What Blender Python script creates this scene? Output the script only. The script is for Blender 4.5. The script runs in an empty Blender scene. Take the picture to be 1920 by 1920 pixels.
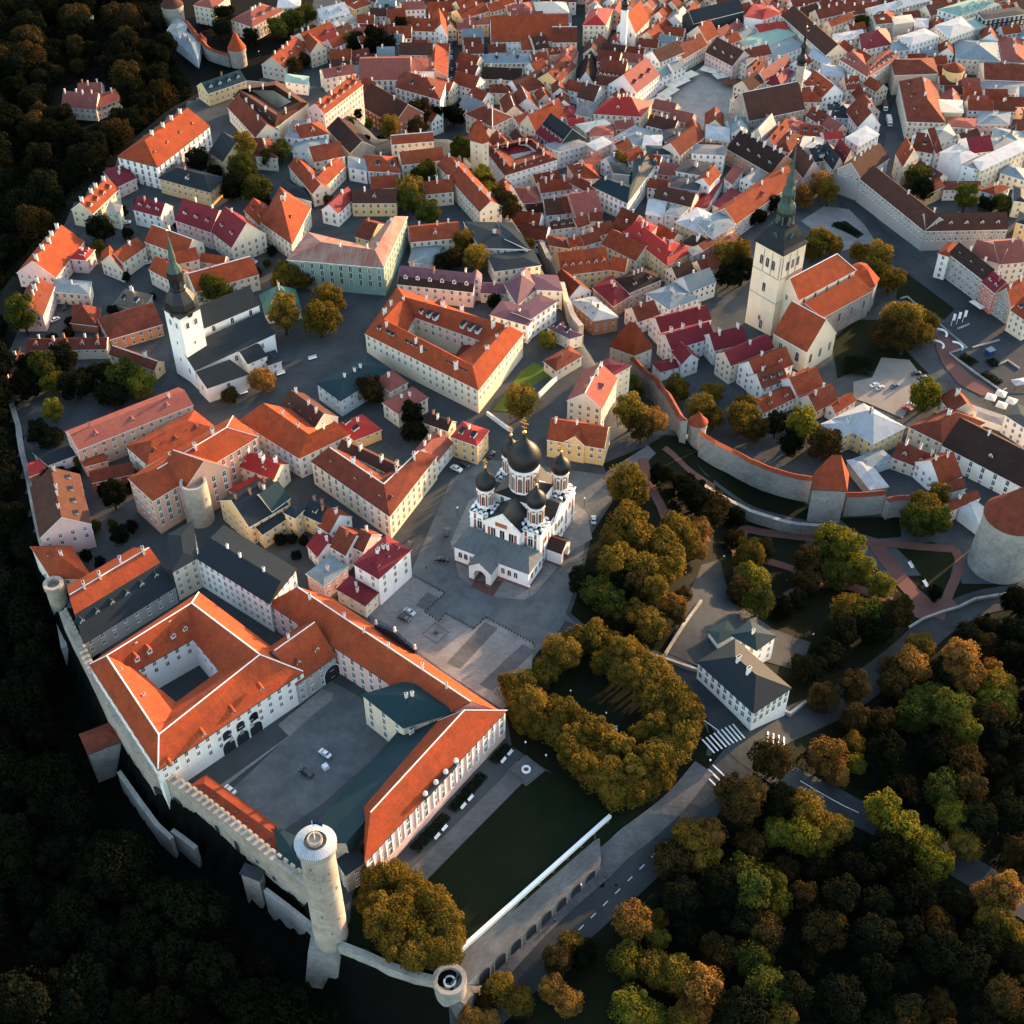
import bpy, bmesh, math, random
import numpy as np
from mathutils import Vector, Matrix
random.seed(7)
SC = bpy.context.scene
COL = SC.collection
# ------------------------------------------------------------------ camera, sky, sun, exposure
HC, PITCH, F = 340.0, math.radians(43.5), 2600.0
cam = bpy.data.cameras.new('camera'); camo = bpy.data.objects.new('camera', cam); COL.objects.link(camo)
camo.location = (0, 0, HC); camo.rotation_euler = (math.radians(90) - PITCH, 0, 0)
cam.sensor_width = 36; cam.lens = 36 * F / 1920; cam.clip_start = 1; cam.clip_end = 20000
SC.camera = camo
SUN_EL, SUN_AZ = math.radians(11.0), math.radians(47.0)      # azimuth measured from +Y towards +X
w = bpy.data.worlds.new('World'); SC.world = w; w.use_nodes = True
nt = w.node_tree; nt.nodes.clear()
sky = nt.nodes.new('ShaderNodeTexSky'); sky.sky_type = 'NISHITA'; sky.sun_disc = False
sky.sun_elevation = SUN_EL; sky.sun_rotation = SUN_AZ; sky.air_density = 1.0; sky.dust_density = 1.0; sky.ozone_density = 0.5
bg = nt.nodes.new('ShaderNodeBackground'); bg.inputs[1].default_value = 0.15
wo = nt.nodes.new('ShaderNodeOutputWorld')
nt.links.new(sky.outputs[0], bg.inputs[0]); nt.links.new(bg.outputs[0], wo.inputs[0])
sl = bpy.data.lights.new('sun', 'SUN'); sl.energy = 3.7; sl.angle = math.radians(0.6); sl.color = (1.0, 0.60, 0.31)
slo = bpy.data.objects.new('sun', sl); COL.objects.link(slo)
sd = Vector((math.sin(SUN_AZ) * math.cos(SUN_EL), math.cos(SUN_AZ) * math.cos(SUN_EL), math.sin(SUN_EL)))
slo.rotation_euler = sd.to_track_quat('Z', 'Y').to_euler(); slo.location = (200, 300, 500)
SC.view_settings.view_transform = 'Standard'; SC.view_settings.look = 'None'
SC.view_settings.exposure = 2.2; SC.view_settings.gamma = 1.0
SC.render.film_transparent = False
try:
 SC.cycles.max_bounces = 6; SC.cycles.diffuse_bounces = 3; SC.cycles.transparent_max_bounces = 8
except Exception: pass
# ------------------------------------------------------------------ photo <-> place
cth, sth = math.cos(PITCH), math.sin(PITCH)
def ray(px, py):
 x = (px - 960) / F; y = (960 - py) / F
 return (x, cth + y * sth, -sth + y * cth)
def A(p, z):
 d = ray(*p); t = (z - HC) / d[2]
 return Vector((d[0] * t, d[1] * t, z))
CROPS = dict(A=(0, 0, 3), B=(420, 0, 3), C=(900, 0, 3), D=(1300, 0, 3.097), E=(880, 200, 3.2), F=(1320, 240, 3.2), H=(0, 380, 3),
    I=(0, 700, 3.4286), J=(480, 380, 3), K=(480, 740, 3.692), L=(1100, 560, 2.341), M=(940, 1050, 3.097), N=(0, 1000, 3),
    O=(500, 1050, 3.84), P=(100, 1350, 3.097), Q=(560, 1300, 3.2), R=(800, 740, 4.8), S=(1320, 260, 4.175),
    T=(1500, 0, 4.571), U=(1600, 380, 4.571), V=(1280, 900, 3), W=(1160, 1280, 2.526), X=(640, 1480, 3), Y=(0, 0, 4.571), Z=(0, 0, 1))
def c(k, *pts):
 x0, y0, s = CROPS[k]
 r = [(x0 + p[0] / s, y0 + p[1] / s) for p in pts]
 return r[0] if len(r) == 1 else r
# plateau edge: pixel at z=0, (width of the slope beyond the edge that starts here, low level)
EDGE = [((848, 1846), 10, -18), ((640, 1772), 5, -17), ((520, 1678), 4.5, -19), ((330, 1518), 4.5, -19), ((222, 1384), 4.5, -19), ((146, 1230), 5, -19), ((92, 1110), 8, -20),
  ((52, 980), 32, -24), ((15, 790), 32, -24), ((12, 640), 32, -24), ((45, 520), 32, -24), ((130, 390), 32, -24), ((215, 300), 32, -24), ((330, 205), 32, -24), ((425, 150), 30, -26),
  ((600, 165), 22, -26), ((700, 262), 18, -26), ((845, 262), 16, -27), ((960, 420), 16, -27), ((1055, 590), 14, -26), ((1120, 700), 14, -24), ((1165, 800), 18, -22),
  ((1245, 822), 60, -17), ((1170, 900), 75, -17), ((1130, 1080), 80, -16), ((1270, 1220), 70, -13), ((1345, 1400), 34, -10), ((1160, 1526), 4.5, -10), ((866, 1782), 8, -14)]
EP = np.array([[A(e[0], 0).x, A(e[0], 0).y] for e in EDGE])
for i_, q_ in ((2, c('P', (1420, 895))), (3, c('P', (1050, 602))), (4, c('N', (850, 1312))), (5, c('N', (592, 922))), (6, c('N', (352, 432)))): EP[i_] = A(q_, 7).xy
EW = np.array([e[1] for e in EDGE], float); EL = np.array([e[2] for e in EDGE], float)
def hgrid(X, Y):
 X = np.asarray(X, float); Y = np.asarray(Y, float)
 P0 = EP; P1 = np.roll(EP, -1, 0)
 inside = np.zeros(X.shape, bool); dm = np.full(X.shape, 1e9); sw = np.zeros(X.shape); aw = np.zeros(X.shape); al = np.zeros(X.shape)
 for i in range(len(P0)):
  (x0, y0), (x1, y1) = P0[i], P1[i]
  dx, dy = x1 - x0, y1 - y0
  t = np.clip(((X - x0) * dx + (Y - y0) * dy) / (dx * dx + dy * dy), 0, 1)
  d = np.hypot(X - x0 - t * dx, Y - y0 - t * dy)
  dm = np.minimum(dm, d); k = 1 / (d + 2) ** 3
  sw += k; aw += k * EW[i]; al += k * EL[i]
  cond = ((y0 > Y) != (y1 > Y))
  with np.errstate(divide='ignore', invalid='ignore'):
   xi = x0 + (Y - y0) * dx / (dy if dy else 1e-9)
  inside ^= cond & (X < xi)
 s = np.clip(dm / (aw / sw), 0, 1); s = s * s * (3 - 2 * s)
 far = np.clip((Y - 480) / 250, 0, 1) * -6
 return np.where(inside, 0, s * (al / sw) + s * far * (X > -60))
def h(x, y): return float(hgrid(np.array([x]), np.array([y]))[0])
def G(p, dz=0.0):
 d = ray(*p)
 t0 = (30 + max(dz, 0) - HC) / d[2]; t1 = (-45 - HC) / d[2]
 ts = np.linspace(t0, t1, 90)
 def f(t): return HC + d[2] * t - hgrid(d[0] * t, d[1] * t) - dz
 v = f(ts); k = int(np.argmax(v < 0))
 if v[k] >= 0: k = len(ts) - 1
 a, b = ts[max(k - 1, 0)], ts[k]
 ts = np.linspace(a, b, 30); v = f(ts); k = int(np.argmax(v <= 0)); t = ts[k]
 return Vector((d[0] * t, d[1] * t, HC + d[2] * t - dz))
def pxm(P):      # photo pixels per metre at a point
 return F / max(1, (cth * P.y - sth * (P.z - HC)))
# ------------------------------------------------------------------ materials
def newmat(name):
 m = bpy.data.materials.new(name); m.use_nodes = True; n = m.node_tree; n.nodes.clear()
 o = n.nodes.new('ShaderNodeOutputMaterial'); b = n.nodes.new('ShaderNodeBsdfPrincipled'); n.links.new(b.outputs[0], o.inputs[0])
 return m, n, b
def N(n, t, **kw):
 x = n.nodes.new(t)
 for k, v in kw.items():
  if hasattr(x, k): setattr(x, k, v)
  else: x.inputs[k].default_value = v
 return x
def mixc(n, fac, a, b, mode='MIX'):
 x = n.nodes.new('ShaderNodeMix'); x.data_type = 'RGBA'; x.blend_type = mode
 for s, v in ((0, fac), (6, a), (7, b)):
  if hasattr(v, 'type') and hasattr(v, 'is_linked'): n.links.new(v, x.inputs[s])
  else: x.inputs[s].default_value = v if s == 0 else (v[0], v[1], v[2], 1)
 return x.outputs[2]
def ramp(n, src, lo, hi):
 r = N(n, 'ShaderNodeMapRange'); r.inputs[1].default_value = lo; r.inputs[2].default_value = hi
 n.links.new(src, r.inputs[0]); return r.outputs[0]
def noise(n, src, scale, detail=4, rough=.6):
 x = N(n, 'ShaderNodeTexNoise'); x.inputs['Scale'].default_value = scale; x.inputs['Detail'].default_value = detail; x.inputs['Roughness'].default_value = rough
 n.links.new(src, x.inputs['Vector']); return x.outputs['Fac']
MATS = {}
def surf(name, col, rough=.85, dirt=.35, dirtcol=None, rows=0, seams=0, var=.12, bump=.25, metal=0, sc=.25, streak=0, spec=.06, patch=0):
 m, n, b = newmat(name)
 tc = N(n, 'ShaderNodeTexCoord'); geo = N(n, 'ShaderNodeNewGeometry'); oi = N(n, 'ShaderNodeObjectInfo')
 pos = geo.outputs['Position']; uv = tc.outputs['UV']
 dc = dirtcol or tuple(x * .45 for x in col)
 n1 = ramp(n, noise(n, pos, sc, 5, .65), .42, .72)
 c0 = mixc(n, n1, col, tuple(a + (d - a) * dirt for a, d in zip(col, dc)))
 n2 = noise(n, pos, 2.3, 3, .7)
 c1 = mixc(n, ramp(n, n2, .3, .7), c0, tuple(x * (1 - .35 * dirt) for x in col)) if dirt else c0
 # blend back so that c1 keeps the large stains
 c1 = mixc(n, .5, c0, c1)
 rnd = N(n, 'ShaderNodeMapRange'); n.links.new(oi.outputs['Random'], rnd.inputs[0]); rnd.inputs[3].default_value = 1 - var; rnd.inputs[4].default_value = 1 + var
 hs = N(n, 'ShaderNodeHueSaturation'); n.links.new(rnd.outputs[0], hs.inputs['Value']); n.links.new(c1, hs.inputs['Color'])
 outc = hs.outputs[0]; hgt = n2
 if patch:
  vo = N(n, 'ShaderNodeTexVoronoi'); vo.inputs['Scale'].default_value = patch; n.links.new(pos, vo.inputs['Vector']); bw = N(n, 'ShaderNodeRGBToBW'); n.links.new(vo.outputs['Color'], bw.inputs[0])
  vv = N(n, 'ShaderNodeMapRange'); n.links.new(bw.outputs[0], vv.inputs[0]); vv.inputs[1].default_value = .2; vv.inputs[2].default_value = .8; vv.inputs[3].default_value = .91; vv.inputs[4].default_value = 1.06
  h2 = N(n, 'ShaderNodeHueSaturation'); n.links.new(vv.outputs[0], h2.inputs['Value']); n.links.new(outc, h2.inputs['Color']); outc = h2.outputs[0]
 if rows or seams or streak:
  sp = N(n, 'ShaderNodeSeparateXYZ'); n.links.new(uv, sp.inputs[0])
  if rows:
   br = N(n, 'ShaderNodeTexBrick'); n.links.new(uv, br.inputs['Vector']); br.inputs['Scale'].default_value = 1
   br.inputs['Brick Width'].default_value = .55 if rows == 1 else 1.4; br.inputs['Row Height'].default_value = .6 if rows == 1 else .5; br.inputs['Mortar Size'].default_value = .03
   br.inputs['Color1'].default_value = (1, 1, 1, 1); br.inputs['Color2'].default_value = (.72, .70, .68, 1); br.inputs['Mortar'].default_value = (.6, .6, .6, 1)
   outc = mixc(n, .75, outc, br.outputs['Color'], 'MULTIPLY'); hgt = br.outputs['Fac']
  if seams:
   wv = N(n, 'ShaderNodeMath', operation='PINGPONG'); n.links.new(sp.outputs[0], wv.inputs[0]); wv.inputs[1].default_value = seams / 2
   st = ramp(n, wv.outputs[0], .12, .0); outc = mixc(n, st, outc, tuple(min(1, x * 1.5 + .02) for x in col)); hgt = st
  if streak:
   mp = N(n, 'ShaderNodeMapping'); mp.inputs['Scale'].default_value = (1.2, .08, 1); n.links.new(uv, mp.inputs[0])
   s2 = ramp(n, noise(n, mp.outputs[0], 1.0, 4, .7), .48, .75)
   outc = mixc(n, s2, outc, tuple(a + (d - a) * streak for a, d in zip(col, dc)))
 bp = N(n, 'ShaderNodeBump'); bp.inputs['Strength'].default_value = bump; bp.inputs['Distance'].default_value = .08
 n.links.new(hgt, bp.inputs['Height']); n.links.new(bp.outputs[0], b.inputs['Normal'])
 n.links.new(outc, b.inputs['Base Color']); b.inputs['Roughness'].default_value = rough; b.inputs['Metallic'].default_value = metal
 try: b.inputs['Specular IOR Level'].default_value = spec if not metal else .5
 except Exception: pass
 MATS[name] = m; return m
R_ = dict(rows=1, streak=.5)
surf('orange', (.345, .066, .024), dirt=.8, dirtcol=(.15, .045, .026), patch=.35, rows=1, streak=.75, sc=.16); surf('orange2', (.27, .060, .028), dirt=.75, patch=.4, **R_); surf('rust', (.18, .048, .029), dirt=.8, patch=.4, **R_)
surf('brown', (.088, .040, .029), dirt=.6, **R_); surf('darkbrown', (.045, .026, .022), dirt=.6, **R_); surf('pinkroof', (.29, .092, .070), dirt=.45, **R_)
surf('red', (.29, .026, .021), dirt=.3, seams=.6, rough=.55); surf('maroon', (.14, .015, .020), dirt=.4, seams=.6, rough=.6); surf('purple', (.115, .055, .068), dirt=.4, seams=.6, rough=.6)
surf('slate', (.013, .019, .023), dirt=.5, seams=.6, rough=.5); surf('teal', (.011, .029, .034), dirt=.5, seams=.6, rough=.5); surf('ltmetal', (.34, .36, .37), dirt=.7, seams=.6, rough=.5, streak=.4)
surf('bluemetal', (.16, .20, .215), dirt=.7, seams=.6, rough=.5, streak=.4); surf('greenmetal', (.21, .32, .26), dirt=.6, seams=.6, rough=.6, streak=.5); surf('copper', (.055, .125, .10), dirt=.7, seams=.6, rough=.6, streak=.5)
surf('patina', (.19, .075, .052), dirt=.85, dirtcol=(.30, .25, .22), seams=.6, rough=.65, streak=.8, sc=.12); surf('moss', (.2, .15, .11), dirt=.9, dirtcol=(.10, .12, .09), rows=1, sc=.3)
surf('flatdark', (.045, .05, .055), dirt=.5); surf('flatgrey', (.2, .2, .2), dirt=.6)
W_ = dict(bump=.12, rough=.9, streak=.3)
for k, v in dict(cream=(.74, .63, .46), white=(.80, .78, .73), yellow=(.70, .50, .23), pink=(.70, .47, .42), peach=(.68, .40, .28), grey=(.34, .33, .31), green=(.20, .29, .235), palegreen=(.58, .58, .40),
     orangew=(.52, .24, .12), blue=(.50, .57, .60), dark=(.04, .045, .05), beige=(.58, .50, .39), salmon=(.62, .22, .16), brickw=(.30, .11, .07)).items(): surf(k, v, dirt=.28, **W_)
surf('lime', (.46, .40, .33), dirt=1.0, patch=.9, rows=2, bump=.5, rough=.95, sc=.12, streak=.4); surf('limegrey', (.37, .355, .32), dirt=1.0, patch=.9, rows=2, bump=.5, rough=.95, sc=.1, streak=.5)
surf('trim', (.72, .70, .66), dirt=.3); surf('gutter', (.03, .045, .06), dirt=.3, rough=.5); surf('chimney', (.74, .69, .62), dirt=.6, sc=1.2); surf('brickch', (.34, .17, .11), dirt=.7, sc=1.2)
surf('courtcobble', (.115, .124, .124), dirt=.75, patch=.5, sc=.11, var=0); surf('asphalt', (.047, .053, .056), dirt=.8, patch=.11, sc=.08, var=0); surf('cobble', (.066, .073, .075), dirt=.8, patch=.09, rows=0, sc=.07, var=0, bump=.5); surf('paving', (.25, .24, .225), dirt=.7, patch=.16, sc=.1, var=0, rows=2); surf('pavedark', (.125, .125, .125), dirt=.6, patch=.2, sc=.1, var=0, rows=2)
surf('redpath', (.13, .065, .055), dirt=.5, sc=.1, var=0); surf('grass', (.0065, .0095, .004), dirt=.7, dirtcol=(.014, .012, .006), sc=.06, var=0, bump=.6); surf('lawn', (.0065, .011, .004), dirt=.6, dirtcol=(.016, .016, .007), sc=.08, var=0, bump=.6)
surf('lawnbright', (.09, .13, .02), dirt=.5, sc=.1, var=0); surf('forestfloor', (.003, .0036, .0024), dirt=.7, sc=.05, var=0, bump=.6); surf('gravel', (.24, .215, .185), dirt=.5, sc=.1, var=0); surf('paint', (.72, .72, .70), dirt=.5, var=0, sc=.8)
surf('wood', (.10, .05, .03), dirt=.5); surf('gold', (.75, .42, .12), rough=.3, metal=1, dirt=.2, var=0); surf('dome', (.006, .008, .009), spec=.25, rough=.42, dirt=.5, seams=.5, var=.05); surf('redtrim', (.30, .10, .06), dirt=.3)
surf('tent', (.62, .57, .47), dirt=.25); surf('tentdark', (.14, .06, .045), dirt=.3); surf('stonebase', (.16, .095, .08), dirt=.5); surf('iron', (.03, .03, .032), rough=.5, dirt=.2); surf('benchw', (.75, .75, .73), dirt=.2)
def glass():
 m, n, b = newmat('windowglass')
 geo = N(n, 'ShaderNodeObjectInfo'); pw = N(n, 'ShaderNodeMath', operation='POWER'); n.links.new(geo.outputs['Random'], pw.inputs[0]); pw.inputs[1].default_value = 3; cr = mixc(n, pw.outputs[0], (.008, .011, .014), (.13, .13, .12))
 n.links.new(cr, b.inputs['Base Color']); b.inputs['Roughness'].default_value = .12; MATS['glass'] = m
glass()
def carpaint(name, col):
 m, n, b = newmat(name); b.inputs['Base Color'].default_value = (*col, 1); b.inputs['Roughness'].default_value = .35; b.inputs['Coat Weight'].default_value = .6
 tc = N(n, 'ShaderNodeNewGeometry'); c1 = mixc(n, ramp(n, noise(n, tc.outputs['Position'], 3), .4, .8), col, tuple(x * .8 for x in col)); n.links.new(c1, b.inputs['Base Color']); MATS[name] = m
for k, v in dict(car_white=(.75, .75, .73), car_black=(.012, .012, .014), car_silver=(.42, .45, .47), car_red=(.3, .02, .015), car_blue=(.04, .09, .16)).items(): carpaint(k, v)
def leaf(name, cols, trans=.25):
 m, n, b = newmat(name); o = [x for x in n.nodes if x.type == 'OUTPUT_MATERIAL'][0]
 geo = N(n, 'ShaderNodeNewGeometry'); oi = N(n, 'ShaderNodeObjectInfo'); pos = geo.outputs['Position']
 a = mixc(n, geo.outputs['Random Per Island'], cols[0], cols[1]); b2 = mixc(n, ramp(n, noise(n, pos, .22, 2), .4, .65), a, cols[2])
 hs = N(n, 'ShaderNodeHueSaturation'); r1 = N(n, 'ShaderNodeMapRange'); n.links.new(oi.outputs['Random'], r1.inputs[0]); r1.inputs[3].default_value = .72; r1.inputs[4].default_value = 1.25
 n.links.new(r1.outputs[0], hs.inputs['Value']); n.links.new(b2, hs.inputs['Color']); n.links.new(hs.outputs[0], b.inputs['Base Color']); b.inputs['Roughness'].default_value = .8; b.inputs['Specular IOR Level'].default_value = 0
 tr = N(n, 'ShaderNodeBsdfTranslucent'); n.links.new(hs.outputs[0], tr.inputs[0]); mx = N(n, 'ShaderNodeMixShader'); mx.inputs[0].default_value = trans
 n.links.new(b.outputs[0], mx.inputs[1]); n.links.new(tr.outputs[0], mx.inputs[2]); n.links.new(mx.outputs[0], o.inputs[0]); MATS[name] = m
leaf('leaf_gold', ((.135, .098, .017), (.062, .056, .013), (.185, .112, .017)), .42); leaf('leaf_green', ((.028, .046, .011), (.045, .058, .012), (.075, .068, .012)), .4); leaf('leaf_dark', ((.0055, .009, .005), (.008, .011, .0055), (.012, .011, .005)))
leaf('leaf_orange', ((.20, .095, .028), (.11, .06, .018), (.24, .13, .028)), .42); leaf('leaf_brown', ((.034, .024, .009), (.020, .018, .008), (.05, .031, .009))); leaf('leaf_lime', ((.12, .115, .016), (.07, .083, .014), (.16, .13, .014)), .45)
surf('bark', (.045, .032, .022), dirt=.5)
# ------------------------------------------------------------------ object helpers
def tag(o, label=None, cat=None, group=None, kind=None):
 if label: o['label'] = label
 if cat: o['category'] = cat
 if group: o['group'] = group
 if kind: o['kind'] = kind
 return o
def empty(name, loc, rz=0):
 o = bpy.data.objects.new(name, None); COL.objects.link(o); o.location = loc; o.rotation_euler = (0, 0, rz); o.empty_display_size = .5
 return o
class MB:
 def __init__(s): s.v = []; s.f = []; s.m = []; s.uv = []
 def face(s, pts, mi=0, uv=None):
  k = len(s.v); s.v += [tuple(p) for p in pts]; s.f.append(tuple(range(k, k + len(pts)))); s.m.append(mi)
  if uv is None:
   p0 = Vector(pts[0]); e = (Vector(pts[1]) - p0); e = e.normalized() if e.length > 1e-6 else Vector((1, 0, 0))
   nn = Vector((0, 0, 0))
   for i in range(1, len(pts) - 1): nn += (Vector(pts[i]) - p0).cross(Vector(pts[i + 1]) - p0)
   nn = nn.normalized() if nn.length > 1e-9 else Vector((0, 0, 1))
   g = nn.cross(e); uv = [((Vector(p) - p0).dot(e), (Vector(p) - p0).dot(g)) for p in pts]
  s.uv += uv
 def box(s, x0, y0, z0, x1, y1, z1, mi=0, M=None, top=None):
  P = [Vector(p) for p in ((x0, y0, z0), (x1, y0, z0), (x1, y1, z0), (x0, y1, z0), (x0, y0, z1), (x1, y0, z1), (x1, y1, z1), (x0, y1, z1))]
  if M is not None: P = [M @ p for p in P]
  for q, t in (((0, 1, 5, 4), 0), ((1, 2, 6, 5), 0), ((2, 3, 7, 6), 0), ((3, 0, 4, 7), 0), ((4, 5, 6, 7), 1), ((3, 2, 1, 0), 0)):
   s.face([P[i] for i in q], top if (t and top is not None) else mi)
 def prism(s, poly, z0, z1, mi=0, top=None):     # polygon (ccw) extruded
  n = len(poly)
  for i in range(n):
   a, b = poly[i], poly[(i + 1) % n]; s.face([(a[0], a[1], z0), (b[0], b[1], z0), (b[0], b[1], z1), (a[0], a[1], z1)], mi)
  s.face([(p[0], p[1], z1) for p in poly], mi if top is None else top); s.face([(p[0], p[1], z0) for p in poly][::-1], mi)
 def lathe(s, prof, n=24, cx=0, cy=0, mi=0, M=None, a0=0, mis=None):
  for j in range(len(prof) - 1):
   (r0, z0), (r1, z1) = prof[j], prof[j + 1]
   for i in range(n):
    t0 = a0 + 2 * math.pi * i / n; t1 = a0 + 2 * math.pi * (i + 1) / n
    P = [(cx + r0 * math.cos(t0), cy + r0 * math.sin(t0), z0), (cx + r0 * math.cos(t1), cy + r0 * math.sin(t1), z0), (cx + r1 * math.cos(t1), cy + r1 * math.sin(t1), z1), (cx + r1 * math.cos(t0), cy + r1 * math.sin(t0), z1)]
    rr = max(r0, r1); L = math.hypot(r1 - r0, z1 - z0)
    uv = [(t0 * rr, z0), (t1 * rr, z0), (t1 * rr, z0 + L), (t0 * rr, z0 + L)]
    if r1 < 1e-4: P = P[:3]; uv = uv[:3]
    elif r0 < 1e-4: P = [P[0], P[2], P[3]]; uv = [uv[0], uv[2], uv[3]]
    if M is not None: P = [M @ Vector(p) for p in P]
    s.face(P, mis[j] if mis else mi, uv)
 def mesh(s, name, mats, smooth=False, merge=False):
  me = bpy.data.meshes.new(name); me.from_pydata(s.v, [], s.f)
  for m in mats: me.materials.append(MATS[m] if isinstance(m, str) else m)
  me.polygons.foreach_set('material_index', s.m)
  u = me.uv_layers.new(name='UVMap'); u.data.foreach_set('uv', [x for p in s.uv for x in p])
  if merge:
   bm = bmesh.new(); bm.from_mesh(me); bmesh.ops.remove_doubles(bm, verts=bm.verts, dist=.002); bm.to_mesh(me); bm.free()
  if smooth: me.polygons.foreach_set('use_smooth', [True] * len(me.polygons))
  me.update(); return me
 def obj(s, name, mats, parent=None, smooth=False, merge=False, loc=None):
  o = bpy.data.objects.new(name, s.mesh(name, mats, smooth, merge)); COL.objects.link(o)
  if parent is not None: o.parent = parent
  if loc is not None: o.location = loc
  return o
def inst(name, me, parent, loc, rz=0, sc=None):
 o = bpy.data.objects.new(name, me); COL.objects.link(o)
 if parent is not None: o.parent = parent
 o.location = loc; o.rotation_euler = (0, 0, rz)
 if sc: o.scale = sc
 return o
def copy_tree(o, parent=None):
 cc = o.copy(); COL.objects.link(cc)
 if parent is not None: cc.parent = parent
 for ch in [x for x in o.children]: copy_tree(ch, cc)
 return cc
def V2(p): return Vector((p[0], p[1]))
# ------------------------------------------------------------------ shared small meshes (face +Y is out of the wall, origin at the sill middle)
def win_mesh(w_, h_, arched=False, frame='trim', name='window'):
 b = MB(); d = .07; t = .13
 if not arched:
  for x0, z0, x1, z1 in ((-w_ / 2 - t, -t, w_ / 2 + t, 0), (-w_ / 2 - t, h_, w_ / 2 + t, h_ + t), (-w_ / 2 - t, 0, -w_ / 2, h_), (w_ / 2, 0, w_ / 2 + t, h_), (-.05, 0, .05, h_), (-w_ / 2, h_ * .62, -.05, h_ * .62 + .08), (.05, h_ * .62, w_ / 2, h_ * .62 + .08)):
   b.box(x0, -.1, z0, x1, d, z1, 0)
  b.box(-w_ / 2 - t - .06, -.1, -t - .1, w_ / 2 + t + .06, d + .1, -t, 0)
  b.face([(w_ / 2, .025, 0), (-w_ / 2, .025, 0), (-w_ / 2, .025, h_), (w_ / 2, .025, h_)], 1)
 else:
  n = 8; hs = h_ - w_ / 2
  def arc(r): return [(r, 0)] + [(r * math.cos(math.pi * i / n), hs + r * math.sin(math.pi * i / n)) for i in range(n + 1)] + [(-r, 0)]
  o_, i_ = arc(w_ / 2 + t), arc(w_ / 2)
  for k in range(len(o_) - 1):
   b.face([(o_[k][0], d, o_[k][1]), (o_[k + 1][0], d, o_[k + 1][1]), (i_[k + 1][0], d, i_[k + 1][1]), (i_[k][0], d, i_[k][1])][::-1], 0)
   b.face([(o_[k][0], -.1, o_[k][1]), (o_[k + 1][0], -.1, o_[k + 1][1]), (o_[k + 1][0], d, o_[k + 1][1]), (o_[k][0], d, o_[k][1])], 0)
  b.face([(x, .025, z) for x, z in i_], 1)
  b.box(-.05, -.1, 0, .05, d - .01, h_ - .02, 0)
 return b.mesh(name, [frame, 'glass'])
WIN = {'n': win_mesh(1.05, 1.6), 's': win_mesh(.85, 1.0), 'a': win_mesh(1.3, 2.6, True), 'b': win_mesh(1.7, 4.6, True), 't': win_mesh(1.2, 2.2), 'd': win_mesh(1.05, 1.6, frame='gutter'), 'k': win_mesh(1.2, 2.6, True, 'gutter'), 'slit': win_mesh(.35, .9, frame='limegrey')}
def chim_mesh(mat, ht=3.0, w_=.9, d_=.62):
 b = MB(); b.box(-w_ / 2, -d_ / 2, 0, w_ / 2, d_ / 2, ht, 0); b.box(-w_ / 2 - .1, -d_ / 2 - .1, ht, w_ / 2 + .1, d_ / 2 + .1, ht + .16, 0)
 b.box(-w_ / 2 + .12, -d_ / 2 + .12, ht + .16, w_ / 2 - .12, d_ / 2 - .12, ht + .3, 1); return b.mesh('chimney', [mat, 'iron'])
CHIM = [chim_mesh('chimney'), chim_mesh('chimney', 3.6, 1.5, .7), chim_mesh('chimney', 3.2, .65, .65), chim_mesh('brickch', 3.1, .9, .6)]
DORM = {}
def dormer(roof, kind):          # origin: bottom middle of its front, +Y outwards
 k = (roof, kind)
 if k in DORM: return DORM[k]
 b = MB(); w_, hh, d = .8, 1.25, 2.6
 if kind == 'shed':
  b.box(-w_, -d, -.6, w_, 0, hh, 0); b.face([(-w_ - .15, .15, hh + .02), (w_ + .15, .15, hh + .02), (w_ + .15, -d, hh + .5), (-w_ - .15, -d, hh + .5)], 1); b.face([(-w_ - .15, .15, hh - .1), (w_ + .15, .15, hh - .1), (w_ + .15, .15, hh + .02), (-w_ - .15, .15, hh + .02)][::1], 1)
 elif kind == 'eye':
  n = 8; 
  for i in range(n):
   a0, a1 = math.pi * i / n, math.pi * (i + 1) / n
   b.face([(w_ * math.cos(a0), .1, hh * .75 * math.sin(a0)), (w_ * math.cos(a1), .1, hh * .75 * math.sin(a1)), (w_ * math.cos(a1), -d, .25 + hh * .75 * math.sin(a1)), (w_ * math.cos(a0), -d, .25 + hh * .75 * math.sin(a0))], 1)
  b.face([(w_ * math.cos(math.pi * i / n), 0, hh * .7 * math.sin(math.pi * i / n)) for i in range(n + 1)][::-1], 0)
  b.face([(.45 * math.cos(math.pi * i / n), .03, .08 + .6 * math.sin(math.pi * i / n)) for i in range(n + 1)][::-1], 2)
  DORM[k] = b.mesh('dormer', ['trim', roof, 'glass']); return DORM[k]
 else:
  b.box(-w_, -d, -.6, w_, 0, hh, 0); b.face([(w_, 0, hh), (-w_, 0, hh), (0, 0, hh + .75)], 0)
  for s_ in (1, -1):
   q = [(s_ * (w_ + .2), .2, hh - .16), (s_ * (w_ + .2), -d, hh - .16), (0, -d, hh + .85), (0, .2, hh + .85)]
   b.face(q if s_ > 0 else q[::-1], 1)
 b.face([(.5, .03, .15), (-.5, .03, .15), (-.5, .03, hh - .1), (.5, .03, hh - .1)], 2)
 b.box(-.04, -.1, .15, .04, .05, hh - .1, 0)
 DORM[k] = b.mesh('dormer', ['trim', roof, 'glass']); return DORM[k]
def sky_mesh():
 b = MB(); b.box(-.36, -.06, -.5, .36, .1, .5, 0); b.face([(.3, .105, -.43), (-.3, .105, -.43), (-.3, .105, .43), (.3, .105, .43)], 1); return b.mesh('skylight', ['gutter', MATS['glass']])
SKYL = sky_mesh()
CAMXY = Vector((0, 0, HC))
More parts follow.
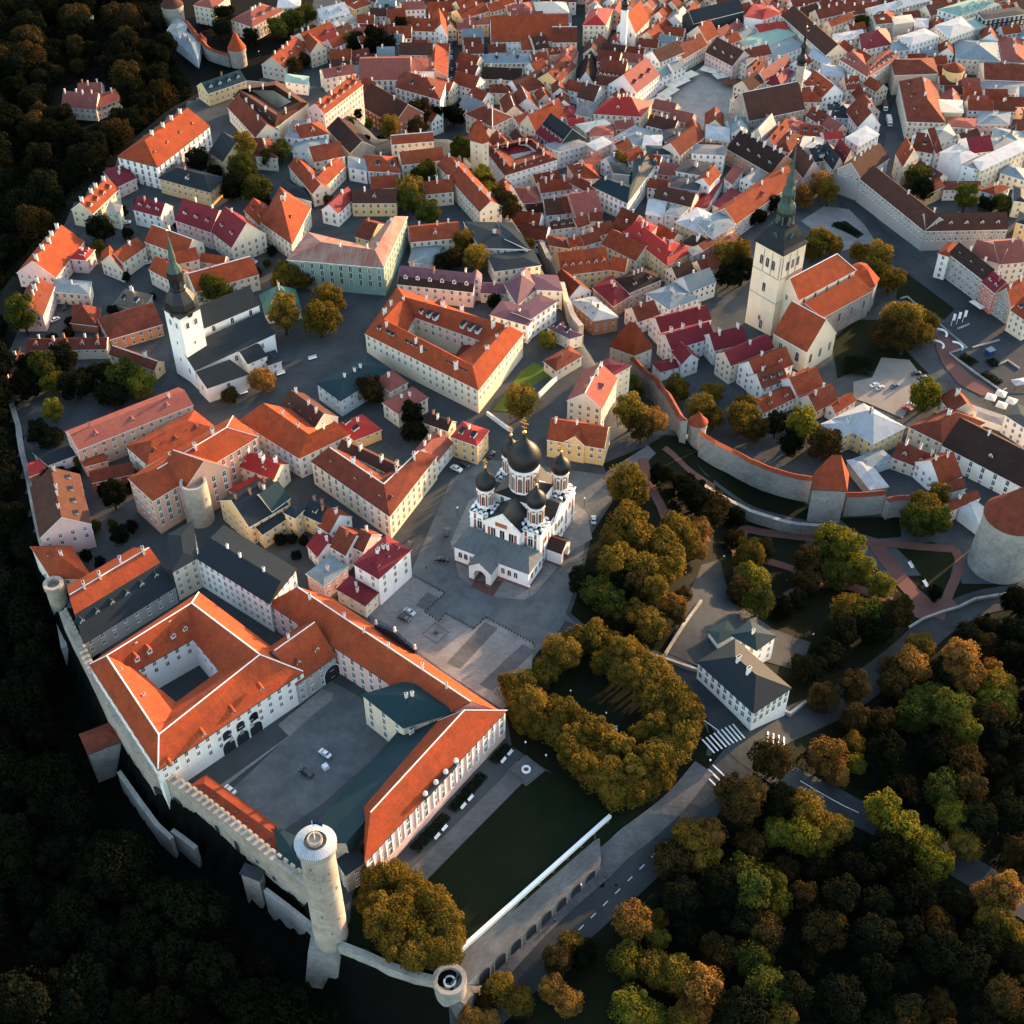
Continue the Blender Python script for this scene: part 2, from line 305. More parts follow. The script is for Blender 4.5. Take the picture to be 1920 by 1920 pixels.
class House:
 """walls and roofs of one building; wings are added, then finish() links the parts under one Empty"""
 def __init__(s, name, label, cat, loc, wall, roof, group=None, trim='trim'):
  s.root = empty(name, loc); tag(s.root, label, cat, group); s.o = Vector(loc); s.wall, s.roof, s.trim = wall, roof, trim
  s.w = MB(); s.r = MB(); s.r2 = None; s.wins = []; s.ch = []; s.dm = []; s.sk = []; s.caps = []; s.fp = []
 def L(s, x, y, z): return (x - s.o.x, y - s.o.y, z - s.o.z)
 def wing(s, O, I, Rg, zE, zG, zR, closed=False, ends='gg', win='n', sp=2.9, wz=0, nch=0, ndm=0, nsk=0, cap=False, over=.4, dk='gable', dside=None, skipwin=(), fl=None, hipf=1.0, mans=None, ecap=False):
  n = len(O); L = s.L; th = .28
  s.fp.append([V2(p) for p in O] + [V2(p) for p in I][::-1])
  O = [V2(p) for p in O]; I = [V2(p) for p in I]; Rg = [V2(p) for p in Rg]
  zRs = zR if isinstance(zR, (list, tuple)) else [zR] * n
  segs = [(i, (i + 1) % n) for i in range(n if closed else n - 1)]
  Rr = list(Rg)
  if not closed:
   for e, (k, k2) in zip(ends, ((0, 1), (n - 1, n - 2))):
    if e == 'h':
     ax = (Rg[k2] - Rg[k]); hw = (O[k] - I[k]).length / 2 * hipf
     Rr[k] = Rg[k] + ax.normalized() * min(hw, ax.length * (.49 if ends == 'hh' and n == 2 else .9))
  slope = (zRs[0] - zE) / max(.5, (O[0] - Rg[0]).length)
  dr = min(over * slope, .5)
  def ov(p, r): v = p - r; return p + v.normalized() * over if v.length > .01 else p
  for i, j in segs:
   for side, Pn in ((0, O), (1, I)):
    a, b = Pn[i], Pn[j]
    out = ((a + b) / 2 - (Rg[i] + Rg[j]) / 2); nrm = Vector((-(b - a).y, (b - a).x)).normalized()
    if nrm.dot(out) < 0: nrm = -nrm; a, b = b, a
    # a->b with outward normal on the left; wall quad seen from outside
    s.w.face([L(b.x, b.y, zG), L(a.x, a.y, zG), L(a.x, a.y, zE), L(b.x, b.y, zE)], 0)
    if win and (side, i) not in skipwin: s.wins.append((a, b, nrm, zE, zG, win, sp, wz, fl))
    q = [ov(Pn[i], Rg[i]), ov(Pn[j], Rg[j])]
    if not closed:
     for kk, idx, o_ in ((0, i, j), (1, j, i)):
      if idx in (0, n - 1) and (idx == 0 and i == 0 or idx == n - 1 and j == n - 1):
       d = (Rg[idx] - Rg[o_]).normalized(); e = ends[0 if idx == 0 else 1]
       q[kk] = q[kk] + d * (over if e == 'h' else .15)
    r0, r1 = Rr[i], Rr[j]
    if not closed:
     if i == 0 and ends[0] == 'g': r0 = r0 + (Rg[0] - Rg[1]).normalized() * .15
     if j == n - 1 and ends[1] == 'g': r1 = r1 + (Rg[-1] - Rg[-2]).normalized() * .15
    if mans and side == 0:
     t_, z_ = mans; m0 = q[0].lerp(r0, t_); m1 = q[1].lerp(r1, t_); zm = zE + (zRs[0] - zE) * z_
     P = [L(*q[0], zE - dr + th), L(*q[1], zE - dr + th), L(*m1, zm + th), L(*m0, zm + th)]
     P2 = [L(*m0, zm + th), L(*m1, zm + th), L(*r1, zRs[j] + th), L(*r0, zRs[i] + th)]
     fl_ = [(P, 2), (P2, 0)]
    else:
     fl_ = [([L(*q[0], zE - dr + th), L(*q[1], zE - dr + th), L(*r1, zRs[j] + th), L(*r0, zRs[i] + th)], 0)]
    for P, mi in fl_:
     nn = (Vector(P[1]) - Vector(P[0])).cross(Vector(P[-1]) - Vector(P[0]))
     if nn.length < 1e-6: nn = (Vector(P[2]) - Vector(P[1])).cross(Vector(P[0]) - Vector(P[1]))
     if nn.z < 0: P = [P[1], P[0], P[3], P[2]]
     s.r.face(P, mi)
    P = fl_[0][0]; e0, e1 = Vector(L(*q[0], zE - dr + th)), Vector(L(*q[1], zE - dr + th)); dn = Vector((0, 0, -th - .05))
    f_ = [e0, e1, e1 + dn, e0 + dn]; nn = (f_[1] - f_[0]).cross(f_[3] - f_[0])
    s.r.face(f_ if nn.xy.dot(nrm) > 0 else f_[::-1], 1)
    a2, b2 = (Pn[i], Pn[j]); s.r.face([e0 + dn, e1 + dn, L(b2.x, b2.y, zE - .03), L(a2.x, a2.y, zE - .03)], 1)
    # facing camera?
    mid = (a + b) / 2; facing = nrm.dot(V2((0, 0)) - mid) > 0
    if (dside is None and facing) or dside == side:
     Lr = (b - a).length
     if ndm:
      hw = ((O[i] + O[j]) / 2 - (Rg[i] + Rg[j]) / 2).length; fr = .34 if dk != 'eye' else .42
      for k in range(ndm):
       p = a.lerp(b, (k + .6) / (ndm + .2)) - nrm * hw * fr
       s.dm.append((p, zE + (zRs[0] - zE) * fr + .1, math.atan2(nrm.y, nrm.x) - math.pi / 2, dk))
     if nsk:
      hw = ((O[i] + O[j]) / 2 - (Rg[i] + Rg[j]) / 2).length
      for k in range(nsk):
       p = a.lerp(b, (k + .8) / (nsk + .6)) - nrm * hw * (.5 + .12 * (k % 2)); fr = .5 + .12 * (k % 2)
       s.sk.append((p, zE + (zRs[0] - zE) * fr + th, math.atan2(nrm.y, nrm.x) - math.pi / 2, math.atan2(zRs[0] - zE, hw)))
   if cap: s.caps.append((Rr[i], Rr[j], zRs[i] + th, zRs[j] + th))
   if ecap:
    for idx in ((i,) if closed else ()): s.caps.append((O[idx], Rr[idx], zE + th, zRs[idx] + th))
   for k in range(nch if isinstance(nch, int) else nch[i]):
    cnt = nch if isinstance(nch, int) else nch[i]
    t = (k + random.uniform(.25, .75)) / cnt; p = Rr[i].lerp(Rr[j], t); nv = (O[i] - I[i]).normalized()
    p = p + nv * random.uniform(-1.1, 1.1); s.ch.append((p, zRs[i] - 1.3, math.atan2(nv.y, nv.x)))
  if not closed:
   for e, (k, k2) in zip(ends, ((0, 1), (n - 1, n - 2))):
    d = (Rg[k] - Rg[k2]).normalized(); a, b = O[k], I[k]
    nrm = d; t = Vector((-(b - a).y, (b - a).x))
    if t.dot(d) < 0: a, b = b, a
    nr = Vector((-(b - a).y, (b - a).x)).normalized()
    s.w.face([L(*b, zG), L(*a, zG), L(*a, zE), L(*b, zE)], 0)
    if e == 'g':
     m = Rg[k]; s.w.face([L(*b, zE), L(*a, zE), L(*m, zRs[k] + .02)], 0)
     dd = d * .15
     for P_ in (a, b):      # barge edge
      o1 = ov(P_, Rg[k]) + dd; r1 = Rr[k] + dd
      f_ = [Vector(L(*o1, zE - dr + th)), Vector(L(*r1, zRs[k] + th)), Vector(L(*r1, zRs[k] - .05)), Vector(L(*o1, zE - dr - .05))]
      nn = (f_[1] - f_[0]).cross(f_[2] - f_[0]); s.r.face(f_ if nn.xy.dot(d) > 0 else f_[::-1], 1)
    else:
     o1 = ov(a, Rg[k]) + d * over; o2 = ov(b, Rg[k]) + d * over
     f_ = [Vector(L(*o1, zE - dr + th)), Vector(L(*o2, zE - dr + th)), Vector(L(*Rr[k], zRs[k] + th))]
     nn = (f_[1] - f_[0]).cross(f_[2] - f_[0]); s.r.face(f_ if nn.z > 0 else [f_[1], f_[0], f_[2]], 0)
     dn = Vector((0, 0, -th - .05)); g = [f_[0], f_[1], f_[1] + dn, f_[0] + dn]; nn = (g[1] - g[0]).cross(g[3] - g[0]); s.r.face(g if nn.xy.dot(d) > 0 else g[::-1], 1)
     s.r.face([f_[0] + dn, f_[1] + dn, L(*b, zE - .03), L(*a, zE - .03)], 1)
     if cap and k == n - 1 or ecap:
      for P_ in (o1, o2): s.caps.append((P_, Rr[k], zE - dr + th, zRs[k] + th))
    if win and (2, k) not in skipwin: s.wins.append((a, b, nr, zE, zG, win, sp, wz, fl))
  return s
 def finish(s, chm=(0, 0, 2, 3), roof2='slate', maxwin=95, capmat='trim'):
  s.w.obj('wall', [s.wall], s.root)
  ro = s.r.obj('roof', [s.roof, s.trim, roof2], s.root)
  cand = []
  for a, b, nrm, zE, zG, key, sp, wz, fl in s.wins:
   mid = (a + b) / 2
   if nrm.dot(-mid) < -.12 * mid.length: continue
   Lw = (b - a).length; nf = fl or max(1, int((zE - zG - .7) / 3.15)); nx = int((Lw - .9) / sp)
   if nx < 1 and Lw > 2.2: nx = 1
   rz = math.atan2(nrm.y, nrm.x) - math.pi / 2
   hw = {'n': 2.25, 's': 1.5, 'a': 3.3, 'b': 5.4, 't': 2.9, 'd': 2.25}.get(key, 2.2)
   for f_ in range(nf):
    z = zE - hw - wz - f_ * 3.15
    if z < zG + .6: break
    for k in range(nx):
     p = a.lerp(b, (k + .5) / nx); cand.append((f_, p, z, rz, key))
  cand.sort(key=lambda q: q[0])
  for f_, p, z, rz, key in cand[:maxwin]: inst('window', WIN[key], s.root, s.L(p.x, p.y, z), rz)
  for p, z, rz in s.ch:
   if random.random() < .95: inst('chimney', CHIM[random.choice(chm)], ro, s.L(p.x, p.y, z), rz)
  for p, z, rz, dk in s.dm: inst('dormer', dormer(s.roof if dk not in ('shed', 'dark') else 'slate', 'gable' if dk == 'dark' else dk), ro, s.L(p.x, p.y, z), rz)
  for p, z, rz, el in s.sk:
   o = inst('skylight', SKYL, ro, s.L(p.x, p.y, z)); o.rotation_euler = (el - math.pi / 2, 0, rz)
   o.rotation_euler = (-(math.pi / 2 - el), 0, rz)
  if s.caps:
   b = MB()
   for p, q, z0, z1 in s.caps:
    d = (q - p); 
    if d.length < .3: continue
    nv = Vector((-d.y, d.x)).normalized() * .23
    top = [L_ for L_ in (s.L(p.x + nv.x, p.y + nv.y, z0 - .12), s.L(p.x, p.y, z0 + .16), s.L(p.x - nv.x, p.y - nv.y, z0 - .12))]
    bot = [L_ for L_ in (s.L(q.x + nv.x, q.y + nv.y, z1 - .12), s.L(q.x, q.y, z1 + .16), s.L(q.x - nv.x, q.y - nv.y, z1 - .12))]
    b.face([top[0], bot[0], bot[1], top[1]][::-1]); b.face([top[1], bot[1], bot[2], top[2]][::-1]); b.face(top); b.face(bot[::-1])
   b.obj('ridge_cap', [capmat], ro)
  FOOT.extend(s.fp)
  return s.root
FOOT = []
def frame_of(mode, P, H, zE=None, sl=.85):
 """three photo points -> outer pair, inner pair, ridge pair, eave height, ground height, ridge height"""
 if zE is None:
  e = G(P[0], H); zE = e.z + H
 a, b = A(P[0], zE).xy, A(P[1], zE).xy
 if mode == 'g':
  d = (b - a).normalized(); nv = Vector((-d.y, d.x)); rh = 3.0
  for _ in range(25):
   r = A(P[2], zE + rh).xy; hw = abs((r - b).dot(nv)); hw = max(1.2, hw); rh = .5 * rh + .5 * min(hw * sl, 14)
  sg = 1 if (r - b).dot(nv) > 0 else -1
  O = [a, b]; Rg = [a + nv * sg * hw, b + nv * sg * hw]; I = [a + nv * sg * 2 * hw, b + nv * sg * 2 * hw]
  return O, I, Rg, zE, zE + rh
 cc = A(P[2], zE).xy; d = cc - b
 e = (b - a)
 if mode == 'G' or (mode in 'hf' and d.length > e.length):     # ridge along b->c
  O = [b, b + d]; I = [a, a + d]; Rg = [(p + q) / 2 for p, q in zip(O, I)]; hw = e.length / 2
 else:
  O = [a, b]; I = [a + d, b + d]; Rg = [(p + q) / 2 for p, q in zip(O, I)]; hw = d.length / 2
 return O, I, Rg, zE, zE + min(hw * sl, 15)
HOUSEGROUP = 'houses of the old town'
def B(label, k, pts, H, roof, wall, mode='g', sl=None, ends=None, name='town_house', cat='house', wings=(), group=HOUSEGROUP, trim='trim', roof2='slate', mans=None, chm=(0, 0, 2, 3), **kw):
 P = c(k, *pts); sl = sl if sl is not None else {'g': .85, 'G': .9, 'h': .65, 'f': .1}[mode]
 g = G(P[0], H); O, I, Rg, zE, zR = frame_of(mode, P, H, g.z + H, sl)
 loc = ((O[0].x + I[1].x) / 2, (O[0].y + I[1].y) / 2, zE - H)
 if group == HOUSEGROUP and mode != 'f' and 'ndm' not in kw and kw.get('win', 1) and (O[1] - O[0]).length > 8:
  q_ = random.random()
  if q_ < .38: kw['ndm'] = random.choice((1, 2, 2, 3)); kw['dk'] = random.choice(('gable', 'gable', 'shed'))
  elif q_ < .7 and 'nsk' not in kw: kw['nsk'] = random.choice((1, 2, 3))
 if 'nch' not in kw and kw.get('win', 1) and mode != 'f' and group: kw['nch'] = random.choice((1, 1, 2))
 hs = House(name, label, cat, loc, wall, roof, group, trim)
 def zg(O, I): return min(h(p.x, p.y) for p in O + I) - 1.5
 hs.wing(O, I, Rg, zE, min(zg(O, I), zE - H), zR, ends=ends or ('gg' if mode in 'gG' else 'hh'), mans=mans, **kw)
 for wg in wings:
  m2, p2, H2 = wg[:3]; k2 = dict(wg[3]) if len(wg) > 3 else {}
  kk = k2.pop('crop', k); s2 = k2.pop('sl', {'g': .85, 'G': .9, 'h': .65, 'f': .1}[m2]); e2 = k2.pop('ends', None)
  P2 = c(kk, *p2); O, I, Rg, zE2, zR2 = frame_of(m2, P2, H2, zE - H + H2, s2)
  hs.wing(O, I, Rg, zE2, min(zg(O, I), zE - H), zR2, ends=e2 or ('gg' if m2 in 'gG' else 'hh'), **k2)
 return hs.finish(roof2=roof2, chm=chm)
def chainB(label, k, outer, ridge, H, RH, roof, wall, inner=None, closed=False, ends='hh', name='town_house', cat='house', group=HOUSEGROUP, trim='trim', cap=False, capmat='trim', z0=None, fin=None, chm=(0, 0, 2), **kw):
 P = c(k, *outer); zE = (G(P[0], H).z if z0 is None else z0) + H
 O = [A(p, zE).xy for p in P]; Rg = [A(p, zE + RH).xy for p in c(k, *ridge)]
 I = [2 * r - o for o, r in zip(O, Rg)] if inner is None else [A(p, zE).xy for p in c(k, *inner)]
 cx = sum(p.x for p in O) / len(O); cy = sum(p.y for p in O) / len(O)
 hs = House(name, label, cat, (cx, cy, zE - H), wall, roof, group, trim)
 zg = min(min(h(p.x, p.y) for p in O + I) - 1.5, zE - H)
 hs.wing(O, I, Rg, zE, zg, zE + RH, closed=closed, ends=ends, cap=cap, **kw)
 if fin: fin(hs, zE)
 return hs.finish(capmat=capmat, chm=chm)
# ------------------------------------------------------------------ ground and surfaces
surf('greymetal', (.10, .108, .108), dirt=.5, seams=.6, rough=.55, streak=.5)
def nearest_edge(x, y):
 best = (1e9, 0)
 for i in range(len(EP)):
  (x0, y0), (x1, y1) = EP[i], EP[(i + 1) % len(EP)]; dx, dy = x1 - x0, y1 - y0
  t = max(0, min(1, ((x - x0) * dx + (y - y0) * dy) / (dx * dx + dy * dy))); d = math.hypot(x - x0 - t * dx, y - y0 - t * dy)
  if d < best[0]: best = (d, i)
 return best
GS = 4
def ground():
 xs = [-6000, -2500, -1200, -800, -600] + list(range(-500, 561, GS)) + [700, 1000, 1600, 3000, 6000]
 ys = [-3000, -800, -200, 0] + list(range(40, 1081, GS)) + [1200, 1500, 2200, 4000, 8000]
 X, Y = np.meshgrid(xs, ys); Z = hgrid(X, Y); nx, ny = len(xs), len(ys)
 v = np.stack([X, Y, Z], -1).reshape(-1, 3); f = []; mi = []
 Ze = np.abs(Z) < 1e-6
 for j in range(ny - 1):
  for i in range(nx - 1):
   f.append((j * nx + i, j * nx + i + 1, (j + 1) * nx + i + 1, (j + 1) * nx + i))
   x, y = (xs[i] + xs[i + 1]) / 2, (ys[j] + ys[j + 1]) / 2; m = 0
   if not (Ze[j, i] and Ze[j + 1, i + 1]):
    if -700 < x < 700 and 0 < y < 1100: k = nearest_edge(x, y)[1]
    else: k = 0 if x < -100 or y < 150 else 18
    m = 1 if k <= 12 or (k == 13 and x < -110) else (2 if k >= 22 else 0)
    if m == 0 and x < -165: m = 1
   mi.append(m)
 me = bpy.data.meshes.new('ground'); me.from_pydata(v.tolist(), [], f)
 for q in ('cobble', 'forestfloor', 'grass'): me.materials.append(MATS[q])
 me.polygons.foreach_set('material_index', mi); me.polygons.foreach_set('use_smooth', [True] * len(f))
 u = me.uv_layers.new(name='UVMap'); idx = np.empty(len(me.loops), int); me.loops.foreach_get('vertex_index', idx); u.data.foreach_set('uv', v[idx][:, :2].ravel())
 o = bpy.data.objects.new('ground', me); COL.objects.link(o); tag(o, kind='structure')
ground()
def drape_xy(name, mat, poly, lift, kind='structure'):
 bm = bmesh.new(); vs = [bm.verts.new((p[0], p[1], 0)) for p in poly]; bm.faces.new(vs)
 bmesh.ops.triangulate(bm, faces=bm.faces[:])
 xs = [p[0] for p in poly]; ys = [p[1] for p in poly]
 for ax, lo, hi in ((0, min(xs), max(xs)), (1, min(ys), max(ys))):
  k = math.floor(lo / GS) * GS + GS
  while k < hi:
   co = (k, 0, 0) if ax == 0 else (0, k, 0); no = (1, 0, 0) if ax == 0 else (0, 1, 0)
   bmesh.ops.bisect_plane(bm, geom=bm.verts[:] + bm.edges[:] + bm.faces[:], plane_co=co, plane_no=no); k += GS
 P = np.array([v.co[:] for v in bm.verts]); Z = hgrid(P[:, 0], P[:, 1]) + lift
 for v, z in zip(bm.verts, Z): v.co.z = z
 bm.normal_update()
 for f in bm.faces:
  if f.normal.z < 0: f.normal_flip()
 uvl = bm.loops.layers.uv.new('UVMap')
 for f in bm.faces:
  for l in f.loops: l[uvl].uv = (l.vert.co.x, l.vert.co.y)
 me = bpy.data.meshes.new(name); bm.to_mesh(me); bm.free(); me.materials.append(MATS[mat])
 o = bpy.data.objects.new(name, me); COL.objects.link(o); tag(o, kind=kind); return o
def drape(name, mat, k, pts, lift=.15): return drape_xy(name, mat, [G(p).xy for p in c(k, *pts)], lift)
def smooth(pts, n=5):
 out = []
 for i in range(len(pts) - 1):
  p0, p1, p2, p3 = pts[max(i - 1, 0)], pts[i], pts[i + 1], pts[min(i + 2, len(pts) - 1)]
  for k in range(n):
   t = k / n; out.append(.5 * ((2 * p1) + (p2 - p0) * t + (2 * p0 - 5 * p1 + 4 * p2 - p3) * t * t + (3 * p1 - p0 - 3 * p2 + p3) * t ** 3))
 return out + [pts[-1]]
def strip_poly(C_, w_):
 l, r = [], []
 for i, p in enumerate(C_):
  d = (C_[min(i + 1, len(C_) - 1)] - C_[max(i - 1, 0)]).normalized(); nv = Vector((-d.y, d.x)) * w_ / 2; l.append(p + nv); r.append(p - nv)
 return l + r[::-1]
def strip(name, mat, k, pts, w_, lift=.2, sm=True):
 C_ = [G(p).xy for p in c(k, *pts)]; C_ = smooth(C_) if sm and len(C_) > 2 else C_
 return drape_xy(name, mat, strip_poly(C_, w_), lift)
# plateau square, streets and lawns
drape('street', 'courtcobble', 'Z', [(690, 1150), (770, 1075), (845, 900), (900, 860), (1130, 890), (1215, 835), (1230, 850), (1150, 930), (1100, 1000), (1085, 1090), (1060, 1150), (1090, 1180), (1280, 1262), (1300, 1280), (1260, 1290), (1040, 1200), (940, 1330), (700, 1180)], .10)
drape('plaza', 'paving', 'O', [(740, 400), (850, 240), (1020, 90), (1050, 110), (1280, 240), (1145, 375), (1230, 440), (1290, 390), (1490, 500), (1580, 420), (1920, 600), (1900, 900), (1700, 1080), (1300, 820), (1050, 640), (900, 480)], .16)
for a, b in (((1070, 330), (1155, 235)), ((1300, 740), (1570, 450)), ((1530, 900), (1840, 610))):
 drape('paving_band', 'pavedark', 'O', [(a[0], a[1]), (b[0], b[1]), (b[0] + 95, b[1] + 45), (a[0] + 95, a[1] + 45)], .21)
drape('footpath', 'paving', 'R', [(215, 1330), (380, 960), (430, 930), (1330, 980), (1440, 1060), (1490, 1300), (1280, 1430), (980, 1790), (880, 1850), (640, 1830), (420, 1730), (290, 1640)], .2)
drape('brick_pavement', 'redpath', 'R', [(430, 1680), (690, 1680), (600, 1820), (395, 1735)], .25)
drape('courtyard', 'courtcobble', 'O', [(-300, 1700), (160, 1270), (440, 860), (700, 1000), (980, 1250), (400, 1760), (-100, 2100)], .1)
drape('pavement', 'paving', 'O', [(-330, 1620), (160, 1270), (80, 1190), (400, 930), (480, 960), (470, 1010), (320, 1130), (160, 1275), (-330, 1660)], .18)
drape('lawn', 'lawn', 'X', [(470, 512), (915, 0), (1000, -170), (1180, -90), (1560, 60), (1520, 138), (690, 862), (560, 1040), (300, 960), (40, 860), (60, 600), (140, 450), (300, 430)], .12)
drape('slope_grass', 'forestfloor', 'N', [(330, 450), (462, 700), (572, 932), (702, 1132), (830, 1325), (1000, 1480), (1160, 1600), (1400, 1780), (1600, 1950), (1700, 2100), (1500, 2120), (900, 1700), (600, 1300), (420, 950), (270, 600), (255, 430)], .15)
drape('slope_grass', 'forestfloor', 'Z', [(640, 1770), (720, 1810), (850, 1850), (840, 1900), (700, 1850), (600, 1800)], .15)
drape('park_grass', 'grass', 'Z', [(1130, 870), (1215, 835), (1250, 815), (1330, 900), (1420, 960), (1500, 990), (1500, 1060), (1350, 1060), (1320, 1080), (1240, 1230), (1180, 1200), (1100, 1175), (1070, 1150), (1090, 1090), (1110, 1000), (1155, 930)], .08)
drape('park_grass', 'grass', 'Z', [(1010, 1220), (1060, 1190), (1180, 1235), (1290, 1290), (1330, 1380), (1320, 1440), (1250, 1500), (1150, 1535), (1080, 1480), (960, 1400), (945, 1320)], .13)
drape('path', 'pavedark', 'X', [(372, 470), (905, -60), (985, -160), (1045, -60), (480, 512)], .2)
# roads below the garden wall and the crossing
strip('road', 'asphalt', 'Z', [(820, 1990), (930, 1880), (1080, 1735), (1240, 1580), (1350, 1470), (1420, 1390), (1520, 1340), (1600, 1300), (1700, 1225), (1760, 1170), (1840, 1130), (1960, 1110)], 11, .18)
strip('pavement', 'pavedark', 'Z', [(850, 1900), (960, 1790), (1100, 1655), (1250, 1520), (1320, 1440)], 6.5, .5)
strip('road', 'asphalt', 'Z', [(1290, 1265), (1345, 1330), (1390, 1400), (1470, 1455), (1580, 1510), (1760, 1600), (1960, 1720)], 10, .22)
strip('road', 'asphalt', 'Z', [(1050, 1180), (1180, 1225), (1285, 1262), (1345, 1330)], 8, .2)
for k, (p, q, n, w_, l_) in enumerate((((1328, 1400), (1385, 1372), 9, .55, 6.0), ((1440, 1382), (1470, 1392), 4, .5, 4.2), ((1330, 1462), (1348, 1446), 3, .55, 5.0))):
 a, b = G(p).xy, G(q).xy; d = (b - a).normalized(); nv = Vector((-d.y, d.x))
 for i in range(n):
  m = a.lerp(b, i / (n - 1)); drape_xy('crossing_stripe', 'paint', [m - d * w_ / 2 - nv * l_ / 2, m + d * w_ / 2 - nv * l_ / 2, m + d * w_ / 2 + nv * l_ / 2, m - d * w_ / 2 + nv * l_ / 2], .30)
for i in range(9):
 t0 = i / 9; a = Vector((1085, 1745)).lerp(Vector((1290, 1540)), t0); b = Vector((1085, 1745)).lerp(Vector((1290, 1540)), t0 + .045)
 strip('lane_mark', 'paint', 'Z', [tuple(a), tuple(b)], .22, .30, False)
strip('lane_mark', 'paint', 'Z', [(1320, 1352), (1348, 1372)], .3, .32, False); strip('lane_mark', 'paint', 'Z', [(1500, 1465), (1610, 1525)], .25, .33, False)
# park on the slope
drape('terrace', 'asphalt', 'Z', [(1315, 1060), (1350, 1050), (1375, 1130), (1450, 1180), (1520, 1205), (1500, 1260), (1430, 1240), (1330, 1260), (1250, 1225)], .2)
for pts, w_ in (([(1390, 1100), (1382, 1040), (1395, 995), (1440, 1000), (1530, 1010), (1620, 1015), (1720, 1025), (1790, 1030)], 4), ([(1640, 1018), (1670, 1060), (1710, 1110), (1760, 1150)], 6), ([(1790, 1030), (1800, 1060), (1780, 1110), (1760, 1160)], 3.5),
    ([(1440, 1145), (1490, 1110), (1560, 1095), (1640, 1115), (1730, 1150)], 4), ([(1205, 860), (1215, 900), (1240, 950), (1260, 985), (1330, 1010)], 4), ([(1245, 840), (1290, 880), (1340, 915)], 3), ([(1430, 1050), (1480, 1065), (1530, 1085)], 3.5)):
 strip('park_path', 'redpath', 'Z', pts, w_, .2)
drape('park_path', 'redpath', 'V', [(1200, 690), (1340, 690), (1480, 640), (1560, 720), (1400, 780), (1320, 780)], .23)
drape('lawn', 'lawn', 'V', [(1190, 370), (1300, 480), (1400, 620), (1480, 660), (1500, 560), (1540, 400), (1400, 350)], .14)
# lower town surfaces
surf('warmpaving', (.30, .275, .245), dirt=.5, patch=.2, var=0); drape('town_square', 'warmpaving', 'C', [(960, 620), (1000, 540), (1200, 410), (1270, 360), (1330, 420), (1480, 520), (1420, 690), (1260, 740), (1080, 660)], .14)
drape('lawn', 'lawn', 'Z', [(1560, 640), (1600, 600), (1650, 600), (1700, 660), (1740, 700), (1690, 720), (1620, 690), (1570, 710)], .16)
drape('lawn', 'lawn', 'Z', [(1690, 505), (1790, 580), (1770, 600), (1720, 570), (1680, 560)], .16)
drape('car_park', 'gravel', 'U', [(0, 1540), (160, 1500), (240, 1330), (480, 1350), (580, 1480), (520, 1700), (420, 1850), (120, 1720), (0, 1680)], .2)
drape('garden', 'flatdark', 'U', [(730, 1040), (960, 980), (1450, 1250), (1480, 1640), (1260, 1640), (820, 1300), (970, 1250)], .22)
drape('play_ground', 'redpath', 'U', [(690, 1180), (780, 1130), (960, 1240), (830, 1310), (1000, 1480), (1250, 1640), (1100, 1660), (900, 1560), (760, 1380), (720, 1280)], .26)
strip('street', 'asphalt', 'Z', [(1640, 290), (1600, 350), (1620, 420), (1720, 505), (1830, 590), (1960, 680)], 15, .12)
drape('small_square', 'paving', 'F', [(580, 560), (720, 470), (870, 490), (960, 580), (1040, 700), (960, 700), (830, 740), (690, 640)], .18)
drape('flower_bed', 'grass', 'F', [(770, 570), (850, 560), (960, 640), (920, 665), (800, 600)], .24)
strip('street', 'asphalt', 'Z', [(850, 260), (858, 180), (862, 100), (850, 30)], 9, .1); strip('street', 'asphalt', 'Z', [(1090, 130), (1085, 70), (1080, 20)], 9, .1); strip('street', 'asphalt', 'Z', [(1640, 280), (1650, 230), (1660, 190), (1700, 110)], 9, .1)
drape('lawn', 'lawnbright', 'J', [(1330, 1170), (1420, 1050), (1480, 960), (1560, 900), (1690, 960), (1600, 1080), (1450, 1180)], .16)
drape('gravel_court', 'cobble', 'J', [(1540, 1040), (1640, 980), (1670, 1000), (1580, 1075)], .22)
for kk, pts in (('O', [(760, 400), (800, 400), (800, 405)]),): pass
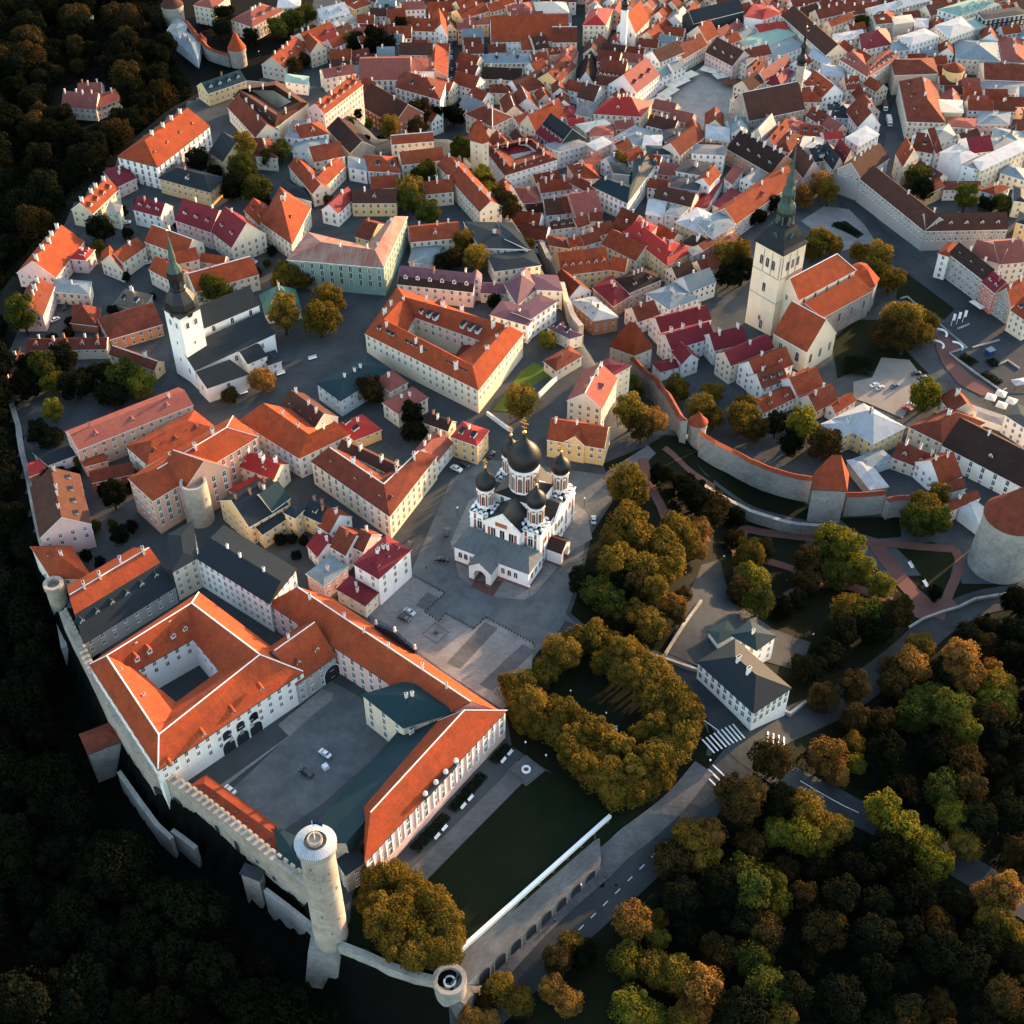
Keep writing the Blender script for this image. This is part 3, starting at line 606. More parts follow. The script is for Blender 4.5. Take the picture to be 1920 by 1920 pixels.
# ------------------------------------------------------------------ walls
def poly_off(pts, d):
 out = []
 for i, p in enumerate(pts):
  a = (pts[i] - pts[i - 1]).normalized() if i else None; b = (pts[i + 1] - pts[i]).normalized() if i < len(pts) - 1 else None
  t = ((a or b) + (b or a)).normalized(); nv = Vector((-t.y, t.x)); k = 1
  if a and b: k = 1 / max(.5, nv.dot(Vector((-a.y, a.x))))
  out.append(p + nv * d * k)
 return out
def wallrun(name, label, pts, zt, zb, th, mat, cat='wall', group=None, merlons=0, roof=None, roofw=0, capmat=None, loop=False):
 """pts world xy; zt, zb lists or numbers"""
 n = len(pts); zt = zt if isinstance(zt, list) else [zt] * n; zb = zb if isinstance(zb, list) else [zb] * n
 l, r = poly_off(pts, th / 2), poly_off(pts, -th / 2); o = Vector((pts[0].x, pts[0].y, zb[0])); root = empty(name, o); tag(root, label, cat, group)
 b = MB(); q = lambda p, z: (p.x - o.x, p.y - o.y, z - o.z); u = 0
 for i in range(n - 1):
  j = i + 1; L_ = (pts[j] - pts[i]).length
  for s0, s1, fl in ((r[i], r[j], 0), (l[i], l[j], 1)):
   P = [q(s0, zb[i]), q(s1, zb[j]), q(s1, zt[j]), q(s0, zt[i])]; U = [(u, 0), (u + L_, 0), (u + L_, zt[j] - zb[j]), (u, zt[i] - zb[i])]
   b.face(P[::-1] if fl else P, 0, U[::-1] if fl else U)
  b.face([q(r[i], zt[i]), q(r[j], zt[j]), q(l[j], zt[j]), q(l[i], zt[i])], 0); u += L_
 for i, f_ in ((0, 0), (n - 1, 1)):
  P = [q(l[i], zb[i]), q(r[i], zb[i]), q(r[i], zt[i]), q(l[i], zt[i])]; b.face(P if not f_ else P[::-1], 0)
 b.obj('masonry', [mat], root)
 if merlons:
  m = MB()
  for i in range(n - 1):
   j = i + 1; d = pts[j] - pts[i]; L_ = d.length; d = d.normalized(); nv = Vector((-d.y, d.x)); k = int(L_ / merlons)
   for e in range(k):
    a = pts[i] + d * (e + .2) * L_ / k; bb = pts[i] + d * (e + .75) * L_ / k; z = zt[i] + (zt[j] - zt[i]) * (e + .5) / k
    for s_ in (th / 2 - .75,):
     P = [a + nv * (s_ - .0), bb + nv * s_, bb + nv * (s_ + .7), a + nv * (s_ + .7)]
     m.prism([(p.x - o.x, p.y - o.y) for p in P], z - .05 - o.z, z + 1.0 + .25 * random.random() - o.z)
  m.obj('battlement', [mat], root)
 if roof:
  m = MB(); rl, rr = poly_off(pts, roofw / 2), poly_off(pts, -roofw / 2)
  for i in range(n - 1):
   j = i + 1
   m.face([q(rr[i], zt[i] - .1), q(rr[j], zt[j] - .1), q(pts[j], zt[j] + roofw * .32), q(pts[i], zt[i] + roofw * .32)]); m.face([q(pts[i], zt[i] + roofw * .32), q(pts[j], zt[j] + roofw * .32), q(rl[j], zt[j] - .1), q(rl[i], zt[i] - .1)])
   m.face([q(rr[i], zt[i] - .1), q(rl[i], zt[i] - .1), q(rl[j], zt[j] - .1), q(rr[j], zt[j] - .1)])
  for i in (0, n - 1): m.face([q(rr[i], zt[i] - .1), q(pts[i], zt[i] + roofw * .32), q(rl[i], zt[i] - .1)])
  m.obj('roof', [roof], root)
 if capmat:
  m = MB(); rl, rr = poly_off(pts, th / 2 + .12), poly_off(pts, -th / 2 - .12)
  for i in range(n - 1):
   j = i + 1; m.face([q(rr[i], zt[i] + .25), q(rr[j], zt[j] + .25), q(rl[j], zt[j] + .25), q(rl[i], zt[i] + .25)]); m.face([q(rr[i], zt[i]), q(rr[j], zt[j]), q(rr[j], zt[j] + .25), q(rr[i], zt[i] + .25)]); m.face([q(rl[j], zt[j]), q(rl[i], zt[i]), q(rl[i], zt[i] + .25), q(rl[j], zt[j] + .25)])
  m.obj('coping', [capmat], root)
 return root
def zat(p, y):
 d = ray(*p); return HC + d[2] / d[1] * y
# castle west wall
cw = [A(p, 7).xy for p in c('N', (352, 432), (482, 690), (592, 922), (722, 1122), (850, 1312)) + c('P', (650, 312), (830, 432), (1050, 602), (1320, 822), (1480, 940))]
wr = wallrun('castle_wall', 'long weathered limestone castle wall with battlements above the dark western slope', cw, [7] * 10, [-20] * 10, 2.6, 'lime', merlons=2.2)
wb = MB(); oo = wr.location
def wall_arch(root, a, b, t, z, w_, h_, mat='iron', th=2.6):
 p = a.lerp(b, t); d = (b - a).normalized(); nv = Vector((d.y, -d.x))
 if nv.dot(-p) < 0: nv = -nv
 m = MB(); n = 8; hs = h_ - w_ / 2; pts = [(w_ / 2, 0)] + [(w_ / 2 * math.cos(math.pi * i / n), hs + w_ / 2 * math.sin(math.pi * i / n)) for i in range(n + 1)] + [(-w_ / 2, 0)]
 m.face([(x, .03, z_) for x, z_ in pts], 0)
 o_ = [(x * 1.25, z_ * 1.04 + (.0 if z_ == 0 else .12)) for x, z_ in pts]
 for k in range(len(pts) - 1): m.face([(o_[k][0], .08, o_[k][1]), (o_[k + 1][0], .08, o_[k + 1][1]), (pts[k + 1][0], .08, pts[k + 1][1]), (pts[k][0], .08, pts[k][1])][::-1], 1)
 o = m.obj('arched_opening', [mat, 'limegrey'], root); q = p + nv * (th / 2 + .01) - root.location.xy; o.location = (q.x, q.y, z - root.location.z); o.rotation_euler = (0, 0, math.atan2(nv.y, nv.x) - math.pi / 2)
for i, t, z, w_, h_ in ((4, .35, -5, 3.6, 5), (5, .35, -5.5, 4.2, 5.5), (5, .8, -5.5, 1.8, 4), (6, .55, -4, 2.0, 5), (7, .05, -4.5, 2.2, 5), (7, .5, -2, 1.2, 1.6), (7, .85, -4, 1.5, 2.2), (8, .3, -6, 1.4, 2.4), (8, .6, -7, 1.3, 2), (2, .4, -2, .9, 1.6), (3, .6, -2, .9, 1.6), (3, .2, -4, .9, 1.6)):
 wall_arch(wr, cw[i], cw[i + 1], t, z, w_, h_)
for lb, k, pts, zt in (('low stone retaining wall stepping along the foot of the western castle wall', 'P', [(380, 300), (490, 455), (600, 605), (690, 690)], -9), ('short pale retaining wall under the arched windows of the castle wall', 'P', [(690, 640), (760, 690), (830, 745)], -9),
      ('smooth pale retaining wall running up to the tall round tower', 'P', [(1230, 985), (1370, 1090), (1470, 1170), (1540, 1220)], -5)):
 wallrun('retaining_wall', lb, [A(p, zt).xy for p in c(k, *pts)], zt, -24, 1.2, 'limegrey', group='retaining walls below the castle', capmat='limegrey')
def blockhouse(name, label, k, pts, zt, zb, mat, roof, sl=.35, cat='tower', win='slit'):
 O, I, Rg, zE, zR = frame_of('h', c(k, *pts), 0, zt, sl)
 hs = House(name, label, cat, ((O[0].x + I[1].x) / 2, (O[0].y + I[1].y) / 2, zb), mat, roof, None, 'gutter'); hs.wing(O, I, Rg, zE, zb, zR, ends='hh', win=win, sp=3.2, fl=2); hs.finish(maxwin=8); return hs
blockhouse('bastion_tower', 'square stone bastion with a rusty brown roof jutting from the western castle wall', 'P', [(205, 195), (420, 112), (370, 5)], -4, -26, 'limegrey', 'rust')
blockhouse('buttress_tower', 'square stone buttress turret with dark hollow top on the castle wall', 'P', [(1090, 890), (1195, 930), (1220, 880)], -3, -22, 'lime', 'flatdark', .05)
# ------------------------------------------------------------------ round towers
def round_tower(name, label, cxy, zb, zt, r0, r1, mat, roof=None, rh=0, slits=10, band=True, cat='tower', n=40, over=.5):
 root = empty(name, (cxy[0], cxy[1], zb)); tag(root, label, cat, 'round towers'); H = zt - zb
 b = MB(); pr = [(r0 * 1.06, 0), (r0, 1.5), (r1 + (r0 - r1) * .5, H * .5), (r1, H - 2.2)]
 if band: pr += [(r1, H - 2.21), (r1 + .35, H - 1.9)]
 pr += [(r1 + (.35 if band else 0), H)]
 if not roof: pr += [(r1 - .9, H), (r1 - .9, H - 2.2), (0, H - 2.2)]
 else: pr += [(0, H)]
 b.lathe(pr, n); b.obj('shaft', [mat], root, smooth=False)
 if roof:
  m = MB(); m.lathe([(0, H - .05), (r1 + over, H - .05), (r1 + over, H + .15), (r1 * .55, H + rh * .46), (0, H + rh)], n); m.obj('roof', [roof], root)
 for i in range(slits):
  a = -math.pi / 2 + (i * 2.399) % 2.6 - 1.3; z = H * (.2 + .72 * ((i * .618) % 1)); rr = r0 + (r1 - r0) * min(1, z / H) 
  inst('window', WIN['slit'], root, (rr * math.cos(a) * 1.0, rr * math.sin(a), z), a - math.pi / 2)
 return root
pb = A((621, 1750), 0); s_ = pxm(pb); zt = zat(c('P', (1557, 706)), pb.y)
PH = round_tower('round_tower', 'tall slender limestone tower with white ring roof and a flag at the castle corner', (pb.x, pb.y), -6, zt - .3, 32.5 / s_ , 30.5 / s_ , 'lime', slits=9, band=False)
Ht = zt + 6; rt = 30.5 / s_
m = MB(); m.lathe([(rt - .05, Ht - 3.2), (rt + .75, Ht - 2.6), (rt + .75, Ht - .5)], 40); m.obj('parapet', ['lime'], PH)
m = MB(); m.lathe([(rt + .95, Ht - .5), (rt + .95, Ht - .25), (rt - 1.5, Ht + .5), (rt - 1.5, Ht + .2)], 40); m.obj('ring_roof', ['ltmetal'], PH)
m = MB(); m.lathe([(rt - 1.4, Ht - .6), (0, Ht - .6)], 32); m.lathe([(1.9, Ht - .6), (1.9, Ht + 1.6), (1.5, Ht + 1.6), (1.5, Ht + .8), (0, Ht + .8)], 20); m.obj('lookout', ['lime'], PH)
m = MB(); m.lathe([(.1, Ht + .8), (.06, Ht + 9), (0, Ht + 9.1)], 8); m.obj('flag_pole', ['benchw'], PH)
surf('flagblue', (.012, .045, .16), dirt=0); surf('flagblack', (.01, .01, .012), dirt=0); surf('flagwhite', (.8, .8, .8), dirt=0)
m = MB()
for k in range(3):
 for i in range(8):
  f_ = lambda x: .22 * math.sin(x * 2.1)
  x0, x1 = i * .3, (i + 1) * .3; z1 = Ht + 8.8 - k * .75; z0 = z1 - .75
  P = [(x0 + .08, f_(x0), z0 - x0 * .15), (x1 + .08, f_(x1), z0 - x1 * .15), (x1 + .08, f_(x1), z1 - x1 * .15), (x0 + .08, f_(x0), z1 - x0 * .15)]; m.face(P, k); m.face([(p[0], p[1] + .04, p[2]) for p in P][::-1], k)
m.obj('flag', ['flagblue', 'flagblack', 'flagwhite'], PH)
m = MB(); gl = [A(p, -3) for p in c('P', (1440, 1330), (1660, 1330), (1720, 1300), (1500, 1240))]
# stone plinth the tower stands on
pl = [Vector((pb.x + dx, pb.y + dy)) for dx, dy in ((-9, -7), (2, -9), (8, -3), (7, 6), (-8, 6))]; pt = [Vector((pb.x + dx, pb.y + dy)) for dx, dy in ((-6, -4.5), (1.5, -6.3), (5.8, -2), (5, 4), (-5.5, 4))]
ro = empty('tower_plinth', (pb.x, pb.y, -18)); tag(ro, 'rough sloping limestone plinth under the tall corner tower', 'plinth')
for i in range(5):
 j = (i + 1) % 5; m.face([(pl[i].x - pb.x, pl[i].y - pb.y, -5), (pl[j].x - pb.x, pl[j].y - pb.y, -5), (pt[j].x - pb.x, pt[j].y - pb.y, 16), (pt[i].x - pb.x, pt[i].y - pb.y, 16)])
m.face([(p.x - pb.x, p.y - pb.y, 16) for p in pt]); m.obj('masonry', ['limegrey'], ro)
ct = A((110, 1125), 0); round_tower('round_tower', 'small round limestone corner turret open at the top north of the castle courtyard', (ct.x, ct.y), -14, zat((108, 1093), ct.y), 3.1, 3.0, 'lime', slits=4)
kp = G((1864, 1083)); kz = zat((1885, 985), kp.y + 2); ks = pxm(kp)
round_tower('round_tower', 'massive grey cannon tower with a broad orange cone roof', (kp.x + 3, kp.y + 7), kp.z - 3, kz, 56 / ks, 52 / ks, 'limegrey', 'rust', zat((1885, 905), kp.y + 9) - kz, slits=14)
gp = A((843, 1836), 1); gt = round_tower('round_tower', 'low squat round stone bastion at the end of the arcaded garden wall', (gp.x, gp.y), -20, 1.2, 4.8, 4.2, 'limegrey', slits=0)
m = MB(); m.lathe([(1.7, 18.8), (1.7, 20), (1.2, 20), (1.2, 18.9)], 20); m.obj('ring', ['benchw'], gt)
# garden walls
gw = [A(p, 1).xy for p in c('Q', (245, 1510), (400, 1570), (560, 1640), (700, 1690), (830, 1720))]
wallrun('garden_wall', 'thick pale stone garden wall sloping from the tall tower to the round bastion', gw, [1.4, 1.3, 1.2, 1.1, 1.0], -20, 1.8, 'limegrey', capmat='limegrey')
ga = [A(p, 1).xy for p in c('Q', (975, 1530), (1870, 732))]
wallrun('garden_parapet', 'straight white coped parapet along the edge of the dark garden lawn', ga, 1, -2, .8, 'trim', capmat='benchw')
# arcaded wall: sloping dark roof strip and the arched face under it
d = (ga[1] - ga[0]).normalized(); nv = Vector((d.y, -d.x))
if nv.x < 0: nv = -nv
root = empty('arcade_wall', (ga[0].x, ga[0].y, -14)); tag(root, 'long arcaded stone retaining wall with eight arched niches beside the pavement', 'wall')
Lg = (ga[1] - ga[0]).length; e0 = ga[0] - d * 4; fo = 6.5
def q3(s, o_, z): p = e0 + d * s + nv * o_; return (p.x - root.location.x, p.y - root.location.y, z + 14)
m = MB(); m.face([q3(0, fo + .3, -3.4), q3(Lg * .88, fo + .3, -3.4), q3(Lg * .98, .6, -.6), q3(0, .6, -.6)]); m.obj('slope_roof', ['pavedark'], root)
m = MB(); m.face([q3(0, fo, -16), q3(Lg * .9, fo, -16), q3(Lg * .88, fo, -3.5), q3(0, fo, -3.5)]); m.face([q3(Lg * .9, fo, -16), q3(Lg, .6, -16), q3(Lg * .98, .6, -.7), q3(Lg * .88, fo, -3.5)]); m.face([q3(0, .6, -16), q3(0, fo, -16), q3(0, fo, -3.5), q3(0, .6, -.7)]); m.obj('masonry', ['lime'], root)
for k in range(8):
 s0 = 6 + k * (Lg * .74) / 7.3; p = e0 + d * s0 + nv * fo; gz = h(p.x + nv.x * 2, p.y + nv.y * 2); m = MB(); n = 10; w_, h_ = 4.2, max(1.8, -4.3 - gz); hs = max(.3, h_ - w_ / 2)
 pts = [(w_ / 2, -2)] + [(w_ / 2 * math.cos(math.pi * i / n), hs + min(w_ / 2, h_ - hs) * math.sin(math.pi * i / n)) for i in range(n + 1)] + [(-w_ / 2, -2)]
 m.face([(x, .04, z) for x, z in pts], 0); o_ = [(x * 1.18, z + (.25 if z > 0 else 0)) for x, z in pts]
 for i in range(len(pts) - 1): m.face([(o_[i][0], .25, o_[i][1]), (o_[i + 1][0], .25, o_[i + 1][1]), (pts[i + 1][0], .25, pts[i + 1][1]), (pts[i][0], .25, pts[i][1])][::-1], 1); m.face([(pts[i][0], .04, pts[i][1]), (pts[i][0], .25, pts[i][1]), (pts[i + 1][0], .25, pts[i + 1][1]), (pts[i + 1][0], .04, pts[i + 1][1])], 1)
 o = m.obj('arch', ['flatdark', 'limegrey'], root); o.location = (p.x - root.location.x, p.y - root.location.y, gz + 14); o.rotation_euler = (0, 0, math.atan2(nv.y, nv.x) - math.pi / 2)
# medieval town wall by the park
def townwall(label, k, pts, H, roof, th=2.4, mat='limegrey', roofw=2.9, dz=None):
 T = [G(p, H) for p in c(k, *pts)]; P = smooth([t.xy for t in T], 4); z = [t.z + H for t in T]; zz = []
 for i in range(len(z) - 1): zz += [z[i] + (z[i + 1] - z[i]) * q / 4 for q in range(4)]
 zz.append(z[-1]); return wallrun('town_wall', label, P, zz, [min(h(p.x, p.y) - 6, v - H) for p, v in zip(P, zz)], th, mat, group='stretches of the medieval town wall', roof=roof, roofw=roofw)
townwall('stretch of high stone town wall with tiled coping curving from the pyramid tower to the small turret', 'L', [(203, 262), (260, 325), (330, 395), (430, 535)], 11, 'rust')
townwall('long curved high stone town wall with orange tiled coping between small turret and square tower', 'L', [(500, 585), (560, 625), (640, 668), (720, 712), (800, 745), (900, 775), (990, 790)], 11, 'orange2')
townwall('straight stretch of stone town wall right of the square orange-capped tower', 'L', [(1140, 860), (1220, 858), (1310, 850)], 10, 'rust')
townwall('broken lower stretch of stone town wall ending behind a bushy park tree', 'L', [(1320, 885), (1360, 875), (1420, 872)], 9, 'rust')
townwall('bare curved outer park wall below the high town wall', 'L', [(505, 805), (560, 845), (640, 890), (720, 930), (800, 955), (900, 982), (1040, 995)], 5, None, 1.6)
townwall('old stone wall under the long viewing terrace between upper and lower town', 'E', [(240, 470), (330, 620), (430, 800), (480, 910)], 8, None, 2.2, 'lime')
townwall('rubble cliff wall beside the yellow houses below the viewing terrace', 'J', [(1650, 300), (1710, 430), (1760, 560), (1830, 690)], 8, None, 2.2, 'lime')
def sq_tower(label, k, pts, H, roof, mat='limegrey', sl=1.3, top=None, zb=None, name='wall_tower', wins='slit', fl=3):
 P = c(k, *pts); g = G(P[0], H); zE = g.z + H; a, b, cc = [A(p, zE).xy for p in P]; dd = a + cc - b
 hs = House(name, label, 'tower', (b.x, b.y, g.z), mat, roof, 'square wall towers', 'gutter')
 O = [a, b]; I = [dd, cc]; mid = (a + cc) / 2; Rg = [mid + (a - b) * .02, mid - (a - b) * .02]
 zR = zE + (b - a).length * .5 * sl if top is None else zat(c(k, top), mid.y)
 hs.wing(O, I, [(a + dd) / 2, (b + cc) / 2], zE, g.z - 6, zR, ends='hh', hipf=.97, win=wins, sp=3, fl=fl, wz=1.0); hs.finish(maxwin=14)
sq_tower('square stone tower with a steep orange pyramid roof standing in the town wall', 'L', [(995, 832), (1140, 840), (1148, 770)], 17, 'orange2', top=(1095, 688))
sq_tower('square pale tower with a rusty pyramid roof at the upper end of the town wall', 'L', [(103, 205), (212, 243), (287, 212)], 12, 'orange2', 'beige', top=(198, 105))
sq_tower('tall pale square tower with a pointed red-brown roof beside the big cream house', 'E', [(5, 195), (78, 215), (116, 200)], 15, 'orange2', 'beige', top=(60, 85))
tp = G(c('L', (478, 640))); round_tower('round_tower', 'slim round wall turret with a pointed orange cap on the curved town wall', (tp.x, tp.y), tp.z - 4, zat(c('L', (475, 540)), tp.y), 3.4, 3.2, 'limegrey', 'orange2', 5, slits=3)
for lb, base, eave, tip, rpx, rf in (('round tower with a tall pointed orange cone roof on the far north wall', (1345, 365), (1345, 268), (1338, 170), 47, 'orange'), ('broad round tower with a dark brown cone at the far top edge', (985, 130), (985, 25), (990, -45), 58, 'brown'), ('small square-looking round turret with orange cap on the far north wall', (1142, 280), (1142, 220), (1135, 183), 25, 'orange2')):
 g = G(c('A', base)); s_ = pxm(g); round_tower('round_tower', lb, (g.x, g.y), g.z - 3, zat(c('A', eave), g.y), rpx / 3 / s_, rpx / 3 / s_, 'lime', rf, max(3, zat(c('A', tip), g.y) - zat(c('A', eave), g.y)), slits=4)
townwall('far stretch of town wall linking the round towers at the top left', 'A', [(1045, 120), (1100, 190), (1140, 235), (1180, 275), (1290, 310)], 7, 'orange2')
rp = G(c('I', (1285, 960))); rz = zat(c('I', (1290, 720)), rp.y)
round_tower('round_tower', 'ruined round limestone tower stump built into the peach palace', (rp.x, rp.y + 2), -1, rz, 4.9, 4.6, 'lime', slits=3, band=False)
for lb, k, pts, zt in (('pale stone cliff wall along the western edge below the mansard house', 'I', [(115, 330), (135, 480), (170, 620), (205, 800), (245, 1000), (285, 1150), (305, 1290)], 1.3), ('pale stone cliff wall at the far left edge beside the walled garden', 'I', [(50, 60), (70, 180), (115, 330)], 1.3), ('stone cliff wall stepping down beside the round corner turret', 'N', [(330, 480), (345, 560), (360, 640)], -6)):
 P = smooth([A(p, zt).xy for p in c(k, *pts)], 3); wallrun('cliff_wall', lb, P, zt, -22, 2.0, 'limegrey', group='cliff walls on the western edge')
drape('park_grass', 'grass', 'L', [(330, 600), (430, 665), (520, 765), (640, 855), (800, 935), (975, 975), (975, 905), (800, 835), (640, 745), (500, 675), (420, 610)], .12)
drape('park_grass', 'grass', 'V', [(880, 215), (1220, 205), (1230, 320), (1100, 330), (960, 290)], .12)
# ------------------------------------------------------------------ castle wings
CG = 'wings of the hilltop castle'
def ocu(hs, zE):     # eyebrow dormers on the big orange roof
 pass
def castle_fin(hs, zE):
 for p in c('N', (1150, 1140), (1315, 1010), (1475, 880), (965, 1310)):
  q = A(p, zE + 3.2); hs.dm.append((q.xy, q.z, math.radians(-143), 'eye'))
 for p in c('N', (775, 715), (845, 670), (978, 585), (1045, 545)):
  q = A(p, zE + 2.6); hs.dm.append((q.xy, q.z, math.radians(-138), 'gable'))
 for p in c('N', (960, 520), (772, 640), (1165, 500), (1255, 560), (690, 790), (815, 930), (1405, 680)):
  q = A(p, zE + 3.8); hs.ch.append((q.xy, q.z - .9, .7))
chainB('four-sided orange-roofed castle block around a deep shaded inner court', 'N', [(505, 737), (890, 1328), (1705, 777), (1118, 333)], [(600, 690), (893, 1133), (1462, 683), (1078, 393)], 13, 7, 'orange', 'white',
  inner=[(768, 768), (988, 955), (1238, 773), (1085, 590)], closed=True, name='castle_wing', cat='castle', group=CG, trim='gutter', cap=True, ecap=True, z0=0, sp=3.6, win='n', fin=castle_fin, chm=(0, 2))
def arches(label, k, a, b, n, z, w_, h_, mat='iron', zE=0): pass
chainB('long castle wing with orange roof and bright ridge between courtyard and square', 'O', [(12, 312), (1262, 1137)], [(225, 198), (1470, 1022)], 12, 6.2, 'orange', 'pink', ends='gg', name='castle_wing', cat='castle', group=CG, trim='gutter', cap=True, z0=0, win='t', sp=3.8, nch=6, chm=(0, 2), nsk=4)
chainB('pink palace wing with long orange roof facing the garden lawn', 'Q', [(400, 1006), (1240, 106)], [(388, 762), (1037, 55)], 13, 6.4, 'orange', 'pink', ends='hh', hipf=.35, name='castle_wing', cat='castle', group=CG, trim='gutter', cap=True, z0=0, win='t', sp=3.7, fl=3)
hs = House('castle_wing', 'low courtyard range with a broad dark teal metal roof behind the pink palace wing', 'castle', (*A(c('O', (700, 1500)), 8).xy, 0), 'lime', 'teal', CG, 'gutter')
O_ = [A(p, 9).xy for p in (c('Q', (10, 895)), c('O', (985, 1200)))]; R_x = [A(p, 15.2).xy for p in (c('Q', (285, 885)), c('O', (1390, 1085)))]
hs.wing(O_, [r + (r - o).normalized() * .2 for o, r in zip(O_, R_x)], R_x, 9, -1, 14.2, ends='gg', win=None); hs.ch.append((A(c('O', (1043, 1235)), 12).xy, 9.5, .6)); hs.finish(chm=(1,))
B('cream courtyard block with a hipped dark teal roof and green cornice', 'O', [(695, 972), (985, 1205), (1378, 1085)], 14, 'teal', 'cream', 'h', .35, name='castle_wing', cat='castle', group=CG, trim='copper', win='t', sp=4.2)
B('gatehouse wing with orange roof and dark arched passage into the courtyard', 'O', [(208, 893), (494, 684), (432, 388)], 10, 'orange', 'grey', 'g', 1.0, name='castle_wing', cat='castle', group=CG, trim='gutter', cap=True, ndm=2, dk='gable', sp=3.6)
B('low red-orange roofed range with small skylights along the castle wall', 'P', [(800, 386), (1300, 748), (1386, 684)], 6, 'orange2', 'cream', 'f', .3, name='castle_wing', cat='castle', group=CG, trim='rust', nsk=7, win='s')
B('dark metal roofed corner range behind the tall round tower', 'P', [(1310, 800), (1462, 880), (1440, 700)], 7, 'teal', 'lime', 'f', .15, name='castle_wing', cat='castle', group=CG, trim='gutter', win=None)
B('small limestone range with dark roof right of the tall round tower', 'P', [(1700, 900), (1812, 822), (1760, 740)], 9, 'slate', 'lime', 'f', .1, name='castle_wing', cat='castle', group=CG, trim='lime', sp=4)
chainB('north castle range with orange upper roof over a dark dormered mansard slope', 'N', [(470, 617), (984, 296)], [(390, 348), (838, 82)], 8, 9, 'orange', 'grey', ends='gg', name='castle_wing', cat='castle', group=CG, trim='gutter', cap=True, z0=0, win='n', sp=4.2, mans=(.58, .62), ndm=6, dk='dark', nch=4, chm=(1,))
B('tall pale office range with dark metal roof and four window rows in the castle corner', 'I', [(1110, 1275), (1265, 1185), (1235, 955)], 14, 'slate', 'cream', 'f', .18, name='castle_wing', cat='castle', group=CG, trim='gutter', win='n', sp=2.6, fl=4)
B('long white four-storey range with a low dark metal roof facing the castle yard', 'I', [(1265, 1185), (1731, 1477), (1900, 1262)], 14, 'slate', 'white', 'h', .22, name='castle_wing', cat='castle', group=CG, trim='gutter', win='n', sp=2.6, fl=4, nch=3, chm=(2,), hipf=.05)
def arch_on(root_name_obj, p, nv, w_, h_, mat='iron', trim='trim', z=0):
 m = MB(); n = 10; hs_ = h_ - w_ / 2; pts = [(w_ / 2, 0)] + [(w_ / 2 * math.cos(math.pi * i / n), hs_ + w_ / 2 * math.sin(math.pi * i / n)) for i in range(n + 1)] + [(-w_ / 2, 0)]
 m.face([(x, .05, z_) for x, z_ in pts], 0); o_ = [(x * 1.12, z_ + (.2 if z_ > 0 else 0)) for x, z_ in pts]
 for k in range(len(pts) - 1): m.face([(o_[k][0], .1, o_[k][1]), (o_[k + 1][0], .1, o_[k + 1][1]), (pts[k + 1][0], .1, pts[k + 1][1]), (pts[k][0], .1, pts[k][1])][::-1], 1)
 o = m.obj('archway', [mat, trim], root_name_obj); r = root_name_obj.location; o.location = (p.x - r.x, p.y - r.y, z - r.z); o.rotation_euler = (0, 0, math.atan2(nv.y, nv.x) - math.pi / 2)
blk = [o for o in bpy.data.objects if o.name == 'castle_wing'][0]
a, b = A(c('N', (890, 1328)), 13).xy, A(c('N', (1705, 777)), 13).xy; d = (b - a).normalized(); nv = Vector((d.y, -d.x))
for t in (.44, .535, .63): arch_on(blk, a.lerp(b, t) + nv * .02, nv, 4.4, 5.2, z=0); arch_on(blk, a.lerp(b, t) + nv * .04, nv, 2.6, 3.6, 'glass', 'gutter', z=6.2)
gh = [o for o in bpy.data.objects if o.type == 'EMPTY' and 'gatehouse' in o.get('label', '')][0]
a, b = A(c('O', (208, 893)), 10).xy, A(c('O', (494, 684)), 10).xy; d = (b - a).normalized(); nv = Vector((d.y, -d.x)); arch_on(gh, a.lerp(b, .86) + nv * .02, nv, 6, 6.5, z=0)
# pediment of the castle's square front, seen from behind, and the vase attic of the palace wing
ew = [o for o in bpy.data.objects if o.type == 'EMPTY' and 'between courtyard and square' in o.get('label', '')][0]
def beam(b, p, q, z0, z1, th, o, mi=0):
 d = (q - p).normalized(); nv = Vector((-d.y, d.x)) * th / 2; b.prism([(v.x - o.x, v.y - o.y) for v in (p - nv, q - nv, q + nv, p + nv)], z0 - o.z, z1 - o.z, mi)
m = MB(); p, q = A(c('O', (785, 480)), 12.5).xy, A(c('O', (1075, 665)), 12.5).xy; d = (q - p).normalized(); nv = Vector((-d.y, d.x)); L_ = (q - p).length; o = ew.location
for k in range(8):
 t0, t1 = k / 8, (k + 1) / 8; hh = 1.2 + 2.6 * (1 - abs((t0 + t1) - 1)); beam(m, p.lerp(q, t0), p.lerp(q, t1), 11, 12.5 + hh, 1.0, o)
m.obj('pediment', ['gutter'], ew)
for t in (.02, .5, .98): m = MB(); m.lathe([(.35, 0), (.5, .5), (.3, 1.2), (.42, 1.7), (.2, 2.3), (0, 2.5)], 10); x = m.obj('statue', ['trim'], ew); pp = p.lerp(q, t); x.location = (pp.x - o.x, pp.y - o.y, 12.5 + (3.6 if t == .5 else 1.2) - o.z)
pw = [o for o in bpy.data.objects if o.type == 'EMPTY' and 'pink palace wing with' in o.get('label', '')][0]; o = pw.location
a, b = A(c('Q', (400, 1006)), 13).xy, A(c('Q', (1240, 106)), 13).xy; d = (b - a).normalized(); nv = Vector((d.y, -d.x))
m = MB(); beam(m, a.lerp(b, .40) + nv * .35, a.lerp(b, .62) + nv * .35, 12.6, 14.4, .6, o); m.obj('attic', ['gutter'], pw)
for t in (.40, .475, .545, .62):
 m = MB(); m.lathe([(.35, 0), (.75, .5), (.7, 1.2), (.3, 1.7), (0, 1.9)], 10); x = m.obj('vase', ['trim'], pw); pp = a.lerp(b, t) + nv * .35; x.location = (pp.x - o.x, pp.y - o.y, 14.4 - o.z)
m = MB()
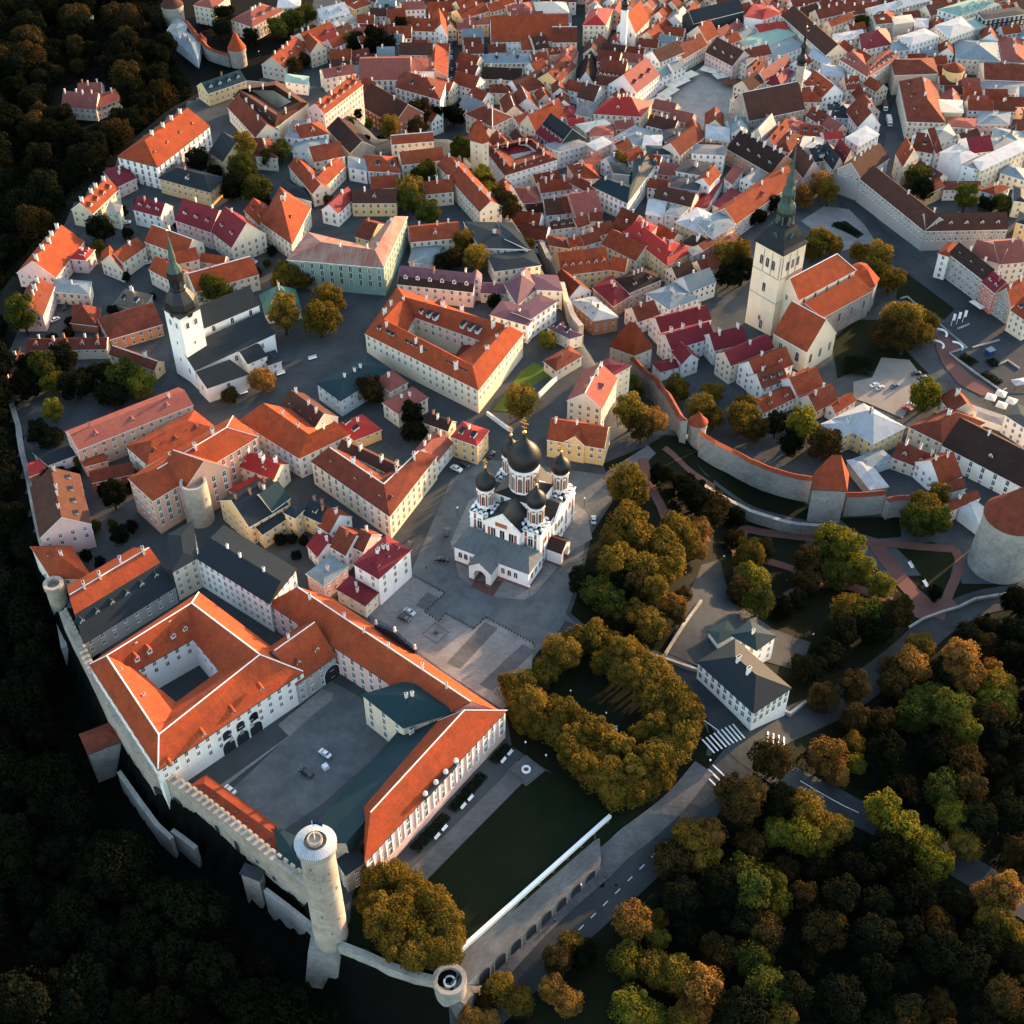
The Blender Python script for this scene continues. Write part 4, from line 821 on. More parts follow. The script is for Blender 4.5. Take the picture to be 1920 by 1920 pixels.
for i in range(25):
 t = .01 + .98 * i / 24; pp = a.lerp(b, t) + nv * .12; m.prism([(v.x - o.x, v.y - o.y) for v in (pp - d * .3 - nv * .1, pp + d * .3 - nv * .1, pp + d * .3 + nv * .1, pp - d * .3 + nv * .1)][::-1], 4.2 - o.z, 12.6 - o.z)
m.obj('pilasters', ['white'], pw)
# ------------------------------------------------------------------ domed cathedral on the square
g0, g1, g2 = G(c('R', (255, 1510))).xy, G(c('R', (915, 1755))).xy, G(c('R', (1352, 985))).xy
ux = (g1 - g0).normalized(); Wd = (g1 - g0).length; Dp = abs((g2 - g1).dot(Vector((-ux.y, ux.x))))
CA = empty('cathedral', (g0.x, g0.y, 0), math.atan2(ux.y, ux.x)); tag(CA, 'ornate white and black cathedral with five onion domes and gilded crosses on the paved square', 'cathedral')
print('cathedral', Wd, Dp)
Wd = max(24, min(30, Wd)); Dp = 43; cx = Wd * .5
wl = MB(); st = MB(); rt_ = MB(); rd = MB()
def cbox(x0, y0, x1, y1, z1, z0=1.2): wl.box(x0, y0, z0, x1, y1, z1); st.box(x0 - .15, y0 - .15, -2, x1 + .15, y1 + .15, z0 + .003)
cbox(0, 0, Wd, 10.5, 8); cbox(1.2, 10.5, Wd - 1.2, 37, 13.5); cbox(Wd * .27, 8.2, Wd * .73, 10.6, 15.5)
for ux_ in (.5, Wd - 8.5): wl.box(ux_ + .2, 10.2, 1.3, ux_ + 7.8, 18.4, 16.2); wl.box(ux_ + .2, 29, 1.3, ux_ + 7.8, 37.3, 16.2)
wl.box(Wd * .3, 10.6, 13, Wd * .7, 36, 15.6); wl.box(.4, 19.5, 1.3, Wd - .4, 28, 15.4); st.box(.3, 19.4, -2, Wd - .3, 28.1, 1.25)
wl.lathe([(6.5, 1.2), (6.5, 12)], 20, cx, 37); st.lathe([(6.7, -2), (6.7, 1.2)], 20, cx, 37); rt_.lathe([(7, 12), (7, 12.2), (0, 15)], 20, cx, 37)
wl.box(cx - 8, cx * 0 + 18, 15, cx + 8, 30.5, 20.5)
wl.obj('wall', ['white'], CA); st.obj('plinth', ['stonebase'], CA)
# roofs: narthex (hip), side terraces, nave and transept with curved profile
rt_.face([(-.4, -.4, 8), (Wd + .4, -.4, 8), (Wd - 4, 8.2, 10.6), (4, 8.2, 10.6)]); rt_.face([(Wd + .4, -.4, 8), (Wd + .4, 10.5, 8), (Wd - 4, 8.2, 10.6)]); rt_.face([(-.4, 10.5, 8), (-.4, -.4, 8), (4, 8.2, 10.6)])
rt_.face([(4, 8.2, 10.6), (Wd - 4, 8.2, 10.6), (Wd + .4, 10.5, 8), (-.4, 10.5, 8)]); rt_.box(-.4, -.4, 7.75, Wd + .4, 10.5, 8.0)
nar = rt_; nar.obj('roof', ['greymetal'], CA)
dk = MB()
dk.box(1, 10.55, 13.5, Wd - 1, 37.2, 13.8)
for x0, x1, y0, y1 in ((.5, 8.5, 10, 18.6), (Wd - 8.5, Wd - .5, 10, 18.6), (.5, 8.5, 28.8, 37.5), (Wd - 8.5, Wd - .5, 28.8, 37.5)):
 mx, my = (x0 + x1) / 2, (y0 + y1) / 2; P = [(x0, y0, 16.2), (x1, y0, 16.2), (x1, y1, 16.2), (x0, y1, 16.2)]
 for i in range(4): dk.face([P[i], P[(i + 1) % 4], (mx, my, 18.6)])
def barrel(b, ax, c0, hw, s0, s1, z, hgt, mi=0, n=10):   # ogee roof along axis
 pr = []
 for i in range(n + 1):
  t = i / n; x = -hw + 2 * hw * t; k = 1 - abs(2 * t - 1); pr.append((x, z + hgt * (k ** .8 * .75 + .25 * k * k)))
 for i in range(n):
  (x0, z0), (x1, z1) = pr[i], pr[i + 1]
  P = [(c0 + x0, s0, z0), (c0 + x1, s0, z1), (c0 + x1, s1, z1), (c0 + x0, s1, z0)] if ax == 'y' else [(s0, c0 + x0, z0), (s1, c0 + x0, z0), (s1, c0 + x1, z1), (s0, c0 + x1, z1)]
  nn = (Vector(P[1]) - Vector(P[0])).cross(Vector(P[3]) - Vector(P[0])); b.face(P if nn.z > 0 else P[::-1], mi)
 return pr
barrel(dk, 'y', cx, Wd * .25, 8.6, 36.5, 15.5, 6.2); barrel(dk, 'x', 23.7, 4.6, -.1, Wd + .1, 15.3, 4.6)
dk.face([(cx - 8.2, 17.8, 20.5), (cx + 8.2, 17.8, 20.5), (cx + 4, 20.5, 22.3), (cx - 4, 20.5, 22.3)]); dk.face([(cx + 8.2, 17.8, 20.5), (cx + 8.2, 30.7, 20.5), (cx + 4, 28, 22.3), (cx + 4, 20.5, 22.3)]); dk.face([(cx - 8.2, 30.7, 20.5), (cx - 8.2, 17.8, 20.5), (cx - 4, 20.5, 22.3), (cx - 4, 28, 22.3)]); dk.face([(cx - 4, 20.5, 22.3), (cx + 4, 20.5, 22.3), (cx + 4, 28, 22.3), (cx - 4, 28, 22.3)])
dk.obj('upper_roof', ['dome'], CA)
# gables of nave and transept
def gable(b, ax, c0, hw, s, z, hgt, dirn, th=.7, n=10, proud=.25):
 pr = []
 for i in range(n + 1):
  t = i / n; k = 1 - abs(2 * t - 1); pr.append((-hw + 2 * hw * t, z + hgt * (k ** .8 * .75 + .25 * k * k) + .35))
 P0 = [(hw, z - .6), (-hw, z - .6)] ; ring = [(x, zz) for x, zz in pr]
 def pt(x, zz, off): return (c0 + x, s + off, zz) if ax == 'y' else (s + off, c0 + x, zz)
 for i in range(n):
  a, b2 = ring[i], ring[i + 1]
  f1 = [pt(a[0], z - .6, dirn * th), pt(b2[0], z - .6, dirn * th), pt(b2[0], b2[1], dirn * th), pt(a[0], a[1], dirn * th)]
  b.face(f1 if (dirn < 0) == (ax == 'y') else f1[::-1]); f2 = [pt(a[0], a[1], dirn * th), pt(b2[0], b2[1], dirn * th), pt(b2[0], b2[1], -dirn * .2), pt(a[0], a[1], -dirn * .2)]
  b.face(f2 if (dirn < 0) == (ax == 'y') else f2[::-1])
 for s0 in (0, n):
  b.face([pt(ring[s0][0], z - .6, dirn * th), pt(ring[s0][0], ring[s0][1], dirn * th), pt(ring[s0][0], ring[s0][1], -dirn * .2), pt(ring[s0][0], z - .6, -dirn * .2)])
for a_ in (('y', cx, Wd * .25 + .2, 8.2, 15.5, 6.2, -1), ('x', 23.7, 4.8, Wd + .1, 15.3, 4.6, 1), ('x', 23.7, 4.8, -.1, 15.3, 4.6, -1)): gb = MB(); gable(gb, *a_); gb.obj('gable', ['white'], CA)
m = MB(); m.box(cx - 2.2, 7.38, 16.4, cx + 2.2, 7.48, 18.2); m.obj('mosaic', ['redtrim'], CA)
# porch with arch and gable
pm = MB(); px = Wd * .44
for sx in (-1, 1): pm.box(px + sx * 3.2 - .95, -5, 1, px + sx * 3.2 + .95, .1, 6.2)
pm.box(px - 4.15, -5, 6.2, px + 4.15, .1, 7.2); pm.face([(px - 4.15, -5, 7.2), (px + 4.15, -5, 7.2), (px, -5, 10.2)]); pm.face([(px + 4.3, .1, 7.2), (px - 4.3, .1, 7.2), (px, .1, 10.2)])
for i in range(8):
 a0, a1 = math.pi * i / 8, math.pi * (i + 1) / 8
 pm.face([(px + 2.25 * math.cos(a0), -5.02, 4 + 2.2 * math.sin(a0)), (px + 2.25 * math.cos(a0), -5.02, 6.25), (px + 2.25 * math.cos(a1), -5.02, 6.25), (px + 2.25 * math.cos(a1), -5.02, 4 + 2.2 * math.sin(a1))])
pp = pm.obj('porch', ['white'], CA)
m = MB(); m.face([(px - 4.7, -5.4, 6.95), (px, -5.4, 10.6), (px, 4, 10.6), (px - 4.7, 4, 6.95)][::-1]); m.face([(px + 4.7, -5.4, 6.95), (px, -5.4, 10.6), (px, 4, 10.6), (px + 4.7, 4, 6.95)]); m.face([(px - 4.7, -5.4, 6.6), (px - 4.7, -5.4, 6.95), (px, -5.4, 10.6), (px, -5.4, 10.2)][::-1]); m.face([(px + 4.7, -5.4, 6.6), (px + 4.7, -5.4, 6.95), (px, -5.4, 10.6), (px, -5.4, 10.2)]); m.obj('porch_roof', ['greymetal'], pp)
m = MB(); m.face([(px - 2.2, -.05, .2), (px + 2.2, -.05, .2), (px + 2.2, -.05, 6), (px - 2.2, -.05, 6)]); m.obj('door', ['wood'], pp)
m = MB()
for sx in (-1, 1): m.box(px + sx * 3.2 - 1.1, -5.15, -1, px + sx * 3.2 + 1.1, 0, 1.15)
m.obj('porch_base', ['stonebase'], pp)
# side porch on the right
m = MB(); y0 = 14.5
m.box(Wd - .3, y0, 1, Wd + 5.2, y0 + 1.6, 6); m.box(Wd - .3, y0 + 5.4, 1, Wd + 5.2, y0 + 7, 6); m.box(Wd - .3, y0, 6, Wd + 5.2, y0 + 7, 6.8); m.face([(Wd + 5.2, y0, 6.8), (Wd + 5.2, y0 + 7, 6.8), (Wd + 5.2, y0 + 3.5, 9)]); sp_ = m.obj('side_porch', ['white'], CA)
m = MB(); m.face([(Wd + 5.5, y0 - .4, 6.6), (Wd + 5.5, y0 + 3.5, 9.3), (Wd - .5, y0 + 3.5, 9.3), (Wd - .5, y0 - .4, 6.6)]); m.face([(Wd + 5.5, y0 + 7.4, 6.6), (Wd - .5, y0 + 7.4, 6.6), (Wd - .5, y0 + 3.5, 9.3), (Wd + 5.5, y0 + 3.5, 9.3)]); m.obj('porch_roof', ['darkbrown'], sp_)
m = MB(); m.box(Wd - .2, y0 - .15, -2, Wd + 5.35, y0 + 1.75, 1.05); m.box(Wd - .2, y0 + 5.3, -2, Wd + 5.35, y0 + 7.15, 1.05); m.obj('porch_base', ['stonebase'], sp_)
# red pilaster strips, cornices
for q_ in ((2.2, 10.05, 9, 3.0, 10.21, 15.8), (5.8, 10.05, 9, 6.6, 10.21, 15.8), (Wd - 3.0, 10.05, 9, Wd - 2.2, 10.21, 15.8), (Wd - 6.6, 10.05, 9, Wd - 5.8, 10.21, 15.8), (Wd * .27 + 1.0, 8.08, 9.8, Wd * .27 + 1.9, 8.22, 15), (Wd * .73 - 1.9, 8.08, 9.8, Wd * .73 - 1.0, 8.22, 15), (Wd - .75, 12, 2, Wd - .6, 12.9, 13), (Wd - .75, 16.2, 2, Wd - .6, 17.1, 13), (Wd - .75, 30, 2, Wd - .6, 30.9, 13), (Wd - .75, 35, 2, Wd - .6, 35.9, 13)):
 m = MB(); m.box(*q_); m.obj('red_strip', ['redtrim'], CA)
m = MB()
for z in (4.2, 13.2, 16.0):
 m.box(Wd - .65, 10, z, Wd - .35, 37.4, z + .3); m.box(.45, 10, z, .65, 37.4, z + .3)
 if z > 8: m.box(.5, 9.95, z, Wd * .27, 10.25, z + .3); m.box(Wd * .73, 9.95, z, Wd - .5, 10.25, z + .3)
m.box(Wd * .27 - .15, 8.0, 15.0, Wd * .73 + .15, 8.3, 15.35); m.box(-.15, -.2, 7.3, Wd + .15, .1, 7.6); m.box(Wd - .1, -.2, 7.3, Wd + .2, 10.4, 7.6); m.obj('cornice', ['benchw'], CA)
for x in (Wd * .08, Wd * .155, Wd * .23, Wd * .66, Wd * .745, Wd * .83): inst('window', WIN['a'], CA, (x, -.02, 3.4), math.pi)
for x in (cx - 3.4, cx, cx + 3.4): inst('window', WIN['b'], CA, (x, 8.18, 10.2), math.pi)
for x in (4.4, Wd - 4.4): inst('window', WIN['b'], CA, (x, 10.18, 9.6), math.pi)
for y in (2.5, 5.5, 8.5): inst('window', WIN['a'], CA, (Wd + .02, y, 3.4), -math.pi / 2)
for y in (14, 33): inst('window', WIN['b'], CA, (Wd - .68, y, 9.8), -math.pi / 2)
for y in (21.3, 23.7, 26.1): inst('window', WIN['b'], CA, (Wd - .38, y, 9), -math.pi / 2); inst('window', WIN['a'], CA, (Wd - .38, y, 3.5), -math.pi / 2)
for x in (cx - 5, cx - 1.7, cx + 1.7, cx + 5): inst('window', WIN['a'], CA, (x, 17.98, 17.2), math.pi)
def onion(R, z, k=1.0): return [(R * r, z + R * t * k) for r, t in ((.9, 0), (1.0, .18), (1.07, .45), (1.08, .65), (1.02, .92), (.88, 1.2), (.68, 1.46), (.46, 1.68), (.28, 1.88), (.16, 2.08), (.09, 2.32), (.05, 2.5))]
def cross(z, s, par, loc):
 m = MB(); m.lathe([(.05 * s, 0), (.45 * s, .3 * s), (.45 * s, .6 * s), (.08 * s, 1.0 * s)], 10); m.box(-.09 * s, -.09 * s, .9 * s, .09 * s, .09 * s, 4 * s); m.box(-.95 * s, -.08 * s, 2.6 * s, .95 * s, .08 * s, 2.85 * s); m.box(-.5 * s, -.08 * s, 3.3 * s, .5 * s, .08 * s, 3.5 * s); m.box(-.55 * s, -.075 * s, 1.6 * s, .55 * s, .075 * s, 1.78 * s)
 o = m.obj('cross', ['gold'], par); o.location = (loc[0], loc[1], z)
def kokosh(b, x, y, z, rz, r):       # round decorative gable: white rim with dark field
 M = Matrix.Translation((x, y, z)) @ Matrix.Rotation(rz, 4, 'Z'); n = 8
 for i in range(n):
  a0, a1 = math.pi * i / n, math.pi * (i + 1) / n
  o0, o1, i0, i1 = [(q * math.cos(t), q * math.sin(t)) for q, t in ((r, a0), (r, a1), (r * .72, a0), (r * .72, a1))]
  b.face([M @ Vector((o0[0], .5, o0[1])), M @ Vector((o1[0], .5, o1[1])), M @ Vector((i1[0], .5, i1[1])), M @ Vector((i0[0], .5, i0[1]))][::-1], 0)
  b.face([M @ Vector((o0[0], .5, o0[1])), M @ Vector((o1[0], .5, o1[1])), M @ Vector((o1[0] * .9, -.6, o1[1])), M @ Vector((o0[0] * .9, -.6, o0[1]))], 0)
 b.face([M @ Vector((r * .74 * math.cos(math.pi * i / n), .42, r * .74 * math.sin(math.pi * i / n))) for i in range(n + 1)][::-1], 1)
def drum(x, y, z0, z1, R, nwin, domeR, label):
 m = MB(); m.lathe([(R + .2, z0), (R + .2, z0 + .5), (R, z0 + .5), (R, z1 - .6), (R + .3, z1 - .5), (R + .3, z1), (R - .2, z1 + .25), (0, z1 + .25)], 24, x, y); o = m.obj('drum', ['white'], CA)
 m = MB(); m.lathe(onion(domeR, z1 + .1), 32, x, y); dm = m.obj('onion_dome', ['dome'], CA, smooth=True, merge=True); cross(z1 + domeR * 2.45, domeR * .27 + .25, CA, (x, y))
 for i in range(nwin):
  a = 2 * math.pi * i / nwin + .2; hh = (z1 - z0) - 2.4
  me = WIN['a'] if R < 4 else WIN['b']; sc_ = (.8, 1, hh / (2.6 if R < 4 else 4.6) * .85); w1 = inst('window', me, CA, (x + (R + .02) * math.cos(a), y + (R + .02) * math.sin(a), z0 + .9), a - math.pi / 2, sc_)
 m = MB()
 for i in range(nwin):
  a = 2 * math.pi * (i + .5) / nwin + .2; M = Matrix.Translation((x, y, 0)) @ Matrix.Rotation(a - math.pi / 2, 4, 'Z'); m.box(-.28, R - .1, z0 + .6, .28, R + .1, z1 - 1.4, 0, M)
 m.obj('red_panel', ['redtrim'], CA)
 m = MB()
 for i in range(nwin): kokosh(m, x + (R - .25) * math.cos(2 * math.pi * i / nwin + .2), y + (R - .25) * math.sin(2 * math.pi * i / nwin + .2), z1 - 1.55, 2 * math.pi * i / nwin + .2 - math.pi / 2, min(1.0, math.pi * R / nwin * .95))
 m.obj('arcature', ['benchw', 'redtrim'], CA)
for x, y in ((4.6, 14.4), (Wd - 4.6, 14.4), (4.6, 33), (Wd - 4.6, 33)):
 drum(x, y, 18.2, 25.6, 2.75, 8, 3.25, '')
 m = MB()
 for i in range(8):
  a = 2 * math.pi * i / 8; kokosh(m, x + 2.7 * math.cos(a), y + 2.7 * math.sin(a), 17.3, a - math.pi / 2, 1.1)
 for sx, sy, rz in ((0, -1, math.pi), (1, 0, -math.pi / 2), (0, 1, 0), (-1, 0, math.pi / 2)):
  for t in (-2.0, 0, 2.0): kokosh(m, x + sx * 3.6 + (t if sx == 0 else 0), y + sy * 3.7 + (t if sy == 0 else 0), 16.1, rz, 1.05)
 m.obj('kokoshnik', ['benchw', 'dome'], CA)
drum(cx, 24.3, 22, 31.6, 4.95, 12, 5.35, '')
# ------------------------------------------------------------------ big white church with baroque spire
gn = G(c('S', (505, 1545)));
def ztop(px, g): return zat(px, g.y)
zt = zat(c('S', (620, 910)), gn.y); P_ = [A(p, zt).xy for p in c('S', (393, 800), (620, 912), (812, 822))]
ln = ((P_[1] - P_[0]).length + (P_[2] - P_[1]).length) / 2; e1 = ((P_[0] - P_[1]).normalized() + Vector((-(P_[2] - P_[1]).normalized().y, (P_[2] - P_[1]).normalized().x))).normalized()
print('nig tower', zt - gn.z, (P_[1] - P_[0]).length, (P_[2] - P_[1]).length, gn.z)
b0 = P_[1]; e2 = Vector((e1.y, -e1.x)); 
if e2.dot(P_[2] - b0) < 0: e2 = -e2
TW = ln
NG = empty('church', (b0.x, b0.y, gn.z), math.atan2(e2.y, e2.x)); tag(NG, 'large white church with square tower, green-black baroque spire and orange roofs', 'church')
def Nl(p, z): v = A(p, z).xy - b0; return (v.dot(e2), v.dot(e1))        # local (x along right face, y along left face)
HT = zt - gn.z
sgn = 1 if Vector((-e2.y, e2.x)).dot(e1) > 0 else -1
m = MB(); m.box(0, 0, -3, TW, TW, HT); m.obj('tower', ['beige' if 0 else 'cream'], NG)
tower_o = NG.children[0]
def nwin(key, x, y, z, rz, par=NG): return inst('window', WIN[key], par, (x, y, z), rz)
for t in (.28, .5, .72): nwin('b', 0 - .02, TW * t, HT - 9.5, math.pi / 2); nwin('b', TW * t, -.02, HT - 9.5, math.pi)
for t in (.5,): nwin('b', -.02, TW * t, HT - 22, math.pi / 2); nwin('b', TW * t, -.02, HT - 22, math.pi); nwin('a', -.02, TW * t, HT - 37, math.pi / 2)
m = MB()      # blind lancets and window frames in relief
for t in (.2, .5, .8):
 for z0, hh in ((HT - 12.4, 10.8),): m.box(-.22, TW * t - .16 - TW * .15, z0, 0, TW * t + .16 - TW * .15, z0 + hh); m.box(TW * t - .16 - TW * .15, -.22, z0, TW * t + .16 - TW * .15, 0, z0 + hh)
for z in (HT - 12.8, HT - 25, HT - .6): m.box(-.2, .1, z, 0, TW - .1, z + .35); m.box(.1, -.2, z, TW - .1, 0, z + .35)
m.obj('relief', ['lime'], NG)
nwin('b', -.02, TW * .42, 1, math.pi / 2)
# copper helm
hb = MB(); s0 = TW * .72
prof = [(s0 + .9, HT - .1), (s0 + .9, HT + .25), (s0 * .93, HT + 1.6), (s0 * .80, HT + 4.2), (s0 * .62, HT + 6.6), (s0 * .46, HT + 8.4), (s0 * .38, HT + 9.6)]
hb.lathe([(r * (1.0), z) for r, z in prof], 4, TW / 2, TW / 2, a0=math.pi / 4); he = hb.obj('helm', ['slate'], NG)
m = MB(); R0 = TW * .27
pr2 = [(R0 * 1.05, HT + 8.8), (R0 * 1.08, HT + 9.6), (R0 * .42, HT + 10.0), (R0 * .42, HT + 13.8), (R0 * 1.05, HT + 14.1), (R0 * .95, HT + 15.2), (R0 * .98, HT + 17), (R0 * .8, HT + 18.6), (R0 * .5, HT + 19.6), (R0 * .3, HT + 20), (R0 * .3, HT + 23), (R0 * .72, HT + 23.4), (R0 * .6, HT + 25.4), (R0 * .36, HT + 26.4), (R0 * .44, HT + 27), (R0 * .40, HT + 29), (R0 * .5, HT + 29.4), (R0 * .34, HT + 31)]
tipz = zat(c('S', (737, 45)), A(c('S', (600, 860)), zt).y + 1); tipz = max(tipz - gn.z, HT + 40)
pr2 += [(R0 * .26, HT + 32), (R0 * .15, HT + 36), (.12, tipz - 2), (0, tipz)]
m.lathe(pr2, 8, TW / 2, TW / 2, mis=[0] * 5 + [1] * 9 + [1] * 20, a0=math.pi / 8)
for rr_, z0_, z1_ in ((R0 * .84, HT + 9.6, HT + 14.1), (R0 * .58, HT + 19.6, HT + 23.4)):
 for i in range(8):
  a = 2 * math.pi * (i + .5) / 8; m.box(-.28, -.28, z0_, .28, .28, z1_, 1, Matrix.Translation((TW / 2 + rr_ * math.cos(a), TW / 2 + rr_ * math.sin(a), 0)) @ Matrix.Rotation(a, 4, 'Z'))
surf('verdigris', (.055, .085, .072), dirt=.6, seams=.5, streak=.5); sp_o = m.obj('spire', ['slate', 'verdigris'], NG)
for dx, dy, rz in ((-1, 0, math.pi / 2), (0, -1, math.pi), (1, 0, -math.pi / 2), (0, 1, 0)):
 m = MB(); m.box(-1.5, -3, 0, 1.5, 0, 1.8, 1); m.face([(-1.9, .3, 1.6), (1.9, .3, 1.6), (0, .3, 3)][::-1], 1)
 for s_ in (1, -1): q = [(s_ * 2, .35, 1.5), (0, .35, 3.1), (0, -3, 3.1), (s_ * 2, -3, 1.5)]; m.face(q if s_ < 0 else q[::-1], 0)
 o = m.obj('spire_dormer', ['copper', 'iron'], NG); o.location = (TW / 2 + dx * s0 * .56, TW / 2 + dy * s0 * .56, HT + 3.6); o.rotation_euler = (0, 0, rz)
m = MB(); m.lathe([(.05, 0), (.5, .4), (.5, .8), (.05, 1.2), (.05, 2.6), (0, 2.7)], 10); o = m.obj('finial', ['gold'], NG); o.location = (TW / 2, TW / 2, tipz - 1)
# nave, aisle and chapel as wings that hang under the same church
class Sub(House):
 def __init__(s, root, wall, roof, trim='trim'):
  s.root = root; s.o = Vector(root.location); s.wall, s.roof, s.trim = wall, roof, trim; s.w = MB(); s.r = MB(); s.wins = []; s.ch = []; s.dm = []; s.sk = []; s.caps = []; s.fp = []; s.rz = root.rotation_euler.z
 def L(s, x, y, z):
  dx, dy = x - s.o.x, y - s.o.y; cc, sn = math.cos(-s.rz), math.sin(-s.rz); return (dx * cc - dy * sn, dx * sn + dy * cc, z - s.o.z)
 def finish(s, **kw):
  n0 = set(s.root.children); House.finish(s, **kw)
  for o in s.root.children:
   if o not in n0 and o.name.startswith('window'): o.rotation_euler.z -= s.rz
def sub_wing(root, wall, roof, k, mode, pts, zE, sl, shed=None, **kw):
 hs = Sub(root, wall, roof); zG = root.location.z - 3; cap = kw.pop('cap', False); mw = kw.pop('maxwin', 20)
 if shed is None: O, I, Rg, zE_, zR = frame_of(mode, c(k, *pts), 0, zE, sl)
 else:
  O = [A(p, zE).xy for p in c(k, *pts[:2])]; Rg = [A(p, shed).xy for p in c(k, *pts[2:])]; zR = shed; I = [r + (r - o).normalized() * .3 for o, r in zip(O, Rg)]
 hs.wing(O, I, Rg, zE, zG, zR, cap=cap, **kw); hs.finish(maxwin=mw); return hs
gz = gn.z
sub_wing(NG, 'cream', 'orange', 'S', 'g', [(740, 1262), (1185, 1025), (1130, 857)], gz + 22, 1.15, cap=True, ends='gh', win='a', sp=7, fl=1)
sub_wing(NG, 'limegrey', 'orange', 'S', 's', [(925, 1400), (1312, 1190), (790, 1290), (1195, 1065)], gz + 14, .5, shed=gz + 20, ends='gg', win='b', sp=7, fl=1, wz=2)
sub_wing(NG, 'cream', 'orange', 'S', 'g', [(545, 1520), (808, 1668), (928, 1402)], gz + 13, 1.2, cap=True, ends='gg', win='b', sp=6, fl=1, wz=2)
ap = MB(); aq = A(c('S', (1215, 1090)), gz + 14); lx, ly = (aq.xy - b0).dot(e2), (aq.xy - b0).dot(e1)
ap.lathe([(8.5, -3), (8.5, 14)], 8, lx, ly + 0); ap.obj('apse', ['limegrey'], NG); m = MB(); m.lathe([(9, 13.9), (9, 14.2), (3.5, 20), (0, 21)], 8, lx, ly); m.obj('apse_roof', ['orange'], NG)
# ------------------------------------------------------------------ white hilltop church with dark roofs
dg = G(c('H', (1042, 1015))); dz = zat(c('H', (1010, 652)), dg.y); Pd = [A(p, dz).xy for p in c('H', (905, 602), (1010, 653), (1128, 600))]
e1 = ((Pd[0] - Pd[1]).normalized() + Vector((-(Pd[2] - Pd[1]).normalized().y, (Pd[2] - Pd[1]).normalized().x))).normalized(); e2 = Vector((e1.y, -e1.x))
if e2.dot(Pd[2] - Pd[1]) < 0: e2 = -e2
T2 = ((Pd[1] - Pd[0]).length + (Pd[2] - Pd[1]).length) / 2; HD = dz - 0; print('dome tower', HD, T2)
DC = empty('church', (Pd[1].x, Pd[1].y, 0), math.atan2(e2.y, e2.x)); tag(DC, 'white church with dark metal roofs and a black bulbous tower helm on the hilltop', 'church')
m = MB(); m.box(0, 0, -2, T2, T2, HD); m.obj('tower', ['white'], DC)
for t in (.3, .7): nw = inst('window', WIN['a'], DC, (-.02, T2 * t, HD - 6), math.pi / 2); inst('window', WIN['a'], DC, (T2 * t, -.02, HD - 6), math.pi)
for z in (HD - 14, HD - 22): inst('window', WIN['slit'], DC, (-.02, T2 * .5, z), math.pi / 2); inst('window', WIN['slit'], DC, (T2 * .5, -.02, z), math.pi)
s0 = T2 * .71; R0 = T2 * .3
m = MB(); m.lathe([(s0 + .6, HD - .2), (s0 + .6, HD + .1), (s0 * .8, HD + 2.2)], 4, T2 / 2, T2 / 2, a0=math.pi / 4)
tip = max(zat(c('H', (937, 152)), (Pd[0].y + Pd[2].y) / 2), HD + 25)
sc_ = (tip - HD) / 34
m.lathe([(s0 * .9, HD + 1.2), (s0 * .92, HD + 2.5 * sc_), (s0 * .85, HD + 4.5 * sc_), (s0 * .62, HD + 7 * sc_), (s0 * .46, HD + 8.6 * sc_), (R0 * 1.1, HD + 9.4 * sc_), (R0 * .95, HD + 9.8 * sc_), (R0 * .95, HD + 13.6 * sc_), (R0 * 1.15, HD + 14 * sc_), (R0 * 1.05, HD + 16.5 * sc_), (R0 * .85, HD + 18 * sc_), (R0 * .5, HD + 19.4 * sc_), (R0 * .42, HD + 20.5 * sc_), (R0 * .45, HD + 22 * sc_), (.1, tip - 1.5), (0, tip - 1.4)], 8, T2 / 2, T2 / 2, a0=math.pi / 8, mis=[0] * 9 + [1] * 12)
m.obj('helm', ['dome', 'verdigris'], DC)
for i in range(8): a = 2 * math.pi * i / 8; inst('window', WIN['k'], DC, (T2 / 2 + R0 * .93 * math.cos(a), T2 / 2 + R0 * .93 * math.sin(a), HD + 10.2 * sc_), a - math.pi / 2, (1, 1, sc_))
m = MB(); m.lathe([(.05, 0), (.45, .4), (.45, .8), (.05, 1.2), (.05, 2), (0, 2.1)], 10); o = m.obj('finial', ['gold'], DC); o.location = (T2 / 2, T2 / 2, tip - 1.6)
for dx, dy, rz in ((-1, 0, math.pi / 2), (0, -1, math.pi)):
 m = MB(); m.lathe([(1.25, 0), (1.25, .2), (0, .2)], 20, M=Matrix.Rotation(-math.pi / 2, 4, 'X')); m.lathe([(1.0, .22), (0, .22)], 20, mi=1, M=Matrix.Rotation(-math.pi / 2, 4, 'X')); m.box(-.06, .23, 0, .06, .27, .8, 0); m.box(-.0, .23, -.06, .6, .27, .06, 0)
 o = m.obj('clock', ['gold', 'iron'], DC); o.location = (T2 / 2 + dx * T2 / 2, T2 / 2 + dy * T2 / 2, HD - .6); o.rotation_euler = (0, 0, rz)
sub_wing(DC, 'white', 'slate', 'H', 'g', [(1145, 706), (1457, 574), (1396, 470)], 17, .9, ends='gg', win='a', sp=8, fl=1)
sub_wing(DC, 'white', 'slate', 'H', 's', [(1096, 945), (1545, 738), (1018, 822), (1468, 615)], 9.5, .5, shed=14.5, ends='gg', win='a', sp=9, fl=1, wz=1)
sub_wing(DC, 'white', 'slate', 'H', 's', [(1165, 1045), (1400, 965), (1102, 955), (1290, 885)], 7, .5, shed=10, ends='gg', win='a', sp=9, fl=1)
sub_wing(DC, 'white', 'slate', 'H', 'g', [(1392, 908), (1500, 862), (1438, 808)], 7.5, .5, ends='gg', win='s', sp=2.6)
sub_wing(DC, 'white', 'slate', 'H', 'h', [(1510, 915), (1582, 890), (1545, 832)], 5, .3, ends='hh', win='n', sp=2.6)
